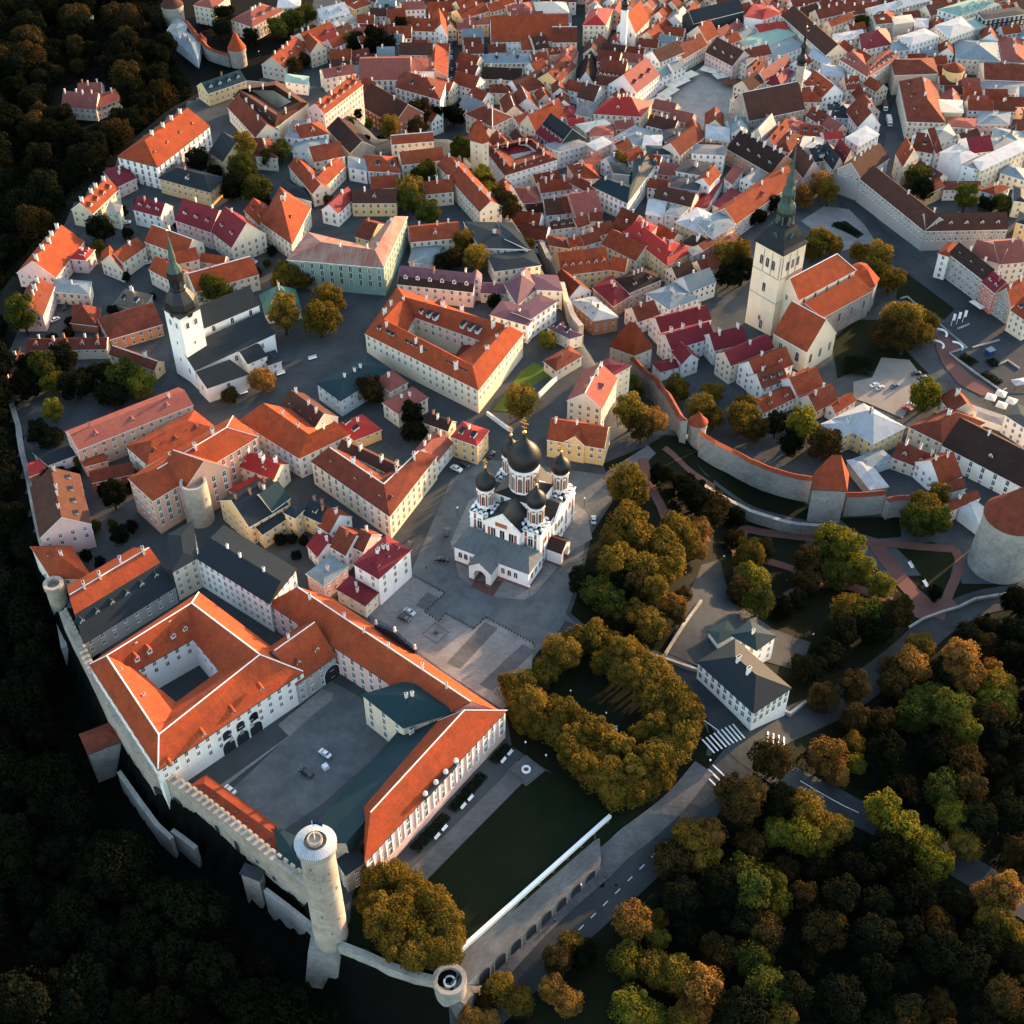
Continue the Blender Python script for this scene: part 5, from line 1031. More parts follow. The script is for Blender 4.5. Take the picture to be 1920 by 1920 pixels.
B('small chapel hall with a steep verdigris copper roof behind the hilltop church', 'H', [(1495, 628), (1692, 596), (1605, 460)], 5, 'copper', 'white', 'g', 1.1, name='chapel', cat='chapel', win='s', ends='hh')
# ------------------------------------------------------------------ town hall on its square
th = G(c('D', (325, 770))); tzE = zat(c('D', (325, 700)), th.y); Hh = max(10, tzE - th.z)
O, I, Rg, zE, zR = frame_of('g', c('D', (322, 700), (648, 632), (618, 472)), 0, th.z + Hh, 1.15)
TH = House('town_hall', 'stone town hall with a steep brown roof and slender dark-capped tower on the square', 'town hall', (O[0].x, O[0].y, th.z), 'lime', 'brown'); TH.wing(O, I, Rg, zE, th.z - 2, zR, ends='gg', win='t', sp=4.5, fl=2, cap=True); TH.finish()
tb = A(c('D', (605, 520)), zE + 6); tz1 = zat(c('D', (622, 372)), tb.y); r_ = 25 / 3.097 / pxm(tb)
m = MB(); m.lathe([(r_, -3), (r_, tz1 - th.z - 2), (r_ + .4, tz1 - th.z - 1.6), (r_ + .4, tz1 - th.z)], 8, tb.x - O[0].x, tb.y - O[0].y); to = m.obj('tower', ['lime'], TH.root)
ztip = zat(c('D', (648, 160)), tb.y); k_ = (ztip - tz1) / 28
m = MB(); z0 = tz1 - th.z; m.lathe([(r_ + .5, z0 - .05), (r_ * .95, z0 + 1), (r_ * 1.15, z0 + 3 * k_), (r_ * 1.1, z0 + 5 * k_), (r_ * .6, z0 + 7.5 * k_), (r_ * .5, z0 + 8 * k_), (r_ * .5, z0 + 12 * k_), (r_ * .75, z0 + 13.5 * k_), (r_ * .6, z0 + 15.5 * k_), (r_ * .25, z0 + 17.5 * k_), (r_ * .3, z0 + 20 * k_), (.1, z0 + 27 * k_), (0, z0 + 28 * k_)], 12, tb.x - O[0].x, tb.y - O[0].y); m.obj('spire', ['dome'], to)
m = MB(); m.lathe([(.05, 0), (.5, .5), (.5, .9), (.05, 1.4), (.05, 3), (0, 3.1)], 8); o = m.obj('finial', ['gold'], to); o.location = (tb.x - O[0].x, tb.y - O[0].y, z0 + 27.5 * k_)
# white stepped church near the top edge
hg = G(c('C', (790, 265))); hz = hg.z
HS = House('church', 'small white church with stepped gable, orange roof and slim octagonal tower at the top edge', 'church', (*hg.xy, hz), 'white', 'orange')
O, I, Rg, zE, zR = frame_of('G', c('C', (770, 150), (875, 190), (950, 110)), 0, hz + 11, 1.35); HS.wing(O, I, Rg, zE, hz - 2, zR, ends='gg', win='t', sp=4.5, fl=1); HS.finish()
tb = A(c('C', (806, 200)), hz + 14); r_ = 20 / 3 / pxm(tb); zz = zat(c('C', (822, 50)), tb.y) - hz
m = MB(); m.lathe([(r_, 0), (r_, zz)], 8, tb.x - hg.x, tb.y - hg.y); to = m.obj('tower', ['white'], HS.root); m = MB(); m.lathe([(r_ + .3, zz), (r_ * .9, zz + 1.5), (r_ * 1.1, zz + 3), (r_ * .6, zz + 5), (r_ * .6, zz + 8), (r_ * .8, zz + 9.5), (.1, zz + 18), (0, zz + 19)], 8, tb.x - hg.x, tb.y - hg.y); m.obj('spire', ['dome'], to)
# ------------------------------------------------------------------ upper town houses
B('yellow corner house with bright red hipped roof beside the domed cathedral', 'K', [(1355, 292), (1530, 352), (1607, 248)], 9.5, 'red', 'yellow', 'h', .6, sp=3.2)
B('narrow white house with long red roof strip leading to the yellow corner house', 'K', [(1250, 465), (1358, 332), (1322, 185)], 7, 'pinkroof', 'white', 'g', nch=3)
B('dark-roofed wing with skylights behind the narrow white red-roofed house', 'K', [(1165, 192), (1330, 250), (1388, 196)], 7, 'darkbrown', 'cream', 'g', nsk=3, nch=3)
chainB('long pale palace with rust-red L-shaped roof and white ridge facing the cathedral', 'K', [(385, 462), (925, 842), (1248, 428)], [(510, 366), (885, 620), (1125, 392)], 11, 5.2, 'rust', 'cream', ends='gg', name='palace', cat='palace', cap=True, win='t', sp=3.6, nch=[3, 2, 0], chm=(1, 2), ndm=3, dk='eye', dside=0)
B('second row house with brown slope and lit orange ridge behind the pale palace', 'K', [(565, 372), (985, 577), (1000, 507)], 10, 'brown', 'cream', 'g', .8, nch=4, chm=(1,), nsk=2)
chainB('large white house with smooth orange L-shaped hipped roof north of the pale palace', 'K', [(-115, 180), (302, 441), (645, 277)], [(52, 62), (366, 277), (545, 190)], 9.7, 5.5, 'orange', 'white', ends='gg', win='n', sp=3, cap=False, nch=[2, 1, 0], nsk=2, dside=0)
B('brown-roofed house with three black oval dormers behind the large orange roof', 'K', [(160, 95), (390, 260), (515, 165)], 8, 'brown', 'cream', 'g', ndm=3, dk='eye', nch=3)
B('low yellow house with a faded red hipped roof in a yard', 'K', [(680, 315), (865, 242), (735, 140)], 5, 'red', 'yellow', 'h', .5, nch=1, win='s')
B('cream house with pink-red L-shaped metal roof by the four-sided mansion', 'J', [(715, 1127), (800, 1187), (965, 1097)], 7, 'pinkroof', 'cream', 'h', .45, nch=2, wings=[('h', [(670, 992), (755, 1062), (850, 1010)], 7, dict(nch=1))])
B('pale blue-white house with plain grey-green metal roof by the hilltop lane', 'J', [(475, 1112), (755, 938), (625, 848)], 8, 'teal', 'blue', 'h', .3, nch=3, trim='gutter', sp=3.2, chm=(0,))
B('yellow house with dark slate roof and polygonal stair turret in a sunken yard', 'K', [(320, 825), (450, 886), (500, 790)], 8, 'slate', 'yellow', 'g', .6, nch=3, chm=(3,), wings=[('h', [(197, 815), (270, 852), (325, 800)], 10, {})])
B('long slate-roofed yellow house with roof windows above the castle yard', 'I', [(1600, 985), (1850, 842), (1640, 735)], 9, 'slate', 'yellow', 'g', .7, nch=4, nsk=5, chm=(3,))
B('yellow house with steep dark metal roof next to the slate-roofed range', 'I', [(1745, 885), (1862, 800), (1800, 682)], 10, 'teal', 'yellow', 'g', .9, nch=2)
B('lower yellow annex with flat dark roof along the sunken yard', 'I', [(1690, 1035), (1842, 935), (1800, 890)], 7, 'slate', 'yellow', 'f', sp=2.6)
B('small white house with orange roof stepping down from the slate-roofed yellow house', 'K', [(432, 908), (510, 958), (612, 858)], 7, 'orange2', 'white', 'g', nch=2)
B('white gabled house with brown roof between yard and maroon corner house', 'K', [(510, 1045), (622, 1112), (668, 965)], 8, 'rust', 'white', 'g', nch=1)
B('tall narrow house with rust roof and pale party wall behind the maroon corner house', 'K', [(668, 1050), (745, 1088), (782, 962)], 9, 'rust', 'pink', 'g')
B('white corner house with big maroon hipped roof facing the square', 'K', [(680, 1172), (848, 1272), (1067, 1075)], 13, 'maroon', 'white', 'h', .6, sp=4, fl=3, nch=4, ndm=3, dk='eye', chm=(0, 2))
B('low cream annex with dark red roof beside the white corner house', 'K', [(562, 1347), (757, 1460), (845, 1372)], 6, 'maroon', 'cream', 'h', .4, win='s')
B('pink house with pale blue metal roof squeezed behind the castle wing', 'K', [(470, 1322), (634, 1197), (518, 1118)], 7, 'bluemetal', 'pink', 'h', .3, nch=1, win='s')
B('tiny white house with dark red gabled roof in the sunken yard', 'K', [(355, 1042), (430, 1122), (508, 1045)], 6, 'maroon', 'white', 'g')
B('pink-walled mansard house with orange and brown roof at the western cliff edge', 'I', [(262, 1057), (580, 968), (505, 650)], 11, 'brown', 'pink', 'G', .75, ends='gg', nch=4, ndm=4, dk='shed', sp=3.4, fl=2)
B('house with clean orange gabled roof beside the round corner turret', 'I', [(335, 1322), (590, 1318), (452, 1112)], 7, 'orange', 'cream', 'G', .7, ends='hh')
B('low white shed with dark slate roof near the cliff path', 'I', [(310, 592), (505, 520), (410, 440)], 4.5, 'slate', 'white', 'f', win='s')
B('small red-roofed shed against the cliff wall', 'I', [(190, 665), (290, 625), (285, 545)], 4, 'red', 'brickw', 'f', win=None)
B('long peach building with ribbed pink-red roof below the dark hilltop church', 'I', [(505, 492), (1238, 202), (1188, 110)], 11, 'pinkroof', 'peach', 'g', .45, nch=3, ndm=3, dk='eye', sp=3.6)
B('theatre-like wing with weathered orange roof and three white half-round dormers', 'I', [(950, 588), (1385, 352), (1248, 242)], 9, 'orange2', 'cream', 'h', .45, nsk=5, ndm=3, dk='eye', nch=2)
B('tall peach palace with orange hipped roofs and white ridges beside the ruined tower', 'I', [(830, 676), (985, 818), (1655, 408)], 16, 'orange', 'peach', 'h', .55, name='palace', cat='palace', cap=True, win='t', sp=3.4, fl=4, nch=3, chm=(1,), wings=[('G', [(1195, 737), (1470, 602), (1275, 535)], 16, dict(ends='gg', cap=True, win='t', sp=3.6, fl=4))])
B('cream house with patchy red roof between peach palace and slate roofs', 'I', [(1475, 572), (1762, 682), (1800, 590)], 8, 'red', 'cream', 'g', .7, nch=5, chm=(1, 0))
B('low red-roofed lean-to at the foot of the peach palace', 'I', [(1520, 775), (1690, 692), (1640, 668)], 6, 'red', 'cream', 'f', win=None)
B('low dusky orange outbuilding with a curved roof beside the garden', 'I', [(590, 702), (862, 642), (832, 580)], 4.5, 'rust', 'brickw', 'g', .7, win='s')
B('little orange-roofed porch building under the long peach building', 'I', [(545, 600), (690, 560), (660, 515)], 5, 'orange2', 'peach', 'f', .3, win='s')
# western edge of the upper town
B('long cliff-edge house with bright orange roof and row of ridge chimneys', 'H', [(312, 420), (470, 217), (397, 65)], 7, 'orange', 'pink', 'g', .8, nch=5, chm=(1,))
B('small pink house with red hipped roof and arched gate', 'H', [(400, 316), (482, 322), (530, 266)], 7, 'red', 'pink', 'h', .5)
B('cream house with flat pale blue metal roof near the western wall', 'H', [(298, 502), (500, 517), (512, 447)], 6, 'bluemetal', 'cream', 'f', .18, nch=1, sp=2.8)
B('brown-roofed pink house with two tall white chimneys at the western wall', 'H', [(240, 634), (303, 472), (232, 376)], 8, 'rust', 'pink', 'g', nch=4, chm=(1, 2))
B('low barn with hipped orange-brown roof in the western yard', 'H', [(395, 674), (545, 692), (562, 592)], 4, 'rust', 'brickw', 'h', .8, win=None)
B('old stone building with mossy patched roof behind the brown-roofed barn', 'H', [(640, 572), (790, 607), (855, 520)], 5, 'moss', 'lime', 'h', .7, nch=4, chm=(2, 0), win='s')
B('orange brick building with long rusty brown roof beside the hilltop church tower', 'H', [(618, 768), (912, 682), (893, 556)], 6, 'rust', 'orangew', 'g', .65, sp=3.4, nch=1, ends='hg')
B('low garden range with dark red roof and five white dormers', 'H', [(150, 830), (600, 822), (560, 762)], 5, 'rust', 'cream', 'g', .7, ndm=5, nch=5, win='s')
B('small covered cliff-wall house with brown roof at the far left edge', 'H', [(100, 1062), (175, 842), (118, 800)], 4.5, 'brown', 'lime', 'g', .6, nch=3, win=None)
B('bent yellow house with dark red roof and one big white chimney below the hilltop church', 'H', [(612, 852), (870, 942), (930, 908)], 5, 'rust', 'yellow', 'g', .8, nch=2, cap=True, chm=(1,))
B('cream house with small orange roof and slanted white gable end', 'H', [(690, 337), (818, 247), (800, 177)], 8, 'orange', 'cream', 'g', .7, nch=1, wings=[('g', [(815, 217), (1042, 302), (1064, 200)], 9, dict(cap=True, nch=1)), ('G', [(570, 335), (690, 385), (690, 330)], 6, {})])
B('cream courtyard house with several orange roofs beside the hilltop church', 'H', [(1100, 502), (1455, 402), (1340, 322)], 8, 'orange', 'cream', 'g', .6, nch=1, cap=True, wings=[('g', [(838, 372), (1002, 462), (1022, 380)], 8, dict(nch=1)), ('g', [(985, 347), (1120, 317), (1080, 257)], 10, {}), ('g', [(1125, 330), (1260, 350), (1240, 300)], 7, {})])
B('pink row house with dark maroon roof and two wide dormers', 'H', [(985, 97), (1185, 165), (1252, 50)], 9, 'maroon', 'pink', 'g', .9, ndm=3, nsk=4, nch=2)
B('cream gabled house with maroon roof at the end of the pink row', 'H', [(1185, 157), (1305, 252), (1357, 95)], 9, 'maroon', 'cream', 'g', 1.0, ndm=2, nch=1)
B('white house with maroon mansard roof and three orange-capped dormers', 'H', [(750, 38), (905, 78), (918, 2)], 8, 'maroon', 'white', 'g', .9, ndm=3, nch=2)
B('pale green house with a flat terrace roof near the western edge', 'H', [(600, 47), (667, 67), (685, 17)], 8, 'flatgrey', 'palegreen', 'f', sp=2.6)
B('pale green cliff-edge house with orange roof and four long dormers', 'A', [(520, 1202), (668, 1062), (562, 1040)], 8, 'orange2', 'palegreen', 'g', .8, ndm=4, dk='gable', nch=4, chm=(1,))
B('free-standing cream house with a big orange hipped roof', 'H', [(1467, 108), (1642, 234), (1745, 30)], 9, 'orange2', 'cream', 'h', .7, ndm=1, nch=3)
B('small steep orange roof wedged behind the free-standing hipped house', 'H', [(1375, 42), (1462, 127), (1482, 30)], 6, 'orange2', 'cream', 'g')
chainB('green and white palace with arched windows and patchy rust-grey metal roof', 'J', [(178, 320), (718, 367), (848, 82)], [(232, 205), (668, 268), (795, 52)], 14, 3.4, 'patina', 'green', ends='hh', name='palace', cat='palace', win='a', sp=3.8, fl=3, nch=[2, 2, 0])
B('yellow rear wing with weathered brown roof behind the green palace', 'J', [(560, 190), (640, 215), (650, 110)], 9, 'rust', 'yellow', 'g', .6)
B('cream house with wide orange roof above a small blue annex', 'J', [(872, 222), (1152, 196), (1222, 106)], 7, 'orange2', 'cream', 'g', .5, nch=3, chm=(2,))
B('single-storey annex with flat pale blue roof in a leafy yard', 'J', [(860, 335), (1005, 352), (1035, 247)], 4, 'bluemetal', 'blue', 'f', win='s')
B('modern dark metal roofed building with stepped front among the trees', 'J', [(1345, 387), (1600, 352), (1555, 266)], 8, 'slate', 'cream', 'f', .15, nsk=2)
B('dark metal roofed house with a beige roof terrace beside the cliff wall', 'J', [(1265, 257), (1540, 262), (1440, 116)], 9, 'slate', 'beige', 'f', .1, nch=3, wings=[('f', [(1400, 205), (1530, 262), (1490, 170)], 10, dict(win=None))])
B('long pink house with dusky purple mansard roof and small dormers', 'J', [(795, 457), (1220, 502), (1206, 397)], 8, 'purple', 'pink', 'g', .8, ndm=6, dk='gable', nch=3, sp=3.2, mans=(.5, .35), roof2='darkbrown', wings=[('G', [(1216, 425), (1266, 430), (1266, 400)], 11, {})])
B('white house with plain purple roof curving to the cliff edge', 'J', [(1265, 507), (1410, 512), (1402, 457)], 5, 'purple', 'cream', 'g', .6, wings=[('h', [(1400, 460), (1470, 575), (1590, 475)], 8, dict(nch=2)), ('f', [(1580, 492), (1722, 497), (1692, 412)], 9, {})])
B('white flat-topped house with dull pink metal roof above the terrace garden', 'J', [(1320, 632), (1530, 692), (1592, 612)], 9, 'purple', 'white', 'f', .12, nch=2, wings=[('f', [(1545, 655), (1690, 557), (1590, 520)], 10, dict(sp=3))])
def quad_fin(hs, zE):
 a, b = A(c('J', (615, 735)), zE).xy, A(c('J', (1250, 1052)), zE).xy; d = (b - a).normalized(); nv = Vector((d.y, -d.x)); rz = math.atan2(nv.y, nv.x) - math.pi / 2
 for t in (.09, .17, .21, .34, .38, .42, .46, .51, .70, .74, .78, .82, .86): hs.dm.append((a.lerp(b, t) - nv * 2.4, zE + 2.5, rz, 'shed'))
 for p in c('J', (925, 620), (965, 640), (1000, 655), (1155, 700), (1200, 715), (1240, 730)): q = A(p, zE + 2.2); hs.dm.append((q.xy, q.z - .1, rz, 'shed'))
 for p in c('J', (725, 620), (735, 690), (760, 570), (830, 550), (900, 780), (930, 825), (1125, 920), (1300, 830), (1355, 760), (1050, 580), (1158, 605), (1335, 690), (1410, 705), (960, 540)): q = A(p, zE + 5); hs.ch.append((q.xy, q.z - 1.5, .5))
chainB('large four-sided cream mansion with orange roofs around an inner yard', 'J', [(615, 737), (1250, 1054), (1502, 737), (795, 478)], [(718, 660), (1218, 920), (1418, 692), (832, 532)], 11.5, 5.5, 'orange', 'cream', inner=[(832, 752), (1135, 870), (1262, 775), (893, 645)], closed=True, name='mansion', cat='mansion', win='n', sp=3.1, fl=3, fin=quad_fin, chm=(0, 1))
B('yellow gabled courtyard bay inside the four-sided mansion', 'J', [(1000, 690), (1125, 720), (1105, 610)], 9, 'orange', 'yellow', 'G', 1.0, sp=2.6)
B('low orange-tiled wing inside the yard of the four-sided mansion', 'J', [(1120, 872), (1215, 912), (1275, 815)], 6, 'rust', 'cream', 'f', .35, nsk=1, win='s')
B('small house with rusty hipped roof below the terrace garden', 'J', [(1620, 892), (1690, 947), (1832, 862)], 5, 'rust', 'cream', 'h', .5)
B('little purple-roofed house at the foot of the cliff wall', 'J', [(1640, 702), (1765, 765), (1835, 745)], 5.5, 'purple', 'cream', 'h', .6, win='s')
B('pale yellow classical house with pediment and mottled red roof behind the cathedral', 'R', [(1085, 400), (1597, 482), (1662, 302)], 8.5, 'orange2', 'yellow', 'g', .75, nch=3, trim='trim', wings=[('G', [(1240, 425), (1420, 460), (1440, 400)], 8.6, dict(sp=2.5))])
B('cream house with lit pinkish gabled roof running up to the town wall', 'L', [(65, 482), (132, 350), (42, 322)], 9, 'pinkroof', 'cream', 'g', .8, nch=4, cap=True)
B('low maroon-roofed house tucked under the pale pyramid tower', 'L', [(10, 312), (110, 342), (192, 296)], 6, 'maroon', 'cream', 'f', .3, win='s')
# courtyard government house at the northern cliff
B('grand white mansion with pediment and big clear orange roof at the northern cliff', 'A', [(885, 938), (1178, 710), (1015, 640)], 12, 'orange', 'white', 'g', .62, name='mansion', cat='mansion', nch=4, chm=(1,), ndm=4, dk='eye', sp=3.6, win='t', trim='gutter', ends='hg', hipf=.7)
B('curved yellow gatehouse range with dark slate roof in front of the white cliff mansion', 'A', [(895, 1000), (1180, 1078), (1262, 1000)], 8, 'slate', 'yellow', 'h', .5, nch=1, trim='gutter', wings=[('g', [(1180, 850), (1255, 905), (1290, 770)], 8, {})])
B('maroon-roofed low wing leaning on the white cliff mansion', 'A', [(660, 1052), (765, 1002), (690, 918)], 6, 'maroon', 'pink', 'f', .35, nch=2)
chainB('courtyard house with steep brown roofs, dormer rows and a silver-capped stair turret', 'A', [(1310, 545), (1545, 722), (1735, 582), (1555, 452)], [(1345, 507), (1560, 655), (1690, 575), (1548, 480)], 9, 5, 'brown', 'cream', inner=[(1395, 497), (1562, 612), (1640, 572), (1540, 510)], closed=True, name='mansion', cat='mansion', win='s', sp=2.6, nch=[2, 1, 1, 2], ndm=4)
tg = G(c('A', (1545, 570))); ts_ = pxm(tg)
B('long house with dark orange-red roof on the cliff beside the courtyard house', 'A', [(1282, 602), (1440, 772), (1512, 716)], 8, 'rust', 'cream', 'g', .8, nch=3)
B('brown-roofed house with pale wall behind the big yard trees', 'A', [(1440, 880), (1560, 890), (1530, 785)], 7, 'rust', 'cream', 'f', .5, nch=2)
B('row of lit orange roofs stepping up behind the courtyard house', 'B', [(430, 780), (588, 752), (540, 690)], 8, 'orange2', 'white', 'h', .6, nch=2, ndm=1)
B('white house with flat roof terrace and a satellite dish', 'B', [(345, 772), (425, 782), (470, 690)], 8, 'flatgrey', 'white', 'f', nch=3)
B('house with flat pale blue roof between orange roofs near the northern cliff', 'B', [(385, 852), (545, 862), (572, 772)], 6, 'bluemetal', 'white', 'f', win='s')
B('cream house with wide dusty orange roof above the steep lane', 'B', [(505, 912), (680, 877), (640, 797)], 8, 'orange2', 'cream', 'g', .7, nch=1, wings=[('g', [(365, 932), (500, 1090), (548, 1045)], 7, dict(nch=3)), ('g', [(575, 1042), (682, 932), (640, 882)], 7, dict(nch=2))])
B('lean building with slate blue roof beside the white-gabled lane house', 'B', [(345, 1092), (490, 1132), (470, 1062)], 5, 'slate', 'blue', 'f', .3, win=None)
B('pale blue house with orange roof and two white skylights on the hill lane', 'B', [(810, 962), (992, 972), (962, 882)], 7, 'orange2', 'blue', 'h', .5, ndm=2, dk='shed', nch=1)
B('small blue-roofed house left of the pale blue skylight house', 'B', [(700, 942), (802, 962), (800, 900)], 7, 'bluemetal', 'white', 'f', nch=1)
B('rust-roofed cottage pair below the pale blue skylight house', 'B', [(830, 1062), (982, 1052), (952, 987)], 5, 'orange2', 'cream', 'g', nch=2)
B('yellow house under a long dull brown roof near the leafy yard', 'B', [(720, 1142), (970, 1142), (966, 1065)], 7, 'brown', 'yellow', 'g', .6)
B('steep house with a lit maroon roof and row of white skylights', 'B', [(640, 1202), (742, 1102), (692, 1055)], 7, 'maroon', 'white', 'g', nsk=4, nch=1)
B('cream wing at the head of the long viewing-terrace building', 'B', [(1000, 927), (1240, 897), (1190, 832)], 8, 'orange2', 'cream', 'g', .8, ends='gg', wings=[('g', [(945, 812), (1180, 792), (1192, 742)], 8, dict(nch=2, cap=True))])
B('very long building with brown and lit orange roof along the cliff wall', 'B', [(1200, 925), (1440, 1192), (1545, 1182)], 9, 'orange2', 'cream', 'g', .7, nch=6, chm=(1, 2), wings=[('g', [(1135, 1092), (1292, 1077), (1282, 1007)], 7, dict(nch=3))])
B('pair of old barn-like brown roofs below the northern cliff', 'B', [(580, 722), (712, 862), (800, 822)], 5, 'darkbrown', 'lime', 'g', .7, win=None)
B('old brick warehouse with long dark brown roof in a leafy yard', 'B', [(750, 582), (955, 702), (1042, 592)], 8, 'darkbrown', 'brickw', 'g', .8, win='s')
B('white-pink house with rusty orange roof and six pale dormers', 'B', [(565, 642), (780, 477), (716, 432)], 10, 'orange2', 'pink', 'g', .8, ndm=6, nch=4, sp=2.6)
# ------------------------------------------------------------------ north end of the lower town
B('pink-red hipped mansion beyond the round wall towers', 'A', [(1300, 112), (1420, 152), (1590, 60)], 9, 'pinkroof', 'cream', 'h', .5, nch=5)
B('cream office block with pink roof behind the far round tower', 'A', [(1090, 30), (1200, 50), (1290, -20)], 11, 'pinkroof', 'cream', 'f', .3, win='n', sp=2.6, fl=4)
B('white palace-like block at the far top edge left', 'B', [(300, 42), (420, 42), (430, -20)], 9, 'ltmetal', 'cream', 'f', .15)
B('long house with orange and raspberry red roofs and white chimneys in the northern gardens', 'B', [(340, 387), (472, 267), (390, 217)], 8, 'orange2', 'cream', 'g', .75, nch=4, wings=[('g', [(478, 267), (645, 197), (612, 116)], 8, dict(nch=2, ndm=2)), ('G', [(488, 300), (575, 270), (520, 215)], 9, {})])
B('long lean building with raspberry red metal roof among the northern trees', 'B', [(480, 262), (645, 200), (605, 122)], 8.3, 'maroon', 'cream', 'g', .6)
B('teal metal roofed building with dormers at the foot of the far town wall', 'A', [(1170, 527), (1385, 452), (1330, 400)], 7, 'teal', 'yellow', 'g', .7, ndm=4, nch=1)
B('terrace of pale blue metal roofs at the foot of the far round towers', 'A', [(985, 232), (1110, 330), (1130, 240)], 6, 'bluemetal', 'blue', 'f', .15, nch=5, win='s', wings=[('f', [(940, 172), (1010, 215), (1060, 140)], 7, dict(win=None))])
B('long low pale green roofed range beyond the teal-roofed building', 'B', [(345, 462), (470, 477), (475, 432)], 6, 'greenmetal', 'white', 'f', .2, win='s')
B('white house with light grey metal roof in the northern gardens', 'B', [(560, 112), (710, 72), (640, 22)], 8, 'ltmetal', 'white', 'g', .6, nch=2, ndm=2)
B('yellow house with orange hipped roof near the top edge', 'B', [(735, 52), (830, 22), (750, -25)], 8, 'orange2', 'yellow', 'h', .6)
B('pale row house with dusty pink roof near the top edge street', 'B', [(1000, 57), (1130, 52), (1130, 7)], 8, 'pinkroof', 'white', 'g', .6, sp=2.6)
B('white single-storey house with crimson roof under garden trees', 'B', [(768, 180), (950, 182), (946, 140)], 6, 'maroon', 'white', 'g', .6, nch=2)
B('small orange roof behind the crimson-roofed white house', 'B', [(938, 142), (1075, 132), (1075, 92)], 7, 'orange2', 'white', 'g')
B('orange-roofed house with stepped white gable on the shaded street', 'B', [(1050, 172), (1192, 177), (1172, 107)], 8, 'orange', 'white', 'g', nch=1, wings=[('G', [(1188, 168), (1258, 204), (1245, 110)], 9, {})])
B('dark grey roofed house with brown slope beside the shaded street', 'B', [(985, 307), (1172, 312), (1176, 245)], 8, 'brown', 'cream', 'g', .7, nsk=3, nch=2)
B('tall lit peach-walled house along the shaded street', 'B', [(1255, 432), (1260, 292), (1190, 222)], 11, 'orange2', 'peach', 'g', .7, sp=2.6)
B('broad hall with flat-pitched coral roof near the shaded street', 'B', [(760, 452), (1050, 447), (1000, 327)], 8, 'pinkroof', 'white', 'g', .4, nch=1, wings=[('f', [(1045, 402), (1182, 402), (1182, 325)], 9, dict(win=None))], win='t')
B('ornate pink and white corner building with curved attic', 'B', [(965, 492), (1215, 562), (1247, 462)], 9, 'rust', 'white', 'h', .5, nch=4, win='t', sp=3)
B('crimson-roofed garden house left of the coral hall', 'B', [(565, 442), (742, 412), (752, 357)], 7, 'pinkroof', 'cream', 'g', .6, nch=2)
B('small brown and red cottage among trees behind the coral hall', 'B', [(735, 347), (830, 327), (822, 267)], 5, 'rust', 'brickw', 'g', nch=1)
B('orange-roofed corner house across the shaded street at the top', 'B', [(1340, 107), (1492, 62), (1462, 12)], 10, 'orange2', 'yellow', 'g', .6, nch=2, nsk=5)
B('yellow house with dull pink roof below the orange corner house', 'B', [(1360, 142), (1490, 137), (1500, 97)], 8, 'pinkroof', 'yellow', 'g', .5)
B('very broad hall with one plain vivid orange roof slope', 'C', [(65, 237), (500, 227), (500, 80)], 9, 'orange', 'white', 'g', .95, win='s')
B('cream courtyard house with grey-pink roofs at the top edge', 'C', [(170, 87), (302, 62), (282, 12)], 9, 'pinkroof', 'cream', 'h', .5, nch=2, ndm=2)
B('beige gabled house beside the broad orange hall at the top', 'C', [(320, 72), (500, 72), (480, 12)], 9, 'beige', 'cream', 'h', .4)
B('brown-roofed house at the right end of the broad orange hall', 'C', [(405, 237), (545, 237), (545, 152)], 9, 'rust', 'beige', 'g', .9, cap=True)
B('dark brown gable in front of the broad orange hall', 'C', [(310, 282), (390, 267), (390, 192)], 7, 'brown', 'cream', 'g')
B('tiny orange roof in front of the broad orange hall', 'C', [(235, 282), (305, 277), (305, 217)], 6, 'orange', 'cream', 'g', nch=1)
B('cream house with pale blue metal roof below the broad orange hall', 'C', [(25, 357), (282, 352), (272, 302)], 7, 'bluemetal', 'cream', 'h', .4, nch=3, sp=2.5)
B('orange-roofed house right of the pale blue metal roof', 'C', [(295, 347), (382, 337), (382, 292)], 7, 'orange2', 'cream', 'g', nch=2)
B('small orange gable above the lit corner row', 'C', [(388, 310), (470, 300), (470, 262)], 7, 'orange2', 'peach', 'g')
B('lit corner house with pinkish roof along the dark lane', 'C', [(500, 392), (552, 292), (507, 257)], 9, 'pinkroof', 'cream', 'g', .8, sp=2.5)
B('cream house with long side wall and brown roof on the dark lane', 'C', [(440, 472), (540, 372), (482, 312)], 9, 'rust', 'yellow', 'g', .8, nch=1)
B('wide dark brown roof left of the dark lane', 'C', [(10, 442), (232, 452), (232, 387)], 6, 'darkbrown', 'cream', 'g', .8, nch=2)
B('brown-roofed house with white gable patch beside the dark lane', 'C', [(215, 512), (372, 442), (372, 372)], 7, 'brown', 'white', 'g', .8, nch=1)
B('low brown roof wrapping the end of the dark lane', 'C', [(250, 522), (440, 462), (392, 412)], 6, 'rust', 'cream', 'g', .7)
B('cream corner house with red roof and big brick chimney block', 'C', [(60, 522), (172, 524), (165, 482)], 7, 'rust', 'cream', 'h', .7, nch=2, chm=(1,))
B('small house with white-edged hipped brown roof behind the cream gable', 'C', [(140, 642), (245, 640), (215, 560)], 7, 'rust', 'cream', 'G', .9, cap=True)
B('little white-edged red-brown roof behind the orange-red gable house', 'C', [(200, 605), (330, 610), (300, 545)], 7, 'rust', 'white', 'G', .9, cap=True)
B('large cream house with hipped rust roof near the cliff pyramid tower', 'C', [(-80, 640), (70, 712), (182, 657)], 11, 'rust', 'cream', 'h', .6, nch=4, cap=True)
B('big house with tall cream gable and steep vivid orange roof', 'C', [(312, 737), (482, 652), (446, 562)], 9, 'orange', 'cream', 'g', 1.2, nch=3, sp=2.8)
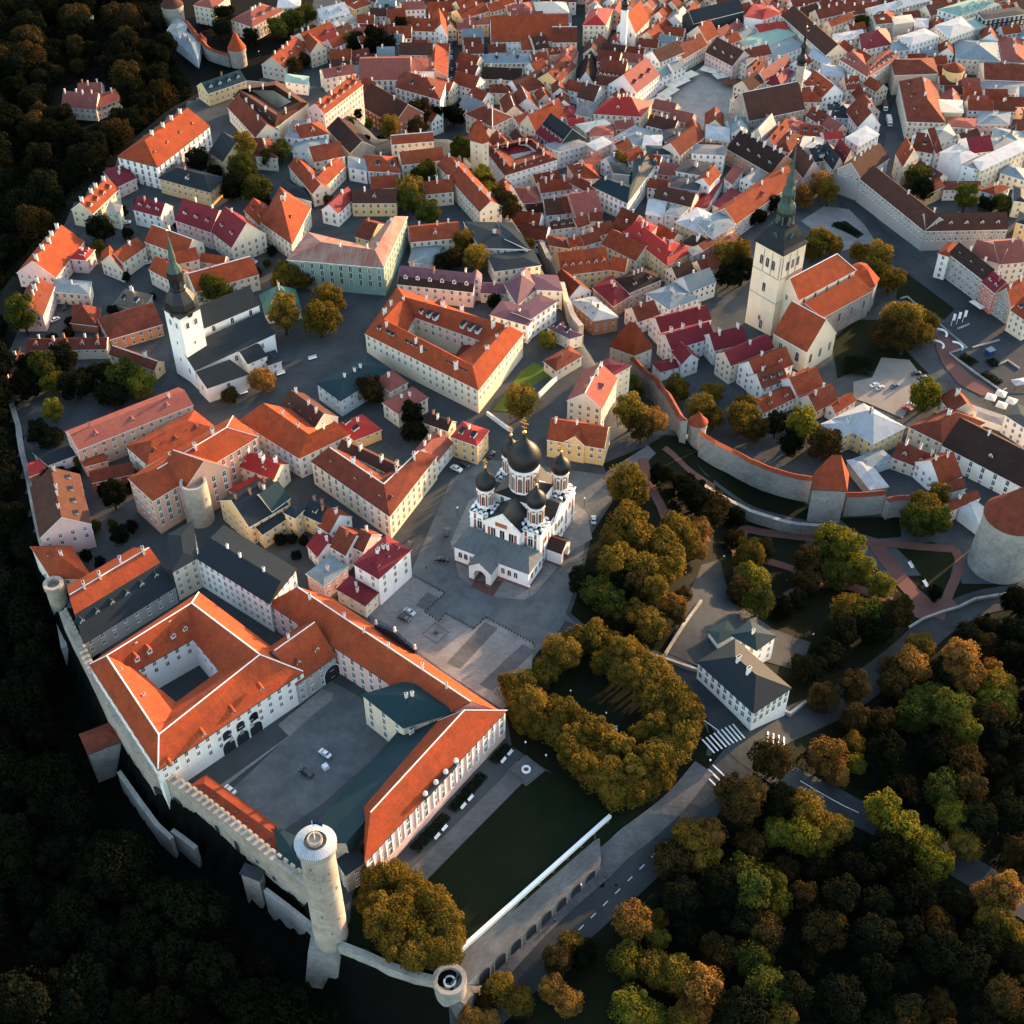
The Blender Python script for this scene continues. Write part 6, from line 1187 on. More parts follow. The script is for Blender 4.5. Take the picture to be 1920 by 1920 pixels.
B('dark timber-fronted house with black roof and maroon mansard', 'C', [(312, 747), (432, 837), (500, 712)], 9, 'slate', 'dark', 'g', .9, ndm=5, mans=(.5, .45), roof2='maroon')
chainB('mossy brown roofed block around a tiny maroon inner court', 'E', [(85, 248), (217, 414), (528, 318), (385, 175)], [(135, 245), (245, 365), (468, 290), (372, 200)], 11, 3.2, 'rust', 'white', inner=[(185, 242), (270, 318), (405, 270), (350, 225)], closed=True, win='s', sp=2.8, nch=[3, 4, 3, 4], ndm=5, dk='eye', dside=0)
B('maroon-roofed inner wing of the mossy brown block', 'E', [(240, 290), (370, 265), (300, 215)], 10, 'maroon', 'white', 'f', .2, win=None)
B('red-roofed cottage with one big white skylight below the mossy block', 'E', [(400, 462), (547, 432), (550, 377)], 6, 'rust', 'cream', 'g', nsk=2, nch=1)
B('coral-roofed house with rounded ridge below the mossy block', 'E', [(290, 582), (420, 572), (400, 482)], 6, 'pinkroof', 'cream', 'h', .5, nch=1, win='s')
B('orange-roofed house with two tall white chimneys below the mossy block', 'E', [(430, 517), (612, 492), (572, 432)], 7, 'orange2', 'white', 'g', .8, nch=3, chm=(1,))
B('brown-roofed house between coral roof and lit cream slope', 'E', [(460, 652), (570, 642), (562, 547)], 7, 'brown', 'white', 'g', nch=1)
B('low house with purple-brown roof by the cliff wall', 'E', [(345, 642), (450, 632), (455, 577)], 6, 'darkbrown', 'blue', 'g')
B('lit cream-pink roof slope facing the corner square', 'E', [(640, 662), (800, 632), (695, 512)], 8, 'pinkroof', 'peach', 'g', .6, nch=2)
B('small rust gable with cream chimney beside the lit cream slope', 'E', [(570, 640), (665, 632), (640, 537)], 7, 'rust', 'cream', 'g', nch=1)
B('pale grey house with brown roof and three silver dormers', 'E', [(490, 737), (642, 717), (640, 672)], 8, 'brown', 'blue', 'g', .9, ndm=3, dk='shed')
B('narrow brown-roofed house right of the silver dormers', 'E', [(650, 727), (722, 702), (705, 647)], 8, 'rust', 'blue', 'g', nch=1)
B('small rust roof near the corner square', 'E', [(725, 687), (802, 682), (790, 632)], 8, 'rust', 'cream', 'g')
B('flat brown roofed house above the long yellow building', 'E', [(480, 832), (602, 852), (592, 792)], 8, 'rust', 'cream', 'f', .3)
B('orange-roofed house with blue skylight above the long yellow building', 'E', [(600, 845), (692, 832), (680, 777)], 8, 'orange2', 'blue', 'g', nch=1)
B('brown house with slim chimneys above the long yellow building', 'E', [(690, 835), (790, 802), (762, 747)], 8, 'rust', 'blue', 'g', nch=2)
B('long lit orange roof falling toward the yellow corner house', 'E', [(795, 825), (1000, 925), (868, 742)], 8, 'orange2', 'cream', 'g', .7)
B('long yellow house with big orange roof and small dormers by the cliff wall', 'E', [(555, 1012), (842, 977), (826, 842)], 9, 'orange', 'yellow', 'g', .75, ndm=6, dk='gable', nsk=2, sp=3, wings=[('g', [(840, 977), (932, 992), (985, 922)], 9, {})])
B('cherry-red roofed house with orange walls below the long yellow house', 'E', [(742, 1087), (865, 1197), (982, 1122)], 8, 'maroon', 'orangew', 'h', .45, nch=3)
B('peach house with brown roof and flat top near the car lane', 'E', [(960, 1117), (1152, 1037), (1065, 957)], 9, 'darkbrown', 'peach', 'h', .45, nch=3)
B('low building with plain pale grey metal roof along the cliff wall', 'E', [(745, 1285), (890, 1262), (750, 1142)], 8, 'ltmetal', 'orangew', 'h', .25, nsk=3)
B('house with light blue-white metal roof by the lawn of the big church', 'E', [(1062, 1124), (1200, 1217), (1372, 1152)], 8, 'bluemetal', 'white', 'h', .3, nch=5)
B('rust-roofed gabled house left of the maroon house group', 'E', [(1010, 1290), (1140, 1245), (1110, 1160)], 7, 'rust', 'white', 'g', nch=1)
chainB('yellow corner house with bright red roof across from the big church', 'E', [(928, 747), (1187, 954), (1358, 857)], [(1005, 690), (1195, 835), (1272, 770)], 11, 5, 'red', 'yellow', ends='gh', win='n', sp=3, fl=3, nch=[2, 2, 0], ndm=2, dside=0)
B('small coral box house behind the red-roofed yellow corner house', 'E', [(985, 705), (1085, 762), (1125, 722)], 13, 'red', 'peach', 'f', .3, nch=3)
chainB('white corner house with dark green-grey hipped roof between two lanes', 'E', [(735, 477), (950, 580), (1127, 337)], [(797, 425), (965, 488), (1060, 298)], 11, 3.4, 'teal', 'white', ends='gg', win='n', sp=2.6, fl=3, nch=[2, 1, 0])
B('dark roofed pavilion inside the white corner house block', 'E', [(865, 400), (960, 410), (935, 345)], 10, 'slate', 'grey', 'f', win=None)
B('orange roof behind the white corner house on the left lane', 'E', [(640, 430), (790, 432), (735, 350)], 8, 'orange2', 'pink', 'h', .6, nch=1)
B('pink house front along the left lane behind the white corner house', 'E', [(600, 455), (735, 525), (720, 455)], 9, 'rust', 'pink', 'g', .7, nch=2)
B('brick-orange gable roof right of the dark green-grey hipped roof', 'E', [(985, 330), (1140, 352), (1150, 297)], 11, 'orange2', 'white', 'g', .8)
B('pale blue house with weathered grey flat roof at the lane fork', 'E', [(540, 272), (718, 227), (622, 187)], 10, 'flatgrey', 'blue', 'f', sp=2.6)
B('peach block house with small white metal roof', 'E', [(760, 262), (855, 217), (800, 182)], 11, 'ltmetal', 'peach', 'f', sp=3)
B('group of low pale blue flat roofs south of the square', 'E', [(860, 192), (1040, 244), (1167, 167)], 8, 'bluemetal', 'pink', 'f', nch=2, win='s')
B('light grey metal roof right of the pale blue flat roofs', 'E', [(1040, 236), (1150, 232), (1160, 172)], 9, 'ltmetal', 'white', 'f', win='s')
B('house with grey-blue metal roof and pale walls near the brown square row', 'E', [(1070, 285), (1205, 290), (1195, 240)], 10, 'teal', 'blue', 'f', .2)
B('row of brown gabled roofs along the south side of the square', 'E', [(1062, 112), (1225, 150), (1215, 78)], 8, 'brown', 'cream', 'g', .8, nch=4)
B('dark flat roof full of vents between brown square houses', 'E', [(1175, 215), (1320, 205), (1300, 130)], 9, 'flatdark', 'brickw', 'f', nch=4, win=None)
B('brown-roofed end house at the corner of the square', 'E', [(1262, 292), (1407, 182), (1352, 112)], 10, 'rust', 'cream', 'g', .8, sp=2.6)
B('pale rough-roofed house between square corner and town hall', 'E', [(1420, 190), (1560, 212), (1560, 130)], 9, 'ltmetal', 'cream', 'f', .2)
B('large flat black roof with white parapet and chimneys', 'E', [(1240, 387), (1412, 418), (1475, 347)], 12, 'flatdark', 'white', 'f', nch=2, chm=(1,))
B('grey flat roof carrying a red plant box', 'E', [(1335, 282), (1530, 292), (1545, 237)], 12, 'flatgrey', 'white', 'f')
B('stepped flat black roof in front of the red plant box roof', 'E', [(1190, 480), (1372, 507), (1392, 442)], 11, 'flatdark', 'pink', 'f', nch=2, chm=(1,))
B('brown-roofed block with blue skylights facing the lower lane', 'E', [(1105, 547), (1330, 602), (1347, 522)], 9, 'brown', 'cream', 'g', .8, nsk=4)
B('white-pink lift tower block with orange gable beside the black roofs', 'E', [(1440, 477), (1507, 402), (1472, 350)], 11, 'orange2', 'white', 'g', .8, sp=2.6)
B('dusty red metal roof right of the lift tower block', 'E', [(1530, 432), (1577, 467), (1642, 382)], 8, 'pinkroof', 'white', 'f', .2)
B('maroon frame roof around a small café yard', 'E', [(1350, 602), (1422, 612), (1520, 442)], 6, 'maroon', 'white', 'f', .12, win='s', wings=[('f', [(1460, 590), (1530, 622), (1640, 522)], 6, dict(win=None))])
B('pale blue house front with flat grey roof at the lane bend', 'E', [(1060, 645), (1165, 660), (1180, 572)], 9, 'ltmetal', 'blue', 'f')
B('taller pale blue house with metal roof right of the lane bend', 'E', [(1170, 645), (1262, 660), (1312, 612)], 10, 'bluemetal', 'blue', 'f')
B('yellow and grey house with wide pale grey metal roof by the church trees', 'E', [(1240, 694), (1470, 794), (1594, 705)], 10, 'ltmetal', 'yellow', 'h', .3, nch=2, nsk=3, sp=2.6)
B('brown flat roof with two white chimneys in front of the wide grey metal roof', 'E', [(1270, 822), (1400, 850), (1470, 802)], 8, 'darkbrown', 'cream', 'f', .3, nch=3, chm=(1,))
B('slim pink house front near the church trees', 'E', [(1402, 865), (1476, 818), (1440, 790)], 10, 'rust', 'salmon', 'f', sp=2.4)
B('slim grey house front between pink and red-roofed houses', 'E', [(1345, 890), (1402, 868), (1370, 835)], 11, 'flatgrey', 'grey', 'f', sp=2.4)
# ------------------------------------------------------------------ around the square and the right-hand side
B('tall cream merchant house with red hipped roof and curved gable near the top', 'C', [(580, 142), (705, 142), (747, 52)], 13, 'red', 'cream', 'h', .5, sp=2.8, fl=4)
B('steep brown roofed house with four rows of dormers north of the square', 'C', [(655, 472), (800, 492), (852, 352)], 8, 'rust', 'cream', 'g', 1.15, ndm=6, nsk=5)
B('white house with maroon roof and stepped gable on the north side of the square', 'C', [(880, 522), (1008, 422), (965, 302)], 11, 'maroon', 'white', 'g', .9, ndm=3, nch=2, sp=2.6)
B('white triangular gabled house with dark roof beside the dark lane', 'C', [(548, 467), (640, 472), (665, 352)], 5, 'darkbrown', 'white', 'G', 1.5, win='s')
B('cream house with broad red-orange roof and white chimneys at the square corner', 'C', [(640, 640), (905, 655), (967, 577)], 9, 'red', 'cream', 'h', .75, nch=5, chm=(2, 0), sp=2.8)
B('white four-storey house with brown roof and skylights at the square', 'C', [(1010, 352), (1147, 292), (1092, 237)], 12, 'brown', 'white', 'g', .7, nsk=5, sp=2.6)
B('cream row with brown roof along the north edge of the square', 'C', [(1140, 332), (1277, 252), (1242, 182)], 9, 'rust', 'cream', 'g', .9, sp=2.6, nch=1)
B('lit orange roofed gabled house behind the north edge of the square', 'C', [(1275, 232), (1342, 192), (1312, 97)], 10, 'orange2', 'cream', 'g', 1.0, nch=1)
B('dark timber-clad church-like hall with slate roof at the top', 'C', [(1200, 132), (1482, 62), (1422, 2)], 13, 'slate', 'dark', 'g', .9, win=None)
B('tall blank white house with red roof right of the dark hall', 'C', [(1590, 112), (1692, 77), (1640, 30)], 12, 'red', 'white', 'h', .4, sp=2.8, wings=[('f', [(1488, 95), (1590, 112), (1640, 40)], 12, dict(win=None))])
B('pale pink house with brown roof on the east side of the square', 'C', [(1268, 292), (1420, 372), (1452, 272)], 9, 'brown', 'pink', 'g', .8, nch=2, sp=2.6)
B('ornate cream house with rounded attic on the east side of the square', 'C', [(1415, 322), (1500, 367), (1560, 320)], 10, 'flatgrey', 'palegreen', 'f', .2, sp=2.4)
B('house with red roof and many white chimneys behind the ornate cream house', 'C', [(1480, 342), (1640, 302), (1600, 252)], 10, 'rust', 'cream', 'g', .8, nch=6, chm=(1, 0))
B('narrow salmon gabled house on the east side of the square', 'C', [(1498, 400), (1545, 432), (1600, 370)], 9, 'rust', 'salmon', 'G', 1.1)
B('white gabled house with long maroon roof on the east side of the square', 'C', [(1545, 432), (1602, 462), (1750, 360)], 9, 'maroon', 'white', 'G', 1.1, nch=2, chm=(1,))
B('white house with small cherry roofs beside the town hall', 'C', [(1610, 472), (1702, 500), (1762, 402)], 8, 'maroon', 'white', 'h', .5, nch=2)
B('pale green metal roof behind the red chimney house', 'C', [(1455, 232), (1560, 282), (1775, 192)], 9, 'greenmetal', 'palegreen', 'f', .15)
B('pale blue-grey metal roof east of the red chimney house', 'C', [(1565, 282), (1640, 330), (1830, 262)], 9, 'bluemetal', 'white', 'f', .15, nch=1)
B('small red roof on the pale terrace north-east of the square', 'C', [(1575, 185), (1740, 165), (1710, 122)], 9, 'red', 'palegreen', 'h', .5, nch=2)
B('long cream street house with orange and dark brown ribbed roof', 'D', [(515, 92), (770, 322), (885, 300)], 11, 'brown', 'cream', 'g', .8, sp=2.5, nch=3)
B('beige roof cluster south of the square with cream gable', 'C', [(590, 742), (752, 712), (702, 672)], 8, 'beige', 'cream', 'f', .25, nch=1)
B('small coral roof south of the red corner roof', 'C', [(500, 712), (592, 702), (585, 662)], 7, 'red', 'white', 'g', .5)
B('ornate pinkish white gabled house left of the red corner roof', 'C', [(535, 642), (630, 662), (660, 592)], 7, 'flatgrey', 'pink', 'h', .7)
B('dark maroon roof squeezed by the orange-red gable house', 'C', [(475, 672), (542, 662), (530, 592)], 6, 'maroon', 'brickw', 'f', .4, win=None)
B('brown house roof at the mouth of the dark lane', 'C', [(545, 547), (640, 572), (692, 492)], 7, 'brown', 'white', 'g', nch=2, nsk=1)
B('coral lean-to roof behind the stone gate of the square', 'C', [(620, 770), (750, 760), (752, 700)], 8, 'pinkroof', 'white', 'f', .2, win='s')
B('house with a vivid orange roof and white gable behind the town hall', 'D', [(640, 482), (750, 567), (812, 487)], 9, 'orange', 'white', 'g', .9, cap=True)
B('hipped orange roof with white ridges beside the town hall tower', 'D', [(640, 592), (745, 592), (720, 512)], 8, 'orange2', 'cream', 'h', .7, cap=True)
B('steep brown roofed gabled house south of the town hall', 'D', [(655, 672), (765, 737), (822, 692)], 7, 'rust', 'white', 'g', 1.2, nch=2, chm=(1,))
B('tall brown gable with two long white chimneys by the truck street', 'D', [(885, 642), (958, 737), (1032, 652)], 9, 'rust', 'white', 'g', 1.2, nch=2, chm=(1,))
B('slate-roofed house with a row of chimneys south of the town hall', 'D', [(800, 682), (945, 687), (922, 612)], 7, 'slate', 'blue', 'h', .6, nch=5, chm=(0,))
B('coral metal roof below the town hall', 'D', [(480, 722), (600, 762), (682, 722)], 8, 'pinkroof', 'cream', 'h', .35, nch=1)
B('cream gabled house with blue-grey roof facing the lower street', 'D', [(340, 772), (400, 812), (480, 722)], 9, 'bluemetal', 'cream', 'G', 1.0, sp=2.2)
B('white-fronted gabled house with orange roof facing the lower street', 'D', [(405, 822), (465, 852), (560, 742)], 9, 'orange2', 'white', 'G', 1.0, sp=2.2)
B('white-fronted house with rust hipped roof next to the orange gable', 'D', [(470, 860), (560, 885), (640, 790)], 9, 'rust', 'white', 'h', .6, sp=2.2)
B('orange roof with low walls beside the white metal roofed block', 'D', [(612, 782), (742, 792), (742, 732)], 8, 'orange2', 'cream', 'g', nch=2)
B('cherry red roofed pink house beside the white metal roofed block', 'D', [(762, 812), (872, 802), (862, 762)], 9, 'red', 'pink', 'g', .6, sp=2.4)
B('tall white block with flat white metal roof on the lower street', 'D', [(960, 852), (1077, 782), (1002, 732)], 12, 'ltmetal', 'white', 'f', .1, sp=2.6, fl=4)
B('beige flat roof with chimneys above the ornate gables', 'D', [(620, 852), (740, 862), (760, 802)], 9, 'beige', 'beige', 'f', nch=3)
B('slate roof with cream chimney above the ornate gables', 'D', [(710, 940), (840, 915), (805, 842)], 8, 'slate', 'cream', 'h', .8, nch=1)
B('pink brick ornate gable with brown roof on the lower street', 'D', [(640, 1032), (735, 985), (640, 880)], 8, 'brown', 'pink', 'G', 1.1, nch=2, sp=2.3)
B('cream ornate gable with slate roof on the lower street', 'D', [(812, 985), (868, 950), (795, 860)], 9, 'slate', 'cream', 'G', 1.2, sp=2.3)
B('pale narrow gable with maroon roof near the white block', 'D', [(872, 955), (935, 910), (872, 840)], 9, 'maroon', 'cream', 'G', 1.1, sp=2.3)
B('orange-pink row with long brown roof and many white chimneys', 'F', [(135, 122), (402, 274), (478, 160)], 9, 'darkbrown', 'orangew', 'g', .8, nch=6, chm=(1,), ndm=4, sp=2.5)
B('long plain orange-brown roof running up to the big church trees', 'F', [(190, 575), (562, 312), (512, 217)], 9, 'orange2', 'grey', 'g', .8, nch=3, sp=2.6)
B('yellow and pale stone house with flat blue-grey roof by the church', 'F', [(50, 664), (187, 584), (97, 497)], 11, 'bluemetal', 'yellow', 'f', .12, sp=2.6, nsk=2)
# maroon group by the big church
B('white house with long dusky maroon roof near the pyramid tower', 'L', [(325, 148), (547, 90), (522, 30)], 8, 'maroon', 'white', 'g', .7, nch=3, chm=(1,))
B('white L-shaped house with wide maroon roof and white chimneys below the big church tower', 'L', [(372, 224), (562, 167), (592, 87)], 9, 'maroon', 'white', 'g', .7, nch=3, chm=(1,), wings=[('g', [(560, 227), (705, 192), (722, 112)], 9, dict(nch=2)), ('G', [(420, 287), (490, 264), (440, 206)], 8, {})])
B('cream house with cherry maroon gabled roof in front of the church chapel', 'L', [(632, 294), (822, 214), (790, 160)], 10, 'maroon', 'cream', 'g', .8, nch=1, sp=2.8)
B('low red lean-to inside the town wall near the maroon houses', 'L', [(325, 322), (435, 292), (400, 255)], 5, 'maroon', 'white', 'f', .4, nch=1, win='s')
B('white gabled house with coral orange roof beside the cream maroon house', 'L', [(745, 354), (905, 287), (872, 211)], 9, 'orange2', 'white', 'g', .9, sp=2.8, nch=1)
B('white house with rust roof and pale blue verge in front of the church chapel', 'L', [(770, 392), (882, 352), (852, 292)], 8, 'rust', 'white', 'g', .9, trim='bluemetal')
B('orange-roofed end house with dormer near the gravel car park', 'L', [(925, 427), (1042, 377), (1007, 302)], 7, 'orange2', 'white', 'g', .8, nsk=2)
B('low white row with orange roof along the inner garden', 'L', [(775, 502), (927, 427), (902, 382)], 5.5, 'orange2', 'white', 'g', .7, sp=2.2)
B('small dark red gabled house by the gravel car park', 'L', [(1005, 494), (1107, 442), (1082, 372)], 5, 'rust', 'cream', 'g', .9)
B('small white-gabled orange house by the gravel car park', 'L', [(1092, 502), (1180, 445), (1166, 412)], 5, 'orange2', 'white', 'g', .9, nch=1)
B('yellow house with pale weathered metal roof around a light well', 'L', [(1030, 552), (1127, 602), (1262, 547)], 9, 'ltmetal', 'yellow', 'h', .25, nch=2, sp=2.8, wings=[('h', [(1258, 635), (1397, 564), (1215, 462)], 9, dict(nch=3, sp=2.8))])
B('low blue-grey metal roofed workshop behind the square orange-capped tower', 'L', [(1225, 745), (1342, 702), (1292, 662)], 5, 'bluemetal', 'blue', 'f', .15, win='s')
B('long lean-to with light zinc roof beside the square orange-capped tower', 'L', [(1245, 838), (1322, 825), (1222, 700)], 4.5, 'ltmetal', 'lime', 'f', .15, win=None)
B('rusty tiled house with two white chimneys inside the wall', 'L', [(1340, 695), (1500, 755), (1545, 695)], 6, 'rust', 'cream', 'g', .8, nch=3, chm=(1,))
B('clear orange gabled roof beside the long dark brown barn', 'L', [(1550, 815), (1647, 777), (1612, 672)], 7, 'orange2', 'white', 'g', .9)
B('cream house with dark red roof and an orange cross gable', 'L', [(1415, 562), (1557, 632), (1745, 545)], 8, 'rust', 'cream', 'h', .6, nch=1, chm=(1,), wings=[('G', [(1600, 500), (1712, 500), (1660, 430)], 8, dict(nch=1))])
B('long white barn-like building with a huge dark brown roof at the right edge', 'L', [(1560, 642), (1935, 838), (1985, 700)], 9, 'darkbrown', 'white', 'g', .75, sp=5, win='t', nsk=2)
B('modern white building with teal flat roof at the right edge', 'L', [(1838, 512), (1960, 592), (2010, 540)], 9, 'teal', 'white', 'f', sp=3)
B('low terrace building with grey flat roof beside the café umbrellas', 'L', [(1600, 480), (1830, 560), (1840, 520)], 3.5, 'flatgrey', 'white', 'f', win=None)
B('brown roofed shed next to the massive cannon tower', 'L', [(1600, 930), (1727, 872), (1702, 850)], 6, 'rust', 'white', 'g', .8, win='s')
B('light zinc roofed shed left of the massive cannon tower', 'L', [(1635, 930), (1725, 1000), (1740, 915)], 5, 'ltmetal', 'white', 'f', .25, win=None)
B('dark red lean-to under the bushy tree by the cannon tower', 'L', [(1590, 850), (1665, 830), (1640, 795)], 6, 'rust', 'white', 'g', win=None)
# street on the right
B('very long grey stone building with dark roof and rows of skylights', 'F', [(938, 305), (1325, 617), (1387, 517)], 13, 'brown', 'grey', 'g', .8, sp=2.5, fl=3, nsk=14, nch=3, chm=(2,), wings=[('g', [(1330, 617), (1822, 607), (1812, 507)], 13, dict(sp=2.6, fl=3, ndm=5, dk='gable')), ('g', [(940, 300), (1110, 180), (1050, 95)], 13, dict(nch=5))])
B('long building with broad pale orange roof behind the shop row', 'F', [(1770, 817), (1935, 802), (1930, 667)], 12, 'pinkroof', 'cream', 'g', .6, wings=[('g', [(1600, 760), (1780, 815), (1700, 690)], 12, dict(win=None))])
B('grey shop house with dark brown roof and three pale dormers', 'F', [(1470, 752), (1682, 917), (1742, 850)], 13, 'darkbrown', 'grey', 'g', .9, sp=2.6, fl=4, ndm=3, dk='eye')
B('white corner house with small orange roof at the head of the shop row', 'F', [(1408, 752), (1470, 772), (1532, 702)], 13, 'orange2', 'white', 'h', .6, sp=2.3, fl=4)
B('salmon-pink shop house with maroon roof', 'F', [(1668, 924), (1747, 990), (1832, 942)], 12, 'maroon', 'salmon', 'g', .9, sp=2.2, fl=3, ndm=2)
B('grey stone gabled house with orange roof in the shop row', 'F', [(1748, 1002), (1840, 1072), (1935, 1002)], 10, 'orange2', 'limegrey', 'G', 1.3, sp=2.2)
B('cream shop house with orange roof at the right edge of the shop row', 'F', [(1842, 1092), (1935, 1157), (1965, 1047)], 11, 'orange2', 'cream', 'g', .9, sp=2.3)
B('tall lit orange gabled house behind the long grey building', 'F', [(1195, 232), (1287, 172), (1242, 97)], 12, 'orange2', 'cream', 'G', .9, sp=3)
B('rust roof stepping down to the yard behind the long grey building', 'F', [(1255, 237), (1392, 322), (1422, 272)], 9, 'rust', 'cream', 'g', .7)
B('brown-roofed white house above the yard with pale gable', 'F', [(1250, 130), (1372, 152), (1260, 22)], 10, 'rust', 'white', 'g', .9, nch=1, wings=[('g', [(1390, 152), (1432, 142), (1320, 12)], 10, {})])
B('tall blank white block with flat white roof above the yard', 'F', [(1415, 150), (1542, 217), (1642, 167)], 12, 'ltmetal', 'white', 'f', win=None)
B('white block with grey roof terrace behind the yard trees', 'F', [(1545, 222), (1660, 255), (1780, 190)], 11, 'flatgrey', 'white', 'f', win='s', sp=4)
B('long cream block with flat roof at the right edge', 'F', [(1660, 257), (1935, 127), (1890, 72)], 12, 'ltmetal', 'cream', 'f', .1, sp=3.2)
B('white house with dark maroon hipped roof and skylights near the right edge', 'F', [(1597, 152), (1737, 137), (1702, 47)], 10, 'maroon', 'white', 'g', .7, nsk=4)
B('light grey metal roof with round vents beside the maroon hipped house', 'F', [(1740, 130), (1860, 80), (1800, 30)], 10, 'bluemetal', 'cream', 'f', .2, nch=2)
B('yellow gabled annex with red roof in the yard', 'F', [(1350, 392), (1442, 347), (1425, 290)], 7, 'rust', 'yellow', 'g', .7)
B('low red roofs along the yard wall', 'F', [(1440, 372), (1660, 372), (1655, 322)], 6, 'rust', 'white', 'f', .3, nch=2, win='s')
B('orange hipped house at the back of the yard', 'F', [(1655, 377), (1747, 402), (1837, 357)], 7, 'orange2', 'white', 'h', .5)
B('pale green house with dark green roof at the right edge', 'F', [(1860, 437), (1935, 447), (1935, 362)], 9, 'slate', 'palegreen', 'f', .3)
B('yellow house side at the right edge above the shop row', 'F', [(1875, 567), (1945, 587), (1965, 522)], 9, 'slate', 'yellow', 'f', .3)
B('grey metal roofed outbuildings above the yard at the right edge', 'F', [(1780, 272), (1930, 317), (1935, 250)], 7, 'bluemetal', 'cream', 'h', .3)
chainB('big cream corner house with rose-red roof on a street fork', 'D', [(850, 347), (1012, 447), (1190, 334)], [(922, 297), (1022, 400), (1142, 287)], 13, 3.6, 'pinkroof', 'cream', ends='gg', win='n', sp=2.5, fl=4, ndm=6, dk='gable', dside=0)
B('beige blank-walled house with brown roof right of the street fork', 'D', [(1170, 437), (1420, 427), (1392, 337)], 12, 'rust', 'beige', 'h', .4, win=None)
tg = G(c('D', (1480, 540))); tz = zat(c('D', (1480, 395)), tg.y); tr_ = 58 / 3.097 / pxm(tg); round_tower('corner_house', 'round-fronted cream corner house with a low orange conical roof near the right edge', (tg.x, tg.y), tg.z - 1, max(tz, tg.z + 9), tr_, tr_, 'yellow', 'orange2', 3.5, slits=8, cat='house')
B('cream gabled house with steep maroon roof and lit orange side by the truck street', 'D', [(1245, 705), (1462, 712), (1405, 480)], 10, 'rust', 'cream', 'G', .8, ends='hh', ndm=3, sp=2.6, nch=2)
B('wide blue-grey metal roof near the right edge top', 'D', [(1530, 342), (1782, 357), (1762, 242)], 9, 'bluemetal', 'beige', 'h', .3, nch=3)
B('long brown roofed arcade building at the right edge', 'D', [(1690, 462), (1935, 472), (1935, 377)], 7, 'rust', 'cream', 'g', .5, win='t', sp=2.4)
B('cream one-storey hall with row of windows below the arcade building', 'D', [(1672, 540), (1935, 545), (1930, 480)], 6, 'flatgrey', 'palegreen', 'f', win='t', sp=2.6)
B('small vivid orange gable in the yard near the right edge', 'D', [(1572, 577), (1677, 577), (1642, 507)], 6, 'orange', 'brickw', 'g', .7)
B('pink-fronted house with pale blue metal roof near the right edge', 'D', [(1650, 722), (1832, 724), (1842, 652)], 9, 'bluemetal', 'pink', 'f', .15, nch=3, chm=(1,))
B('ornate cream house with little pink attic left of the pale blue metal roof', 'D', [(1480, 737), (1642, 747), (1642, 692)], 9, 'pinkroof', 'cream', 'f', .2, sp=2.3)
B('cream house with ochre side wall behind the ornate pink attic', 'D', [(1420, 650), (1565, 655), (1560, 585)], 11, 'beige', 'yellow', 'f', win=None)
B('grey metal roofed house left of the maroon hipped house', 'D', [(1400, 842), (1532, 802), (1482, 722)], 9, 'bluemetal', 'blue', 'h', .35)
B('white row with grey roof at the right edge below the pale blue roof', 'D', [(1740, 830), (1930, 860), (1930, 770)], 9, 'bluemetal', 'beige', 'h', .3, nch=2)
B('white house with bright metal roof near the top right', 'D', [(1270, 262), (1427, 212), (1342, 167)], 13, 'ltmetal', 'white', 'f', .12, sp=2.7, fl=4)
B('cream house with pale metal roof and tall windows near the top right', 'D', [(1490, 222), (1637, 167), (1552, 97)], 13, 'ltmetal', 'cream', 'f', .15, sp=2.5, fl=4)
B('dark green fronted house with pale green roof near the top right', 'D', [(1637, 172), (1702, 152), (1640, 102)], 12, 'greenmetal', 'grey', 'f', .2, sp=2.4)
B('large pale green metal roof with dormers at the top right corner', 'D', [(1560, 97), (1780, 27), (1640, -12)], 12, 'greenmetal', 'white', 'h', .35, ndm=5)
B('black glass building with flat terrace roof at the top right', 'D', [(1690, 117), (1935, 82), (1890, 42)], 15, 'flatdark', 'dark', 'f', sp=3)
B('lit peach roofed house block at the right edge top', 'D', [(1800, 357), (1935, 367), (1905, 222)], 8, 'pinkroof', 'cream', 'h', .4, nch=4)
B('crimson roofed house in a dark yard near the truck street', 'D', [(980, 292), (1150, 257), (1132, 167)], 9, 'maroon', 'white', 'h', .6, nch=3)
B('long brown roof row near the top behind the ribbed roof house', 'D', [(730, 112), (935, 62), (905, 12)], 11, 'rust', 'cream', 'g', .8, nch=4)
B('orange roof strip under the leafy courtyard tree at the top', 'D', [(800, 157), (935, 107), (922, 72)], 9, 'orange2', 'cream', 'g', .7)
B('pale street row with light roofs at the top edge', 'D', [(1050, 82), (1375, 2), (1345, -30)], 11, 'ltmetal', 'cream', 'g', .5, sp=2.5)
B('red roof cluster next to the pale street row', 'D', [(930, 87), (1015, 72), (1000, 22)], 9, 'rust', 'peach', 'g', .7, nch=2)
B('orange-brown roofed house above the beige box house', 'D', [(1065, 142), (1177, 127), (1152, 62)], 10, 'orange2', 'beige', 'h', .5)
B('blank beige box house near the top right', 'D', [(1170, 142), (1282, 127), (1262, 87)], 11, 'beige', 'beige', 'f', win=None)
B('small pale house with flat roof right of the blank beige box', 'D', [(1285, 155), (1362, 160), (1362, 112)], 9, 'ltmetal', 'beige', 'f')
B('white and blue flat-roofed pavilion in the upper yard', 'D', [(830, 242), (1000, 212), (980, 172)], 8, 'ltmetal', 'cream', 'f', nch=1)
B('slim pale house with grey roof below the ribbed roof house', 'D', [(670, 322), (780, 382), (812, 337)], 9, 'ltmetal', 'cream', 'f', .2, sp=2.4)
B('white house with grey roof terrace behind the town hall', 'D', [(760, 437), (880, 452), (862, 387)], 10, 'ltmetal', 'white', 'h', .25, nch=1)
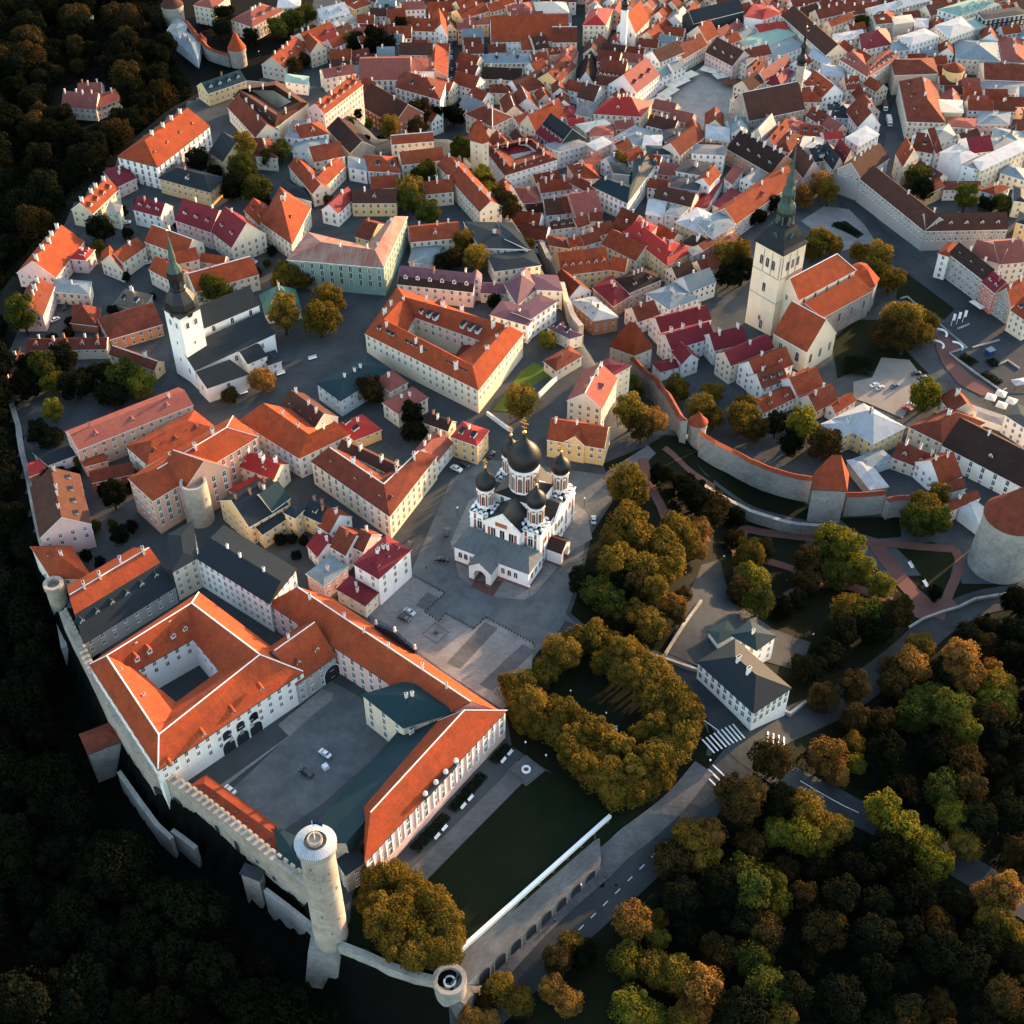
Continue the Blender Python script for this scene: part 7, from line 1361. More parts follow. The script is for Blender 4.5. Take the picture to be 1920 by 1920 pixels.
B('narrow orange roof near the big rose-red corner house', 'D', [(890, 522), (972, 512), (932, 442)], 9, 'orange2', 'cream', 'g', 1.0)
B('grey-blue roofed house between crimson roof and street fork', 'D', [(1160, 302), (1262, 287), (1252, 227)], 10, 'bluemetal', 'white', 'f', .25, nch=2)
B('villa with dull pink roofs and stepped gable alone in the dark western park', 'A', [(345, 600), (540, 615), (590, 530)], 7, 'pinkroof', 'cream', 'g', .9, name='villa', cat='villa', group=None, nch=4, wings=[('g', [(540, 610), (680, 555), (655, 497)], 7, dict(nch=2)), ('g', [(440, 545), (570, 540), (535, 465)], 8, dict(nch=3))])
B('small white-striped pavilion house with dark hipped roof by the zebra crossing', 'V', [(90, 1025), (400, 1305), (605, 1170)], 8, 'slate', 'white', 'h', .55, name='corner_house', group=None, trim='gutter', win='t', sp=2.4, fl=2, nch=3, chm=(1,))
B('small dark-roofed annex behind the white-striped corner house', 'V', [(275, 870), (415, 955), (520, 878)], 7, 'teal', 'white', 'h', .35, name='annex', group=None, trim='gutter', nch=1, wings=[('f', [(148, 850), (200, 915), (300, 860)], 4, dict(win=None))])
# fill the remaining roofscape between the lower town lanes with small houses
def inpoly(p, poly):
 r = False; n = len(poly)
 for i in range(n):
  a, b = poly[i], poly[(i + 1) % n]
  if (a[1] > p[1]) != (b[1] > p[1]) and p[0] < a[0] + (p[1] - a[1]) * (b[0] - a[0]) / (b[1] - a[1]): r = not r
 return r
def fill_town():
 zone = [G(p).xy for p in ((720, 0), (1920, -40), (1935, 330), (1660, 250), (1560, 330), (1380, 470), (1300, 560), (1180, 600), (1100, 620), (960, 400), (860, 250), (700, 240), (640, 150), (600, 100))]
 keep = [[G(p).xy for p in c(k, *q)] for k, q in (('C', [(950, 640), (1000, 520), (1200, 390), (1270, 340), (1500, 520), (1420, 720), (1260, 750), (1070, 670)]), ('Z', [(830, 270), (848, 30), (870, 30), (885, 270)]), ('Z', [(1620, 250), (1650, 160), (1680, 110), (1710, 130), (1680, 260), (1670, 300)]), ('Z', [(1065, 140), (1075, 0), (1105, 0), (1105, 140)]), ('E', [(560, 430), (800, 660), (880, 760), (960, 700), (830, 600), (620, 380)]))]
 xs = [p.x for p in zone]; ys = [p.y for p in zone]; random.seed(11); found = []
 cells = {}
 for f in FOOT:
  cx_ = sum(p.x for p in f) / len(f); cy_ = sum(p.y for p in f) / len(f); cells.setdefault((int(cx_ // 40), int(cy_ // 40)), []).append(f)
 def d2(p, f):
  if inpoly(p, f): return -1
  b = 1e9
  for i in range(len(f)):
   a, q = f[i], f[(i + 1) % len(f)]; e = q - a; t = max(0, min(1, (p - a).dot(e) / max(e.length_squared, 1e-6))); b = min(b, (p - a - e * t).length)
  return b
 looks = [('orange2', 'cream', 'orange-tiled'), ('rust', 'white', 'rust-tiled'), ('brown', 'cream', 'brown-tiled'), ('rust', 'cream', 'rust-tiled'), ('pinkroof', 'peach', 'coral-roofed'), ('bluemetal', 'white', 'grey-metal-roofed'), ('orange2', 'white', 'orange-tiled')]
 y = min(ys)
 while y < max(ys):
  x = min(xs)
  while x < max(xs):
   p = Vector((x + random.uniform(-2, 2), y + random.uniform(-2, 2)))
   if inpoly(p, zone) and not any(inpoly(p, k) for k in keep):
    near = [f for i in (-1, 0, 1) for j in (-1, 0, 1) for f in cells.get((int(p.x // 40) + i, int(p.y // 40) + j), [])]
    ds = min(((d2(p, f), k) for k, f in enumerate(near)), key=lambda q: q[0], default=(99, -1)); m = ds[0]
    if m > 5.0:
     r = min(m * .98, 7.5); f = near[ds[1]] if near else None
     e = (f[1] - f[0]).normalized() if f else Vector((1, 0)); nv = Vector((-e.y, e.x)); la, lb = r, r * random.uniform(.62, .85)
     O = [p - e * la - nv * lb, p + e * la - nv * lb]; I = [p - e * la + nv * lb, p + e * la + nv * lb]
     found.append((r * 900 / p.y, p, O, I, lb, e * la)); cells.setdefault((int(p.x // 40), int(p.y // 40)), []).append([O[0], O[1], I[1], I[0]])
   x += 3.5
  y += 3.5
 found.sort(key=lambda q: -q[0]); rest = MB(); keys = []; n = 0
 def mi_of(k):
  if k not in keys: keys.append(k)
  return keys.index(k)
 n_ind = max(0, 296 - sum(1 for o in bpy.data.objects if o.name.startswith('town_house')))
 for _, p, O, I, lb, ea in found:
  g = h(p.x, p.y); H = random.uniform(6.5, 9.5); rf, wl_, nm = random.choice(looks); n += 1
  if n <= n_ind: hs = House('town_house', 'small %s house filling a gap between larger roofs of the lower town' % nm, 'house', (p.x, p.y, g), wl_, rf, 'small %s infill houses' % nm)
  else:
   hs = House.__new__(House); hs.o = Vector((0, 0, 0)); hs.wall, hs.roof, hs.trim = wl_, rf, 'trim'; hs.w = MB(); hs.r = MB(); hs.wins = []; hs.ch = []; hs.dm = []; hs.sk = []; hs.caps = []; hs.fp = []
  hs.wing(O, I, [p - ea, p + ea], g + H, g - 1, g + H + lb * .85, ends='gg', win='s', sp=2.6, nch=1)
  if n <= n_ind: hs.finish(maxwin=12); continue
  for src, mk in ((hs.w, (wl_,)), (hs.r, (rf, 'trim', 'slate'))):
   u = 0
   for f, m_ in zip(src.f, src.m): rest.face([src.v[i] for i in f], mi_of(mk[m_]), src.uv[u:u + len(f)]); u += len(f)
  for a, b, nrm, zE, zG, *_x in hs.wins:
   if nrm.dot(-(a + b) / 2) < 0: continue
   k = int((b - a).length / 2.6); d = (b - a).normalized()
   for i in range(k):
    for fl in range(2):
     q = a.lerp(b, (i + .5) / k) + nrm * .04; z = zE - 1.9 - fl * 3.1; rest.face([(*(q + d * .45), z), (*(q - d * .45), z), (*(q - d * .45), z + 1.25), (*(q + d * .45), z + 1.25)], mi_of('glass'))
  for q, z, rz in hs.ch: rest.box(-.45, -.35, z, .45, .35, z + 3, mi_of('chimney'), Matrix.Translation((q.x, q.y, 0)))
 if rest.f: tag(rest.obj('infill_roofs', keys), 'crowd of small tiled roofs filling gaps across the distant lower town', 'roofs', kind='stuff')
 print('FILL', n, n_ind)
fill_town()
# ------------------------------------------------------------------ trees
def crown_mesh(seed, tall=1.0, n_blob=30, per=250, ls=.115, spread=1.0):
 rnd = random.Random(seed); b = MB(); V = []; Fc = []
 blobs = []
 for i in range(n_blob):
  t = rnd.random(); a = rnd.uniform(0, 2 * math.pi); ph = rnd.uniform(-.75, 1); rr = rnd.uniform(.3, .85) * spread
  cz = ph * .62 * tall; k = math.sqrt(max(.1, 1 - (cz / (.95 * tall)) ** 2))
  blobs.append((rr * k * math.cos(a), rr * k * math.sin(a), 1.06 * tall + cz, rnd.uniform(.17, .36)))
 blobs.append((0, 0, 1.06 * tall + .5 * tall, .42)); blobs.append((0, 0, 1.06 * tall, .6))
 for bx_, by_, bz_, br in blobs:
  for i in range(per):
   z = rnd.uniform(-.75, 1); a = rnd.uniform(0, 2 * math.pi); q = math.sqrt(1 - z * z); r = br * (rnd.uniform(.72, 1.08))
   nx, ny, nz = q * math.cos(a), q * math.sin(a), z; p = Vector((bx_ + nx * r, by_ + ny * r, bz_ + nz * r * .9))
   nn = Vector((nx + rnd.uniform(-.7, .7), ny + rnd.uniform(-.7, .7), nz + rnd.uniform(-.5, .9))).normalized()
   t1 = nn.cross(Vector((rnd.uniform(-1, 1), rnd.uniform(-1, 1), rnd.uniform(-1, 1)))).normalized(); t2 = nn.cross(t1); s = ls * rnd.uniform(.45, 1.3) / 2; s2 = s * rnd.uniform(.6, 1)
   k = len(V); V += [(p + t1 * s + t2 * s2 * .3)[:], (p + t2 * s2)[:], (p - t1 * s - t2 * s2 * .2)[:], (p - t2 * s2)[:]]; Fc.append((k, k + 1, k + 2, k + 3))
 for i in range(1500):
  z = rnd.uniform(-.8, 1); a = rnd.uniform(0, 2 * math.pi); q = math.sqrt(1 - z * z); r = rnd.uniform(.62, 1.02) * (1 + .12 * math.sin(3 * a + seed)); p = Vector((q * math.cos(a) * r * .98 * spread, q * math.sin(a) * r * .98 * spread, 1.06 * tall + z * r * .85 * tall))
  t1 = Vector((rnd.uniform(-1, 1), rnd.uniform(-1, 1), rnd.uniform(-1, 1))).normalized(); t2 = t1.cross(Vector((rnd.uniform(-1, 1), rnd.uniform(-1, 1), rnd.uniform(-1, 1)))).normalized(); s = ls * rnd.uniform(.35, 1.2) / 2; k = len(V)
  V += [(p + t1 * s)[:], (p + t2 * s * .8)[:], (p - t1 * s)[:], (p - t2 * s * .7)[:]]; Fc.append((k, k + 1, k + 2, k + 3))
 me = bpy.data.meshes.new('crown'); me.from_pydata(V, [], Fc); me.materials.append(MATS['leaf_green']); me.update(); return me
def trunk_mesh(seed, tall=1.0):
 rnd = random.Random(seed); b = MB()
 def limb(p, q, r0, r1, n=7):
  p, q = Vector(p), Vector(q); d = (q - p).normalized(); a = d.cross(Vector((.3, .9, .1))).normalized(); e = d.cross(a)
  for i in range(n):
   t0, t1 = 2 * math.pi * i / n, 2 * math.pi * (i + 1) / n
   c0, c1 = a * math.cos(t0) + e * math.sin(t0), a * math.cos(t1) + e * math.sin(t1); b.face([p + c0 * r0, p + c1 * r0, q + c1 * r1, q + c0 * r1])
 limb((0, 0, -.25), (.02, .01, .55), .085, .062); limb((.02, .01, .55), (0, .03, 1.05 * tall), .062, .03)
 for i in range(6):
  a = i * 1.05 + rnd.random() * .5; z = .35 + .1 * i; limb((.01, .01, z), (.5 * math.cos(a), .5 * math.sin(a), z + .55 + .2 * rnd.random()), .036, .012, 5)
 return b.mesh('trunk', ['bark'])
CROWNS = [crown_mesh(1), crown_mesh(2, 1.12), crown_mesh(3, .92, 34), crown_mesh(4, 1.25, 26, spread=.85), crown_mesh(5, 1.0, 24, 300, spread=1.05)]; TRUNKS = [trunk_mesh(1), trunk_mesh(2, 1.12), trunk_mesh(3, .92), trunk_mesh(4, 1.25), trunk_mesh(5)]
CONE = None
ADJ = dict(gold='golden-leaved', green='green', dark='dark green', orange='orange-leaved', brown='dull brown-green', lime='yellow-green')
TREES = []
def place_tree(name, p, r, kind, label, group, cat='tree'):
 i = random.randrange(5); e = empty(name, p, random.uniform(0, 6.28)); s = r / 1.02; e.scale = (s, s, s * random.uniform(.92, 1.12)); tag(e, label, cat, group)
 o = inst('crown', CROWNS[i], e, (0, 0, 0)); o.material_slots[0].link = 'OBJECT'; o.material_slots[0].material = MATS['leaf_' + kind]
 inst('trunk', TRUNKS[i], e, (0, 0, 0)); TREES.append((p.x, p.y, r)); return e
def tree_px(name, px, rpx, kind, label, group):
 r = 5.0
 for _ in range(4):
  g = G(px, 1.1 * r); s = F / max(1, cth * g.y - sth * (g.z + 1.1 * r - HC)); r = rpx / s
 return place_tree(name, g, r, kind, label, group)
def grove(name, k, phrase, kind, pts, group=None):
 s = CROPS[k][2]; pl = len(pts) > 1
 cnt = {}
 for q in pts: cnt[q[3] if len(q) > 3 else kind] = cnt.get(q[3] if len(q) > 3 else kind, 0) + 1
 for q in pts:
  kd = q[3] if len(q) > 3 else kind
  tree_px(name, c(k, (q[0], q[1])), q[2] / s * 1.2, kd, '%s tree %s' % (ADJ[kd], phrase), group or ('trees ' + phrase))
random.seed(3)
grove('lime_tree', 'M', 'in the dense horseshoe ring of trees beside the palace lawn', 'gold', [(330, 520, 80), (430, 480, 82), (540, 450, 85), (640, 490, 85), (720, 560, 90), (800, 600, 90), (880, 650, 90), (940, 720, 90), (1000, 790, 90), (1060, 860, 95), (1090, 940, 90), (1060, 1020, 90), (1010, 1090, 90), (950, 1130, 95), (870, 1180, 90), (790, 1240, 90), (700, 1290, 95), (620, 1240, 90),
  (60, 740, 80), (140, 720, 80), (110, 820, 85), (200, 850, 85), (290, 870, 85), (370, 920, 85), (450, 970, 85), (530, 1010, 85), (610, 1060, 85), (700, 1110, 85), (150, 920, 80), (240, 950, 85), (330, 1000, 85), (420, 1060, 85), (500, 1120, 85), (580, 1180, 85), (410, 1150, 80), (480, 1210, 85), (560, 1270, 85), (660, 1360, 85), (760, 1340, 85), (850, 1290, 85), (930, 1230, 85),
  (600, 580, 80), (690, 660, 80), (770, 700, 80), (850, 760, 80), (900, 840, 80), (960, 900, 80), (900, 1000, 80), (820, 1040, 80), (270, 620, 75), (380, 570, 80), (210, 690, 70)])
grove('lime_tree', 'X', 'in the round clump between tall round tower and lawn', 'gold', [(200, 520, 85), (290, 500, 80), (370, 540, 85), (450, 590, 85), (520, 650, 85), (580, 730, 85), (610, 820, 80), (600, 920, 75), (520, 900, 85), (440, 830, 90), (340, 760, 95), (250, 680, 95), (180, 620, 85), (200, 760, 90), (300, 860, 90), (400, 940, 80), (350, 650, 90)])
grove('park_tree', 'L', 'standing alone where the street bends right of the cathedral', 'gold', [(165, 810, 75), (215, 860, 50)])
grove('park_tree', 'L', 'against the curved outer park wall', 'brown', [(470, 870, 70, 'dark'), (540, 930, 70)])
grove('park_tree', 'L', 'in the sunlit clump right of the cathedral', 'gold', [(180, 980, 78), (130, 1050, 70), (230, 1060, 72), (390, 1010, 72), (330, 1090, 72), (440, 1070, 60), (130, 1160, 75), (240, 1180, 72), (310, 1190, 68), (370, 1150, 68)])
grove('park_tree', 'L', 'at the right end of the clump near the stairs', 'orange', [(490, 1020, 55), (480, 1095, 48)])
grove('park_tree', 'M', 'between the clump and the horseshoe ring', 'green', [(550, 170, 85), (640, 240, 88), (770, 320, 85, 'gold'), (860, 380, 88, 'gold'), (930, 380, 55, 'orange'), (480, 110, 80, 'dark'), (1010, 270, 70, 'orange'), (720, 130, 85, 'dark'), (900, 200, 80, 'gold'), (800, 150, 85, 'brown')])
grove('park_tree', 'V', 'on the slope by the paved terrace', 'gold', [(360, 450, 88), (390, 560, 88, 'lime'), (420, 690, 88, 'green'), (330, 600, 75, 'brown')])
grove('park_tree', 'V', 'in the middle of the red-path park', 'brown', [(700, 470, 80), (690, 560, 75)])
grove('park_tree', 'V', 'towering over the red-path crossing', 'lime', [(840, 330, 92), (930, 420, 92), (990, 500, 78), (880, 510, 88, 'green')])
grove('park_tree', 'V', 'small and bright beside the red-path crossing', 'lime', [(1120, 590, 68)])
grove('park_tree', 'V', 'in the wooded lower edge of the red-path park', 'dark', [(940, 720, 88, 'gold'), (1050, 760, 88, 'green'), (880, 870, 92), (1080, 840, 88), (1200, 770, 85, 'brown'), (700, 1060, 88), (820, 1000, 88), (1340, 930, 78, 'gold'), (1280, 1040, 95, 'orange'), (1180, 1070, 78, 'brown'), (1200, 1160, 78, 'brown'), (960, 1190, 88, 'brown'), (800, 1220, 78, 'brown')])
grove('park_tree', 'V', 'beyond the lower road below the cannon tower', 'orange', [(1560, 1040, 100), (1600, 1140, 88), (1730, 1080, 58), (1400, 1230, 92, 'green'), (1540, 1290, 88, 'green'), (1300, 1330, 92, 'green'), (1560, 1400, 78, 'lime'), (1760, 1180, 88, 'gold'), (1800, 1290, 68, 'lime'), (1720, 1330, 78, 'brown')])
grove('park_tree', 'V', 'at the road bend below the cannon tower', 'dark', [(1600, 890, 85), (1690, 930, 70, 'brown'), (1890, 670, 85)])
grove('park_tree', 'V', 'pressed against the town wall left of the cannon tower', 'gold', [(1370, 140, 82), (1330, 230, 88, 'green'), (1430, 230, 78, 'green'), (1440, 90, 65)])
grove('park_tree', 'W', 'beside the road fork under the small corner house', 'orange', [(985, 345, 78), (1110, 290, 48, 'gold'), (1120, 380, 48, 'lime'), (1040, 440, 50), (730, 370, 88, 'brown')])
grove('park_tree', 'W', 'along the lower road facing the horseshoe ring', 'brown', [(530, 510, 72), (620, 520, 68, 'orange'), (570, 600, 75), (340, 720, 82, 'gold'), (430, 720, 70, 'orange'), (400, 820, 78, 'gold'), (250, 830, 85)])
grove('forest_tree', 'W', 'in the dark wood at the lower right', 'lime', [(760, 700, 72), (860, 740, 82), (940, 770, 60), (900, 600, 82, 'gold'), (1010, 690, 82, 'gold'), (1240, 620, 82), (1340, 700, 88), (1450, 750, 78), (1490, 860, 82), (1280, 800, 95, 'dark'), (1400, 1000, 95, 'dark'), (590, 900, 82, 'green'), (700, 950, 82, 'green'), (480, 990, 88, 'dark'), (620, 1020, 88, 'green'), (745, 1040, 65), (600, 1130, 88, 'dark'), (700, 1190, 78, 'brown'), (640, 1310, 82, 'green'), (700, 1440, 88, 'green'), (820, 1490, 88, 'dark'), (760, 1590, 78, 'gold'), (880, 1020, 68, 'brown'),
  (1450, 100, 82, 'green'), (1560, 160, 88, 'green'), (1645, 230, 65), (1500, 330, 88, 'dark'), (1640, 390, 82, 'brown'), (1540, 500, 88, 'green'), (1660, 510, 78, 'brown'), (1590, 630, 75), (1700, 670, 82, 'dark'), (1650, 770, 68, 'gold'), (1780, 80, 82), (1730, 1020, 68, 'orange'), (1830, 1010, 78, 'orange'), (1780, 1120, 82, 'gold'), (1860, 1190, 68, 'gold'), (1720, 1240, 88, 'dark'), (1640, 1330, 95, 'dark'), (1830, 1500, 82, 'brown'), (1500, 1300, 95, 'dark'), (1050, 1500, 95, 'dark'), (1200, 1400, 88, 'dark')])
grove('forest_tree', 'W', 'in the bottom edge clump right of the arcaded wall', 'orange', [(60, 1140, 82), (175, 1120, 50, 'gold'), (180, 1210, 55, 'lime'), (40, 1310, 78, 'lime'), (170, 1350, 82, 'gold'), (270, 1390, 78, 'gold'), (400, 1440, 92), (350, 1540, 78), (60, 1530, 88, 'lime'), (150, 1600, 78, 'lime'), (300, 1610, 68, 'gold')])
grove('forest_tree', 'X', 'at the bottom edge beside the lower road', 'gold', [(900, 1130, 78), (1000, 1190, 78), (1190, 1140, 78, 'orange'), (1280, 1210, 78, 'orange'), (820, 1190, 68, 'brown'), (720, 1280, 68, 'orange'), (830, 1300, 58, 'orange'), (1290, 880, 68), (1220, 970, 85, 'brown'), (1360, 930, 78, 'dark')])
for k, phr, kd, pts in (('H', 'in the yard by the western cliff houses', 'dark', [(570, 140, 72)]), ('H', 'beside the nave of the hilltop church', 'green', [(1200, 490, 82), (1290, 460, 45, 'gold')]), ('H', 'in front of the green palace', 'gold', [(1610, 410, 78), (1715, 425, 55)]), ('H', 'around the copper-roofed chapel', 'gold', [(1600, 650, 85), (1800, 660, 92), (1840, 560, 82)]), ('H', 'by the south door of the hilltop church', 'orange', [(1470, 990, 68), (1290, 1085, 45, 'brown')]),
  ('H', 'outside the western cliff wall', 'green', [(130, 650, 88)]), ('H', 'in the shaded walled garden west of the hilltop church', 'dark', [(250, 950, 85, 'green'), (180, 900, 68), (290, 1010, 68, 'lime'), (430, 1010, 88), (700, 960, 92, 'green'), (780, 1010, 75, 'lime'), (560, 970, 78), (360, 900, 78), (620, 1060, 80), (140, 1010, 80)]), ('I', 'at the foot of the walled garden', 'dark', [(340, 250, 68, 'lime'), (250, 400, 78), (330, 420, 75)]), ('I', 'in the deep yard by the peach palace', 'dark', [(730, 800, 80), (770, 1050, 60)]),
  ('J', 'in the leafy yard by the dark modern roofs', 'gold', [(1180, 220, 58), (1245, 320, 66), (1110, 300, 58, 'brown'), (1050, 340, 55, 'dark')]), ('J', 'behind the wide orange cream house', 'green', [(970, 70, 68)]), ('J', 'on the small terrace by the cliff wall', 'lime', [(1640, 765, 52)]), ('J', 'on the bright lawn behind the cathedral', 'gold', [(1490, 1120, 90)]), ('J', 'between pale blue house and pink-red roofs', 'brown', [(640, 1050, 72)]), ('J', 'tall and conical in the yard north of the palace', 'dark', [(880, 1210, 62), (885, 1270, 66)]), ('J', 'in front of the purple-roofed house', 'dark', [(1345, 565, 38)]),
  ('A', 'in the forecourt of the white cliff mansion', 'dark', [(1110, 895, 68)]), ('A', 'in the walled yard right of the slate gatehouse', 'green', [(1370, 850, 70, 'gold'), (1370, 950, 68), (1340, 1035, 75, 'dark'), (1440, 1065, 72), (1580, 850, 58)]), ('A', 'in the yard behind the far round towers', 'dark', [(1260, 90, 52), (1250, 160, 48), (1410, 195, 45), (1560, 145, 58, 'green'), (1640, 105, 62, 'green'), (1720, 85, 52, 'green')]), ('A', 'beside the cream gable in the northern gardens', 'brown', [(1650, 375, 45), (1700, 335, 40)]),
  ('B', 'in the yard of the old brick warehouse', 'brown', [(930, 710, 58, 'gold'), (1100, 645, 72), (1080, 710, 58), (1185, 625, 52, 'dark'), (1290, 645, 55, 'dark')]), ('B', 'below the cliff pyramid tower', 'green', [(1340, 835, 66), (1455, 985, 58, 'lime'), (1480, 1030, 48, 'brown')]), ('B', 'in the yard of the long terrace building', 'gold', [(1040, 1065, 82), (1060, 1145, 58, 'green'), (1140, 965, 58, 'green')]), ('B', 'along the cliff wall path', 'brown', [(1560, 1125, 58), (1605, 1165, 55)]), ('B', 'in the northern gardens by the coral hall', 'dark', [(850, 240, 62), (920, 255, 58), (740, 230, 55), (690, 245, 48, 'green'), (990, 175, 48), (920, 55, 48, 'green'), (620, 445, 42, 'green'), (800, 260, 50)]),
  ('E', 'in the courtyard of the white corner house', 'gold', [(900, 335, 52)]), ('E', 'in the street garden before the big church tower', 'gold', [(1530, 905, 70), (1620, 900, 66), (1560, 1000, 75, 'dark'), (1640, 1000, 66, 'dark')]), ('E', 'along the long orange-brown roof', 'dark', [(1820, 590, 48), (1720, 650, 55)]), ('E', 'along the path under the cliff wall', 'brown', [(120, 480, 52, 'lime'), (210, 590, 66), (350, 830, 42)]),
  ('F', 'blazing orange behind the church spire', 'orange', [(590, 415, 58), (700, 335, 66), (745, 410, 55, 'gold')]), ('F', 'beside the choir of the big church', 'gold', [(700, 650, 76), (655, 730, 66, 'green'), (775, 690, 55), (940, 740, 55), (1050, 780, 76), (1120, 900, 80), (1010, 870, 66, 'green')]), ('F', 'in the large round clump by the gravel car park', 'gold', [(1130, 1150, 80), (1230, 1180, 86), (1320, 1150, 76), (1090, 1230, 80, 'brown'), (1200, 1275, 80, 'brown'), (1320, 1240, 66)]), ('F', 'in the yard behind the long grey building', 'green', [(1290, 295, 70), (1310, 370, 60, 'dark'), (1570, 425, 70), (1790, 440, 55), (1690, 455, 46, 'dark')]),
  ('L', 'in the gardens inside the town wall', 'gold', [(390, 390, 52), (500, 485, 56), (550, 410, 46), (560, 525, 46), (690, 520, 70), (740, 565, 56, 'brown'), (700, 460, 50), (830, 565, 46, 'dark')]), ('L', 'outside the town wall near the yellow classical house', 'brown', [(190, 400, 56, 'green'), (190, 510, 70, 'gold'), (290, 530, 56, 'orange'), (240, 575, 56)]), ('L', 'behind the square orange-capped tower', 'lime', [(940, 580, 66), (1050, 645, 66, 'brown'), (900, 625, 55, 'dark')]), ('L', 'alone at the corner of the gravel car park', 'lime', [(1490, 425, 66)]), ('T', 'in the roof garden near the top right', 'green', [(410, 195, 52), (530, 195, 55)])):
 grove('town_tree', k, phr, kd, pts)
def fill_forest(name, poly, kinds, label, group, step, rlo, rhi, nmax, keepout=()):
 P = [G(p).xy for p in poly]; xs = [p.x for p in P]; ys = [p.y for p in P]; n = 0; tries = 0
 while n < nmax and tries < 6000:
  tries += 1; p = Vector((random.uniform(min(xs), max(xs)), random.uniform(min(ys), max(ys)))); r = random.uniform(rlo, rhi)
  if not inpoly(p, P) or any(inpoly(p, k) for k in keepout) or any((p.x - x) ** 2 + (p.y - y) ** 2 < ((r + q) * step) ** 2 for x, y, q in TREES): continue
  kd = random.choice(kinds); place_tree(name, Vector((p.x, p.y, h(p.x, p.y) - .2)), r, kd, '%s tree %s' % (ADJ[kd], label), '%s %s' % (ADJ[kd], group)); n += 1
 return n
villa = [G(p).xy for p in ((100, 170), (160, 145), (240, 160), (240, 215), (200, 260), (150, 270), (100, 215))]
road_nw = [G(p).xy for p in ((20, 60), (80, -10), (110, -10), (40, 60))]
gate = [G(p).xy for p in ((330, -40), (520, -40), (520, 60), (420, 190), (310, 90))]
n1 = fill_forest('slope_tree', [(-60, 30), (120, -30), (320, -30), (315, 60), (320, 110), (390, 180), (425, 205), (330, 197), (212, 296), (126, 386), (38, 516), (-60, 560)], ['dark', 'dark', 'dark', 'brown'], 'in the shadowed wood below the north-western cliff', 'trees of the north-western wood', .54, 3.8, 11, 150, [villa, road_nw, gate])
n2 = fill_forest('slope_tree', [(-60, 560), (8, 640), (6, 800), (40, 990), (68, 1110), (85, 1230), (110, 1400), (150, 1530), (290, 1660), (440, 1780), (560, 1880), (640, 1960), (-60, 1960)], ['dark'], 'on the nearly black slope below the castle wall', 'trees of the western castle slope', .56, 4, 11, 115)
roads = [[p for p in strip_poly(smooth([G(q).xy for q in pts]), 17)] for pts in ([(820, 1990), (930, 1880), (1080, 1735), (1240, 1580), (1350, 1470), (1420, 1390), (1520, 1340), (1600, 1300), (1700, 1225), (1760, 1170), (1840, 1130), (1960, 1110)], [(1290, 1265), (1345, 1330), (1390, 1400), (1470, 1455), (1580, 1510), (1760, 1600), (1960, 1720)])]
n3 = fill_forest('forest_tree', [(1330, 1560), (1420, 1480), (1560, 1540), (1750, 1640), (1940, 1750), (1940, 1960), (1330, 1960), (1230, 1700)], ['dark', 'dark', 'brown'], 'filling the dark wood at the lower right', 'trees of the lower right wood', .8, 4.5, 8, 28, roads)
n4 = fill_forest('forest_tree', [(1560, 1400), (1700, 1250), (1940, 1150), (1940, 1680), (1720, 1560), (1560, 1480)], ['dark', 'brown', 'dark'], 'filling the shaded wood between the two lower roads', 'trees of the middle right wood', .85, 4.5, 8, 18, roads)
print('FOREST', n1, n2, n3, n4, len(TREES))
def undergrowth(name, label, polys, dens, mat, hmax, size, keepout=()):
 rnd = random.Random(5); V = []; Fc = []; XY = []
 for poly in polys:
  P = [G(p).xy for p in poly]; xs = [p.x for p in P]; ys = [p.y for p in P]
  for _ in range(int((max(xs) - min(xs)) * (max(ys) - min(ys)) * dens)):
   p = (rnd.uniform(min(xs), max(xs)), rnd.uniform(min(ys), max(ys)))
   if inpoly(p, P) and not any(inpoly(p, k) for k in keepout): XY.append(p)
 Z = hgrid(np.array([p[0] for p in XY]), np.array([p[1] for p in XY]))
 for (x, y), z in zip(XY, Z):
  k = .5 + .5 * math.sin(x * .21 + 1.3 * math.sin(y * .13)) * math.sin(y * .17 + math.sin(x * .11)); c0 = Vector((x, y, z + rnd.uniform(.1, .25 + hmax * k))); s = size * rnd.uniform(.5, 1.2)
  nn = Vector((rnd.uniform(-1, 1), rnd.uniform(-1, 1), rnd.uniform(.2, 1.4))).normalized(); t1 = nn.cross(Vector((rnd.uniform(-1, 1), rnd.uniform(-1, 1), .5))).normalized() * s; t2 = nn.cross(t1) * .8; j = len(V); V += [(c0 + t1)[:], (c0 + t2)[:], (c0 - t1)[:], (c0 - t2)[:]]; Fc.append((j, j + 1, j + 2, j + 3))
 me = bpy.data.meshes.new(name); me.from_pydata(V, [], Fc); me.materials.append(MATS[mat]); o = bpy.data.objects.new(name, me); COL.objects.link(o); tag(o, label, 'undergrowth', kind='stuff'); print('UG', len(Fc))
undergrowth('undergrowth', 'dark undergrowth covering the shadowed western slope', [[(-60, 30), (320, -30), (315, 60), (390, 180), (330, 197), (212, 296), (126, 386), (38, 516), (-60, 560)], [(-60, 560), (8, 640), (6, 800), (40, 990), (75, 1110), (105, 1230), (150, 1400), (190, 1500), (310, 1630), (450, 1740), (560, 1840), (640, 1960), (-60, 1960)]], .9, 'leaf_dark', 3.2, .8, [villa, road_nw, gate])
undergrowth('undergrowth', 'dark undergrowth under the woods at the lower right', [[(1330, 1500), (1420, 1440), (1560, 1400), (1700, 1250), (1940, 1150), (1940, 1960), (1130, 1960), (1230, 1700)]], .9, 'leaf_dark', 2.2, .7, roads)
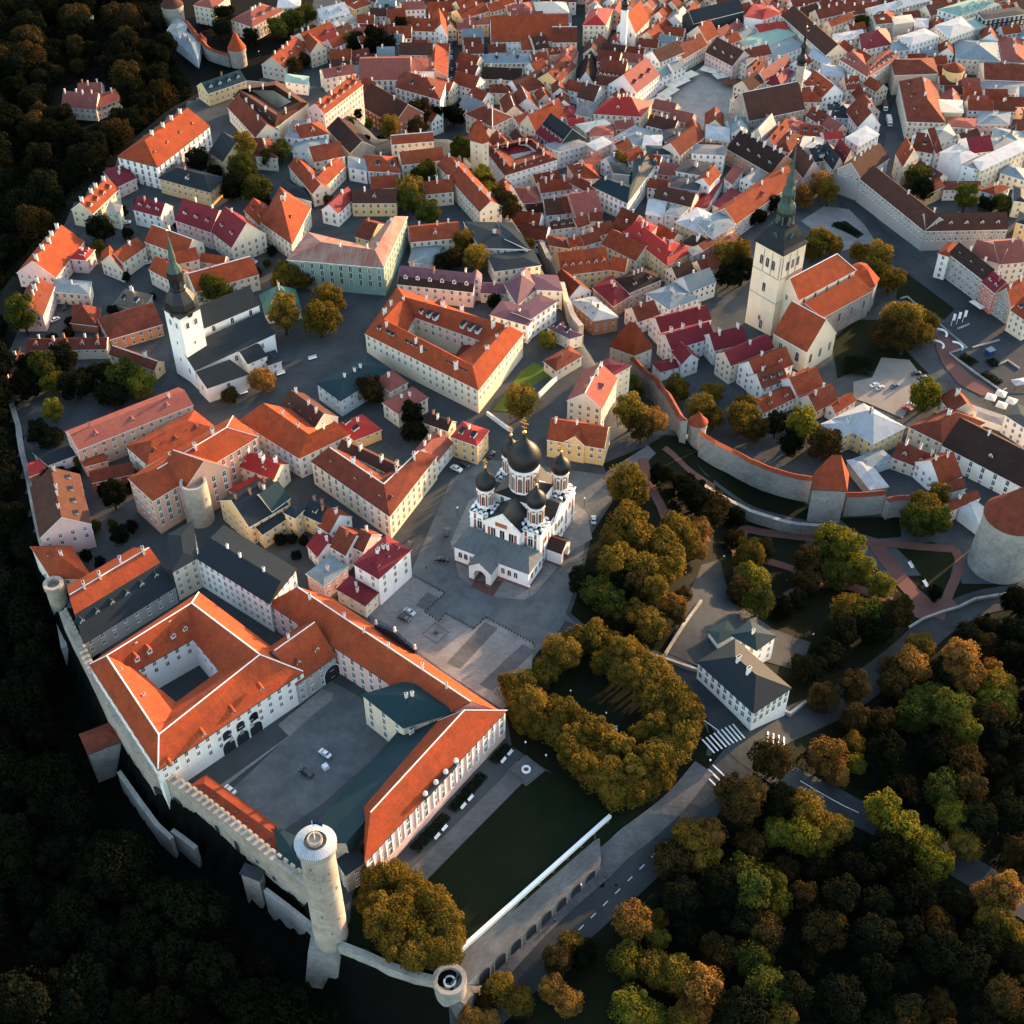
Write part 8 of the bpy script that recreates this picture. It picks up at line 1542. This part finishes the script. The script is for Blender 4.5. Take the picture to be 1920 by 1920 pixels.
for k, phr, kd, pts in (('H', 'in the small yards west of the green palace', 'dark', [(555, 250, 38, 'green'), (640, 620, 34), (1060, 560, 34), (470, 470, 30), (1165, 325, 30, 'green')]), ('A', 'around the white cliff mansion gardens', 'green', [(1210, 960, 40, 'dark'), (1300, 1080, 46, 'dark'), (1500, 900, 40), (1480, 1120, 40, 'dark')]), ('K', 'in the sunken yard of the yellow houses', 'dark', [(170, 1010, 40), (330, 1020, 36), (250, 1000, 34), (280, 1110, 34)]), ('I', 'in the garden by the orange gabled house', 'dark', [(560, 1180, 40), (640, 1220, 38), (480, 640, 30)]), ('M', 'shading the grass between terrace and stairs', 'dark', [(1010, 330, 60, 'brown'), (700, 400, 60), (1060, 200, 50, 'brown')]), ('L', 'on the grassy moat under the town wall', 'dark', [(330, 770, 46), (420, 810, 50), (650, 960, 40)]), ('V', 'on the lawns of the red-path park', 'dark', [(300, 330, 55, 'brown'), (450, 420, 60, 'brown'), (560, 720, 60), (640, 700, 55), (1420, 640, 40)])):
 grove('town_tree', k, phr, kd, pts)
n5 = fill_forest('town_tree', [(60, 480), (220, 385), (420, 335), (520, 470), (480, 560), (300, 600), (100, 650)], ['dark', 'dark', 'green'], 'small among the yards of the western cliff houses', 'shrubs in the western yards', .8, 1.7, 3.0, 24, FOOT)
n6 = fill_forest('town_tree', [(90, 850), (240, 880), (250, 1000), (170, 1060), (95, 1000)], ['dark', 'dark', 'green'], 'small in the gardens behind the round corner turret', 'shrubs behind the corner turret', .8, 1.7, 3.0, 12, FOOT)
n7 = fill_forest('town_tree', [(440, 330), (760, 250), (840, 330), (800, 420), (560, 400), (480, 440)], ['dark', 'green', 'brown'], 'small in the back yards north of the green palace', 'shrubs north of the green palace', .8, 1.7, 3.2, 20, FOOT)
# ------------------------------------------------------------------ cars
def car_parts():
 prof = [(-2.1, .35), (-2.12, .75), (-1.95, .92), (-1.35, .98), (-.75, 1.42), (.55, 1.45), (1.15, 1.02), (1.95, .88), (2.15, .68), (2.15, .35)]
 b = MB(); w_ = .86
 def y_of(z): return w_ if z < .95 else w_ - (z - .95) * .38
 for s in (1, -1):
  P = [(x, s * y_of(z), z) for x, z in prof]; b.face(P if s < 0 else P[::-1])
 for i in range(len(prof) - 1):
  (x0, z0), (x1, z1) = prof[i], prof[i + 1]; b.face([(x0, -y_of(z0), z0), (x0, y_of(z0), z0), (x1, y_of(z1), z1), (x1, -y_of(z1), z1)][::-1])
 b.face([(-2.1, -w_, .35), (2.15, -w_, .35), (2.15, w_, .35), (-2.1, w_, .35)][::-1]); body = b.mesh('body', ['car_white'])
 g = MB()
 for s in (1, -1):
  P = [(-1.2, s * (y_of(1.03) + .012), 1.03), (-.72, s * (y_of(1.36) + .012), 1.36), (.5, s * (y_of(1.38) + .012), 1.38), (1.0, s * (y_of(1.05) + .012), 1.05)]; g.face(P if s < 0 else P[::-1])
 for (x0, z0), (x1, z1) in (((-1.32, 1.01), (-.78, 1.40)), ((.60, 1.42), (1.12, 1.05))):
  dx, dz = x1 - x0, z1 - z0; L_ = math.hypot(dx, dz); ox, oz = -dz / L_ * .02, dx / L_ * .02
  g.face([(x0 + ox, -y_of(z0) + .08, z0 + oz), (x1 + ox, -y_of(z1) + .08, z1 + oz), (x1 + ox, y_of(z1) - .08, z1 + oz), (x0 + ox, y_of(z0) - .08, z0 + oz)])
 glass_ = g.mesh('windows', ['glass'])
 wm = MB(); wm.lathe([(0, -.1), (.2, -.1), (.32, -.08), (.32, .08), (.2, .1), (0, .1)], 14, M=Matrix.Rotation(math.pi / 2, 4, 'X'), mis=[1, 0, 0, 0, 1]); wheel = wm.mesh('wheel', ['iron', 'car_silver'])
 l = MB(); l.box(-.03, -.16, -.07, .03, .16, .07); lamp = l.mesh('headlight', ['benchw']); l = MB(); l.box(-.03, -.16, -.07, .03, .16, .07); tail = l.mesh('tail_light', ['car_red'])
 return body, glass_, wheel, lamp, tail
CB = car_parts()
def car(px, to, col, label, group=None, k='Z', sc=1.0):
 g = G(c(k, px)); q = G(c(k, to)); rz = math.atan2(q.y - g.y, q.x - g.x); e = empty('car', (g.x, g.y, g.z + .25), rz); tag(e, label, 'car', group); e.scale = (sc, sc, sc * (1.12 if sc > 1 else 1))
 o = inst('body', CB[0], e, (0, 0, 0)); o.material_slots[0].link = 'OBJECT'; o.material_slots[0].material = MATS['car_' + col]
 inst('windows', CB[1], e, (0, 0, 0))
 for x in (-1.3, 1.35):
  for y in (-.82, .82): inst('wheel', CB[2], e, (x, y, .32))
 for y in (-.6, .6): inst('headlight', CB[3], e, (2.14, y, .68)); inst('tail_light', CB[4], e, (-2.1, y, .8))
car((610, 1416), (600, 1409), 'white', 'white car parked in the castle courtyard'); car((575, 1452), (560, 1443), 'black', 'black people carrier parked in the castle courtyard', sc=1.15); car((432, 1484), (424, 1478), 'white', 'white car half hidden beside the low castle range')
car((758, 1162), (770, 1167), 'black', 'dark car parked on the square next to a pale car'); car((768, 1150), (780, 1157), 'silver', 'pale silver car parked on the square next to a dark car')
car((856, 882), (864, 886), 'white', 'white off-road car by the yellow corner house', sc=1.08); car((870, 874), (880, 878), 'black', 'black car beside the white off-road car'); car((838, 1001), (840, 990), 'black', 'black car parked left of the cathedral front'); car((829, 1052), (818, 1051), 'black', 'long black car crossing in front of the cathedral porch', sc=1.12); car((1113, 978), (1113, 968), 'silver', 'dark grey car parked right of the cathedral'); car((922, 856), (928, 849), 'black', 'black car behind the cathedral dome'); car((766, 1026), (770, 1018), 'black', 'black car at the corner of the maroon-roofed house')
car((1262, 385), (1275, 380), 'white', 'white car at the left of the gravel car park', k='L'); car((1286, 398), (1300, 392), 'silver', 'silver car beside the white car on the gravel', k='L'); car((1350, 390), (1365, 384), 'blue', 'dark blue car alone in the middle of the gravel', k='L'); car((1446, 335), (1462, 332), 'black', 'black car at the far edge of the gravel car park', k='L'); car((1472, 352), (1488, 348), 'black', 'second black car at the far edge of the gravel car park', k='L'); car((1405, 487), (1390, 482), 'red', 'red car under the lone yellow-green tree', k='L'); car((1424, 472), (1412, 468), 'silver', 'silver car next to the red car', k='L')
for p, q, cl, lb in (((1370, 1062), (1385, 1090), 'white', 'white car first in the row below the church trees'), ((1405, 1042), (1420, 1065), 'black', 'black car second in the row below the church trees'), ((1434, 1026), (1449, 1050), 'white', 'white car third in the row below the church trees'), ((1463, 1010), (1478, 1032), 'silver', 'grey car last in the row below the church trees')): car(p, q, cl, lb, 'cars in a row below the church trees', 'E')
for y in (60, 68, 76, 84, 100, 110, 133, 150): car((846, y), (846, y - 6), random.choice(['black', 'blue', 'silver']), 'car in the row parked along the shaded street', 'cars parked along the shaded street')
car((860, 120), (859, 112), 'black', 'black car driving down the shaded street')
for p, q, cl, lb in (((830, 346), (850, 340), 'white', 'white car in the courtyard of the cream orange-roofed house'), ((798, 345), (815, 340), 'black', 'dark car in the courtyard of the cream orange-roofed house'), ((368, 594), (372, 580), 'black', 'black car behind the pale blue roofed house'), ((312, 666), (325, 660), 'white', 'white car by the western cliff houses'), ((1425, 337), (1445, 345), 'silver', 'grey car on the street before the cream gabled house'), ((712, 120), (730, 118), 'white', 'white car beside the pale green house')): car(p, q, cl, lb, None, 'H')
car((1657, 452), (1660, 430), 'white', 'white van in the dark yard beside the orange-pink row', None, 'E', 1.15)
def truck(k, px, to, col, label):
 g = G(c(k, px)); q = G(c(k, to)); rz = math.atan2(q.y - g.y, q.x - g.x); e = empty('truck', g, rz); tag(e, label, 'truck', 'trucks in the lower street')
 m = MB(); m.box(-4.2, -1.2, .9, 2.4, 1.2, 3.4); m.obj('cargo_box', [col], e); m = MB(); m.prism([(2.6, -1.15), (4.3, -1.1), (4.3, 1.1), (2.6, 1.15)], .7, 2.7); m.obj('cab', ['car_white'], e); m = MB(); m.face([(4.31, -.95, 1.7), (4.31, .95, 1.7), (4.31, .9, 2.5), (4.31, -.9, 2.5)]); m.obj('windscreen', ['glass'], e)
 for x in (-3, 3.4):
  for y in (-1.05, 1.05): inst('wheel', CB[2], e, (x, y, .5), 0, (1.5, 1.5, 1.5))
truck('T', (725, 930), (735, 990), 'tentdark', 'brown box truck standing in the lower street'); truck('T', (760, 1060), (775, 1110), 'tent', 'cream box truck standing behind the brown one in the lower street')
# ------------------------------------------------------------------ canopies, umbrellas
def canopy(k, px, to, w_, d_, col, label, group, cat='canopy', name='canopy'):
 g = G(c(k, px)); q = G(c(k, to)); rz = math.atan2(q.y - g.y, q.x - g.x); e = empty(name, g, rz); tag(e, label, cat, group); m = MB(); hw, hd = w_ / 2, d_ / 2
 P = [(-hw, -hd, 2.9), (hw, -hd, 2.9), (hw, hd, 2.9), (-hw, hd, 2.9)]
 n = max(1, round(w_ / 5))
 for i in range(n):
  x0, x1 = -hw + w_ * i / n, -hw + w_ * (i + 1) / n; R = [(x0, -hd, 2.9), (x1, -hd, 2.9), (x1, hd, 2.9), (x0, hd, 2.9)]
  for j in range(4): m.face([R[j], R[(j + 1) % 4], ((x0 + x1) / 2, 0, 3.7)])
 for j in range(4): a, b = P[j], P[(j + 1) % 4]; m.face([(a[0], a[1], 2.6), (b[0], b[1], 2.6), b, a])
 m.face([(p[0], p[1], 2.62) for p in P][::-1]); m.obj('cover', [col], e)
 for x in (-hw + .2, hw - .2):
  for y in (-hd + .2, hd - .2): m = MB(); m.lathe([(.06, 0), (.06, 2.62)], 6); o = m.obj('post', ['iron'], e); o.location = (x, y, 0)
for p, q, w_, cl, lb in (((1005, 585), (1060, 560), 14, 'tent', 'cream terrace canopy nearest the red corner roof on the square'), ((1055, 545), (1100, 515), 14, 'tent', 'second cream terrace canopy from the red corner roof'), ((1110, 490), (1160, 465), 15, 'tent', 'cream terrace canopy before the white four-storey house'), ((1165, 450), (1210, 430), 13, 'tent', 'cream terrace canopy farthest along the north side of the square'), ((1293, 418), (1340, 430), 11, 'tent', 'cream canopy at the east corner of the square'), ((1352, 450), (1390, 442), 8, 'tent', 'small cream canopy beside the dark market stall'), ((1415, 487), (1460, 492), 11, 'tentdark', 'dark brown market stall canopy on the square'), ((1478, 515), (1530, 520), 11, 'tentdark', 'striped brown canopy at the town hall end of the square')):
 canopy('C', p, q, w_, 6.5, cl, lb, 'terrace canopies on the square')
for p, lb in (((1768, 455), 'cream square umbrella nearest the terrace building'), ((1812, 440), 'cream square umbrella behind the nearest one'), ((1815, 490), 'cream square umbrella in front of the right pair'), ((1858, 472), 'cream square umbrella farthest to the right')): canopy('L', p, (p[0] + 20, p[1] + 6), 4.2, 4.2, 'tent', lb, 'café umbrellas', 'umbrella', 'umbrella')
canopy('U', (1050, 915), (1090, 940), 7, 3, 'tent', 'pale awning over tables before the salmon-pink shop house', None, 'awning', 'awning'); canopy('U', (1410, 1580), (1460, 1570), 6, 4, 'ltmetal', 'grey stage roof in the sunken garden', None, 'canopy', 'canopy')
for i, (p, lb) in enumerate((((690, 205), 'white party tent with two peaks in the dark western park'), ((775, 190), 'small white party tent beside the two-peaked one'))): canopy('Y', p, (p[0] + 8, p[1] + 60), 10 if i == 0 else 6, 5, 'tent', lb, 'white tents in the western park', 'tent', 'tent')
# ------------------------------------------------------------------ street furniture
bm_ = MB(); bm_.lathe([(.11, 0), (.11, .75), (.15, .8), (.11, .95), (0, 1.0)], 8); BOL = bm_.mesh('bollard', ['iron'])
for a, b, n in (((1040, 112), (1280, 240), 15), ((1272, 255), (1140, 375), 8), ((1150, 390), (1240, 445), 5), ((1252, 432), (1290, 392), 3), ((1305, 400), (1485, 500), 11), ((1500, 492), (1578, 418), 5), ((1592, 425), (1915, 605), 16)):
 for i in range(n):
  g = G(c('O', (a[0] + (b[0] - a[0]) * i / (n - 1), a[1] + (b[1] - a[1]) * i / (n - 1)))); o = inst('bollard', BOL, None, g, 0, (1.5, 1.5, 1.1)); tag(o, 'dark iron bollard in the chain lining the paved square', 'bollard', 'bollards around the square')
lp = MB(); lp.lathe([(.12, 0), (.07, .6), (.05, 4.2), (0, 4.2)], 8); LPM = lp.mesh('post', ['iron']); lg = MB(); lg.lathe([(0, 4.15), (.2, 4.2), (.3, 4.5), (.2, 4.8), (0, 4.88)], 12); LGM = lg.mesh('globe', ['benchw'], True, True); MATS
for k, p, lb in (('V', (225, 478), 'white-globed lamp by the terrace wall'), ('V', (580, 797), 'white-globed lamp on the grass above the annex'), ('V', (725, 917), 'white-globed lamp near the dark trees behind the annex'), ('M', (140, 1110), 'white-globed lamp at the corner of the pink palace path'), ('M', (258, 1186), 'white-globed lamp by the flower square on the lawn'), ('M', (400, 812), 'white-globed lamp at the upper end inside the horseshoe ring'), ('M', (605, 942), 'white-globed lamp at the lower end inside the horseshoe ring'), ('R', (280, 1100), 'street lamp at the left corner of the cathedral pavement'), ('R', (1418, 1015), 'street lamp on the right cathedral pavement'), ('R', (925, 1810), 'street lamp at the front corner of the cathedral'), ('Q', (1690, 1200), 'street lamp on the pavement by the arcaded wall'), ('M', (1205, 1215), 'street lamp beside the zebra crossing'), ('A', (1460, 330), 'lamp by the far town wall')):
 g = G(c(k, p)); e = empty('street_lamp', g); tag(e, lb, 'street lamp', 'street lamps'); inst('post', LPM, e, (0, 0, 0)); inst('globe', LGM, e, (0, 0, 0))
bs = MB(); bs.box(-1.1, -.3, .4, 1.1, .3, .5); BSEAT = bs.mesh('seat', ['benchw']); bs = MB(); bs.box(-1.1, .28, .55, 1.1, .36, 1.0); BBACK = bs.mesh('backrest', ['benchw']); bs = MB(); bs.box(-.06, -.25, 0, .06, .3, .4); BLEG = bs.mesh('leg', ['iron'])
def bench(k, p, q, lb, grp, sc=1.3):
 g = G(c(k, p)); t = G(c(k, q)); e = empty('bench', g, math.atan2(t.y - g.y, t.x - g.x)); e.scale = (sc,) * 3; tag(e, lb, 'bench', grp); inst('seat', BSEAT, e, (0, 0, 0)); inst('backrest', BBACK, e, (0, 0, 0))
 for x in (-.9, .9): inst('leg', BLEG, e, (x, 0, 0))
for p, lb in (((1255, 350), 'white bench nearest the flower square by the palace'), ((1215, 395), 'white bench before the palace stairs'), ((1018, 622), 'white bench in the middle of the palace path, upper one'), ((975, 670), 'white bench in the middle of the palace path, lower one'), ((862, 802), 'white bench near the lower end of the palace path'), ((818, 852), 'white bench at the very lower end of the palace path')): bench('Q', (p[0] + 16, p[1] + 12), (p[0] + 28, p[1] - 2), lb, 'white benches along the palace path', 1.05)
bench('M', (640, 990), (660, 990), 'white bench inside the horseshoe ring of trees', None, 1.6); bench('H', (1760, 882), (1780, 876), 'white bench under the chapel trees', None, 1.6); bench('H', (1582, 968), (1600, 962), 'white bench by the hilltop church annex', None, 1.6); bench('H', (1372, 1076), (1385, 1072), 'white bench near the hilltop church door', None, 1.5); bench('V', (1280, 485), (1290, 500), 'pale bench along the red park path', None, 1.4); bench('V', (1362, 590), (1375, 610), 'second pale bench farther down the red park path', None, 1.4)
# compass star set into the square
star = A(c('O', (1218, 530)), 0); ex = (A(c('O', (1315, 525)), 0) - A(c('O', (1225, 608)), 0)).xy; ey = (A(c('O', (1120, 538)), 0) - A(c('O', (1225, 608)), 0)).xy; dx, dy = ex.normalized(), ey.normalized(); r0 = (ex.length + ey.length) / 4
m = MB(); n = 8
for i in range(n):
 a = 2 * math.pi * i / n + .78; rr = r0 * (.72 if i % 2 == 0 else .42); tip_ = dx * rr * math.cos(a) + dy * rr * math.sin(a); l = dx * .16 * r0 * math.cos(a + .4) + dy * .16 * r0 * math.sin(a + .4); r = dx * .16 * r0 * math.cos(a - .4) + dy * .16 * r0 * math.sin(a - .4)
 P = [(0, 0, .0), (r.x, r.y, 0), (tip_.x, tip_.y, 0), (l.x, l.y, 0)]; nn = (Vector(P[1]) - Vector(P[0])).cross(Vector(P[2]) - Vector(P[0])); m.face(P if nn.z > 0 else P[::-1])
for s0, s1, t0, t1 in ((-1, 1, -1, -.95), (-1, 1, .95, 1), (-1, -.95, -.95, .95), (.95, 1, -.95, .95)):
 P = [tuple((dx * s * r0 + dy * t * r0)) + (0,) for s, t in ((s0, t0), (s1, t0), (s1, t1), (s0, t1))]; nn = (Vector(P[1]) - Vector(P[0])).cross(Vector(P[2]) - Vector(P[0])); m.face(P if nn.z > 0 else P[::-1])
o = m.obj('compass_star', ['flatdark']); o.location = (star.x, star.y, .24); tag(o, 'dark compass star in a square frame set into the paving', 'paving inlay')
# flower square on the lawn, stone in the yard, hedges by the palace
def box_thing(name, label, cat, k, p, q, w_, d_, h_, mat, top=None, group=None, inner=None):
 g = G(c(k, p)); t = G(c(k, q)); o = empty(name, g, math.atan2(t.y - g.y, t.x - g.x)); tag(o, label, cat, group); m = MB(); m.box(-w_ / 2, -d_ / 2, -.6, w_ / 2, d_ / 2, h_ * .6); m.prism([(-w_ / 2 * .86, -d_ / 2 * .86), (w_ / 2 * .86, -d_ / 2 * .86), (w_ / 2 * .86, d_ / 2 * .86), (-w_ / 2 * .86, d_ / 2 * .86)], h_ * .6, h_); m.obj('base', [mat], o)
 if inner: m = MB(); m.lathe([(inner, h_), (inner, h_ + .5), (inner * .6, h_ + .5), (inner * .6, h_ + .02)], 20); m.obj('ring', ['benchw'], o)
 return o
box_thing('flower_square', 'low stone-edged flower square with a pale ring on the dark lawn', 'flower bed', 'Q', (1365, 465), (1420, 420), 8, 8, .5, 'pavedark', inner=1.4); box_thing('boundary_stone', 'pale stone marker standing in the castle courtyard', 'stone', 'O', (425, 1500), (460, 1480), 1.8, 1.8, 1.6, 'trim')
leaf('leaf_hedge', ((.008, .014, .006), (.014, .020, .008), (.012, .016, .008)), .1)
def hedge(label, k, a, b, w_, h_, sc=1.0, mat='leaf_hedge', group='hedges'):
 p, q = G(c(k, a)), G(c(k, b)); L_ = (q - p).xy.length; e = math.atan2(q.y - p.y, q.x - p.x); rnd = random.Random(int(L_ * 100)); V = []; Fc = []
 for i in range(int(L_ * w_ * 22)):
  x, y = rnd.uniform(0, L_), rnd.uniform(-w_ / 2, w_ / 2); z = h_ * rnd.uniform(.2, 1.0) * (1 - .25 * (abs(y) / (w_ / 2)) ** 3); s = .22
  nn = Vector((rnd.uniform(-1, 1), rnd.uniform(-1, 1), rnd.uniform(0, 1.2))).normalized(); t1 = nn.cross(Vector((.3, .2, .9))).normalized() * s; t2 = nn.cross(t1); k_ = len(V); c0 = Vector((x, y, z)); V += [(c0 + t1)[:], (c0 + t2)[:], (c0 - t1)[:], (c0 - t2)[:]]; Fc.append((k_, k_ + 1, k_ + 2, k_ + 3))
 me = bpy.data.meshes.new('hedge'); me.from_pydata(V, [], Fc); me.materials.append(MATS[mat]); o = bpy.data.objects.new('hedge', me); COL.objects.link(o); o.location = p; o.rotation_euler = (0, 0, e); tag(o, label, 'hedge', group)
for a, b, lb in (((690, 945), (890, 735), 'dark planted bed at the lower end of the palace front'), ((915, 705), (1110, 490), 'dark planted bed in the middle of the palace front'), ((1165, 420), (1262, 315), 'dark planted bed at the upper end of the palace front')): hedge(lb, 'Q', a, b, 3.4, 1.1, group='planted beds along the palace front')
for a, b, lb in (((920, 1320), (1040, 1390), 'block of dark hedge in the sunken garden beside the ramp'), ((1110, 1470), (1250, 1560), 'block of dark hedge in the sunken garden farther right'), ((1150, 1390), (1230, 1370), 'small hedge block in the sunken garden')): hedge(lb, 'U', a, b, 5, 1.6)
hedge('rounded dark bush on the lawn beside the big church', 'L', (1130, 300), (1250, 310), 12, 3.2); hedge('low dark hedge in the small square behind the church', 'F', (780, 580), (920, 640), 5, 1.4)
# pale garden walls of the sunken garden and ramp
for pts, lb in (([(400, 830), (460, 815), (720, 1035), (970, 1250), (820, 1298)], 'pale low wall zigzagging past the playground'), ([(820, 1300), (1050, 1470), (1270, 1625), (1310, 1600)], 'pale low wall along the sunken garden'), ([(1020, 1250), (1250, 1185)], 'pale ramp wall crossing the sunken garden'), ([(1240, 1400), (1320, 1360), (1420, 1430)], 'pale low wall inside the sunken garden'), ([(890, 1090), (990, 1050)], 'short pale wall beside the flag poles')):
 P = [G(p) for p in c('U', *pts)]; wallrun('garden_wall', lb, [p.xy for p in P], [p.z + .9 for p in P], [p.z - 1 for p in P], .6, 'limegrey', group='pale walls of the sunken garden')
for p, lb in (((780, 1115), 'white rounded play bench at the upper end of the playground'), ((752, 1215), 'white rounded play bench in the middle of the playground'), ((915, 1228), 'white rounded play bench at the right of the playground')):
 g = G(c('U', p)); o = empty('play_bench', g, .4); tag(o, lb, 'bench', 'white play benches'); m = MB()
 for i in range(8):
  a0, a1 = -1.2 + 2.4 * i / 8, -1.2 + 2.4 * (i + 1) / 8; q = [(3 * math.cos(a0) - 3, 3 * math.sin(a0)), (3.9 * math.cos(a0) - 3, 3.9 * math.sin(a0)), (3.9 * math.cos(a1) - 3, 3.9 * math.sin(a1)), (3 * math.cos(a1) - 3, 3 * math.sin(a1))]; m.prism(q, 0, .7)
 m.obj('seat', ['benchw'], o)
for p, lb in (((835, 1060), 'left white flag pole by the sunken garden'), ((882, 1045), 'middle white flag pole by the sunken garden'), ((932, 1030), 'right white flag pole by the sunken garden')):
 g = G(c('U', p)); o = empty('flag_pole', g); tag(o, lb, 'flag pole', 'white flag poles'); m = MB(); m.lathe([(.12, 0), (.08, 7), (0, 7.05)], 8); m.obj('pole', ['benchw'], o); m = MB(); m.box(.1, -.04, 3.2, 1.2, .04, 6.6); m.obj('banner', ['flagwhite'], o)
g = G(c('U', (1165, 1300))); o = empty('kiosk', g, .5); tag(o, 'bright blue kiosk box in the sunken garden', 'kiosk'); m = MB(); m.box(-1.6, -1.3, 0, 1.6, 1.3, 2.6); m.obj('cabin', ['bluekiosk' if 'bluekiosk' in MATS else 'flagblue'], o); m = MB(); m.box(-1.8, -1.5, 2.6, 1.8, 1.5, 2.8); m.obj('roof', ['bluemetal'], o); m = MB(); m.box(-.5, -1.34, .1, .5, -1.28, 2.1); m.obj('door', ['glass'], o)
# stairs with striped wall by the terrace, kerb walls of the crossing
for k, pts, lb, hh in (('V', [(1555, 722), (1640, 680), (1820, 650)], 'low grey wall at the foot of the cannon tower', 1.2), ('V', [(1270, 840), (1350, 790), (1460, 750), (1560, 720)], 'low pale road wall along the lower park edge', 1.0), ('V', [(560, 1310), (600, 1330), (690, 1260)], 'white garden wall right of the striped corner house', 1.6), ('M', [(840, 560), (950, 590), (1050, 625), (1140, 655)], 'low terrace wall left of the striped corner house', 1.6), ('M', [(950, 560), (1050, 400), (1160, 250)], 'kerbed wall climbing beside the terrace ramp', 1.4), ('J', [(1300, 1195), (1400, 1270), (1440, 1295)], 'low white-capped wall of the bright lawn behind the cathedral', 1.6), ('J', [(1590, 1100), (1690, 1000)], 'stone side wall of the bright lawn behind the cathedral', 2.2)):
 P = [G(p) for p in c(k, *pts)]; wallrun('low_wall', lb, [p.xy for p in P], [p.z + hh for p in P], [p.z - 1.5 for p in P], .6, 'limegrey' if k != 'J' else 'white', group='low walls', capmat='limegrey' if k != 'J' else 'trim')
# people
def person_mesh():
 V = [(0, 0, .95), (0, 0, 1.15), (0, 0, 1.38), (0, 0, 1.5), (0, .01, 1.63), (0, .01, 1.72), (.2, 0, 1.4), (.25, .02, 1.13), (.24, .1, .9), (-.2, 0, 1.4), (-.25, -.02, 1.13), (-.24, .04, .9), (.1, 0, .9), (.11, .12, .5), (.11, .06, .06), (.11, .2, .03), (-.1, 0, .9), (-.11, -.04, .5), (-.11, -.2, .08), (-.11, -.08, .03)]
 E_ = [(0, 1), (1, 2), (2, 3), (3, 4), (4, 5), (2, 6), (6, 7), (7, 8), (2, 9), (9, 10), (10, 11), (0, 12), (12, 13), (13, 14), (14, 15), (0, 16), (16, 17), (17, 18), (18, 19)]; R = [.15, .14, .16, .06, .1, .09, .065, .05, .04, .065, .05, .04, .095, .07, .05, .04, .095, .07, .05, .04]
 me = bpy.data.meshes.new('person'); me.from_pydata(V, E_, []); o = bpy.data.objects.new('skeleton', me); COL.objects.link(o); o.modifiers.new('skin', 'SKIN'); o.modifiers.new('sub', 'SUBSURF').levels = 1
 for i, r in enumerate(R): me.skin_vertices[0].data[i].radius = (r, r)
 me.skin_vertices[0].data[0].use_root = True
 dg = bpy.context.evaluated_depsgraph_get(); m2 = bpy.data.meshes.new_from_object(o.evaluated_get(dg)); bpy.data.objects.remove(o); m2.name = 'person'
 m2.materials.clear()
 for k in ('skinlike', 'jacket', 'trousers'): m2.materials.append(MATS[k])
 for p in m2.polygons: z = p.center.z; p.material_index = 0 if z > 1.5 else (2 if z < .93 and abs(p.center.x) < .19 else 1); p.use_smooth = True
 return m2
surf('skinlike', (.45, .28, .2), dirt=0); surf('jacket', (.03, .035, .05), dirt=0); surf('trousers', (.02, .02, .025), dirt=0)
PM = person_mesh()
for k, p, rz, lb in (('O', (1150, 72), .5, 'person in dark clothes walking across the street by the maroon corner house'), ('X', (1488, 505), .8, 'person in dark clothes on the pavement near the upper end of the arcaded wall'), ('X', (1200, 752), 2.2, 'person in dark clothes on the pavement midway along the arcaded wall'), ('X', (1425, 290), .2, 'person in dark clothes on the strip behind the white garden parapet'), ('F', (1262, 782), 1.0, 'person in dark clothes crossing the wide street by the long grey building'), ('F', (790, 500), 1.0, 'person in dark clothes on the small square behind the church')):
 g = G(c(k, p)); o = inst('person', PM, None, (g.x, g.y, g.z + .25), rz, (1.05,) * 3); tag(o, lb, 'person')
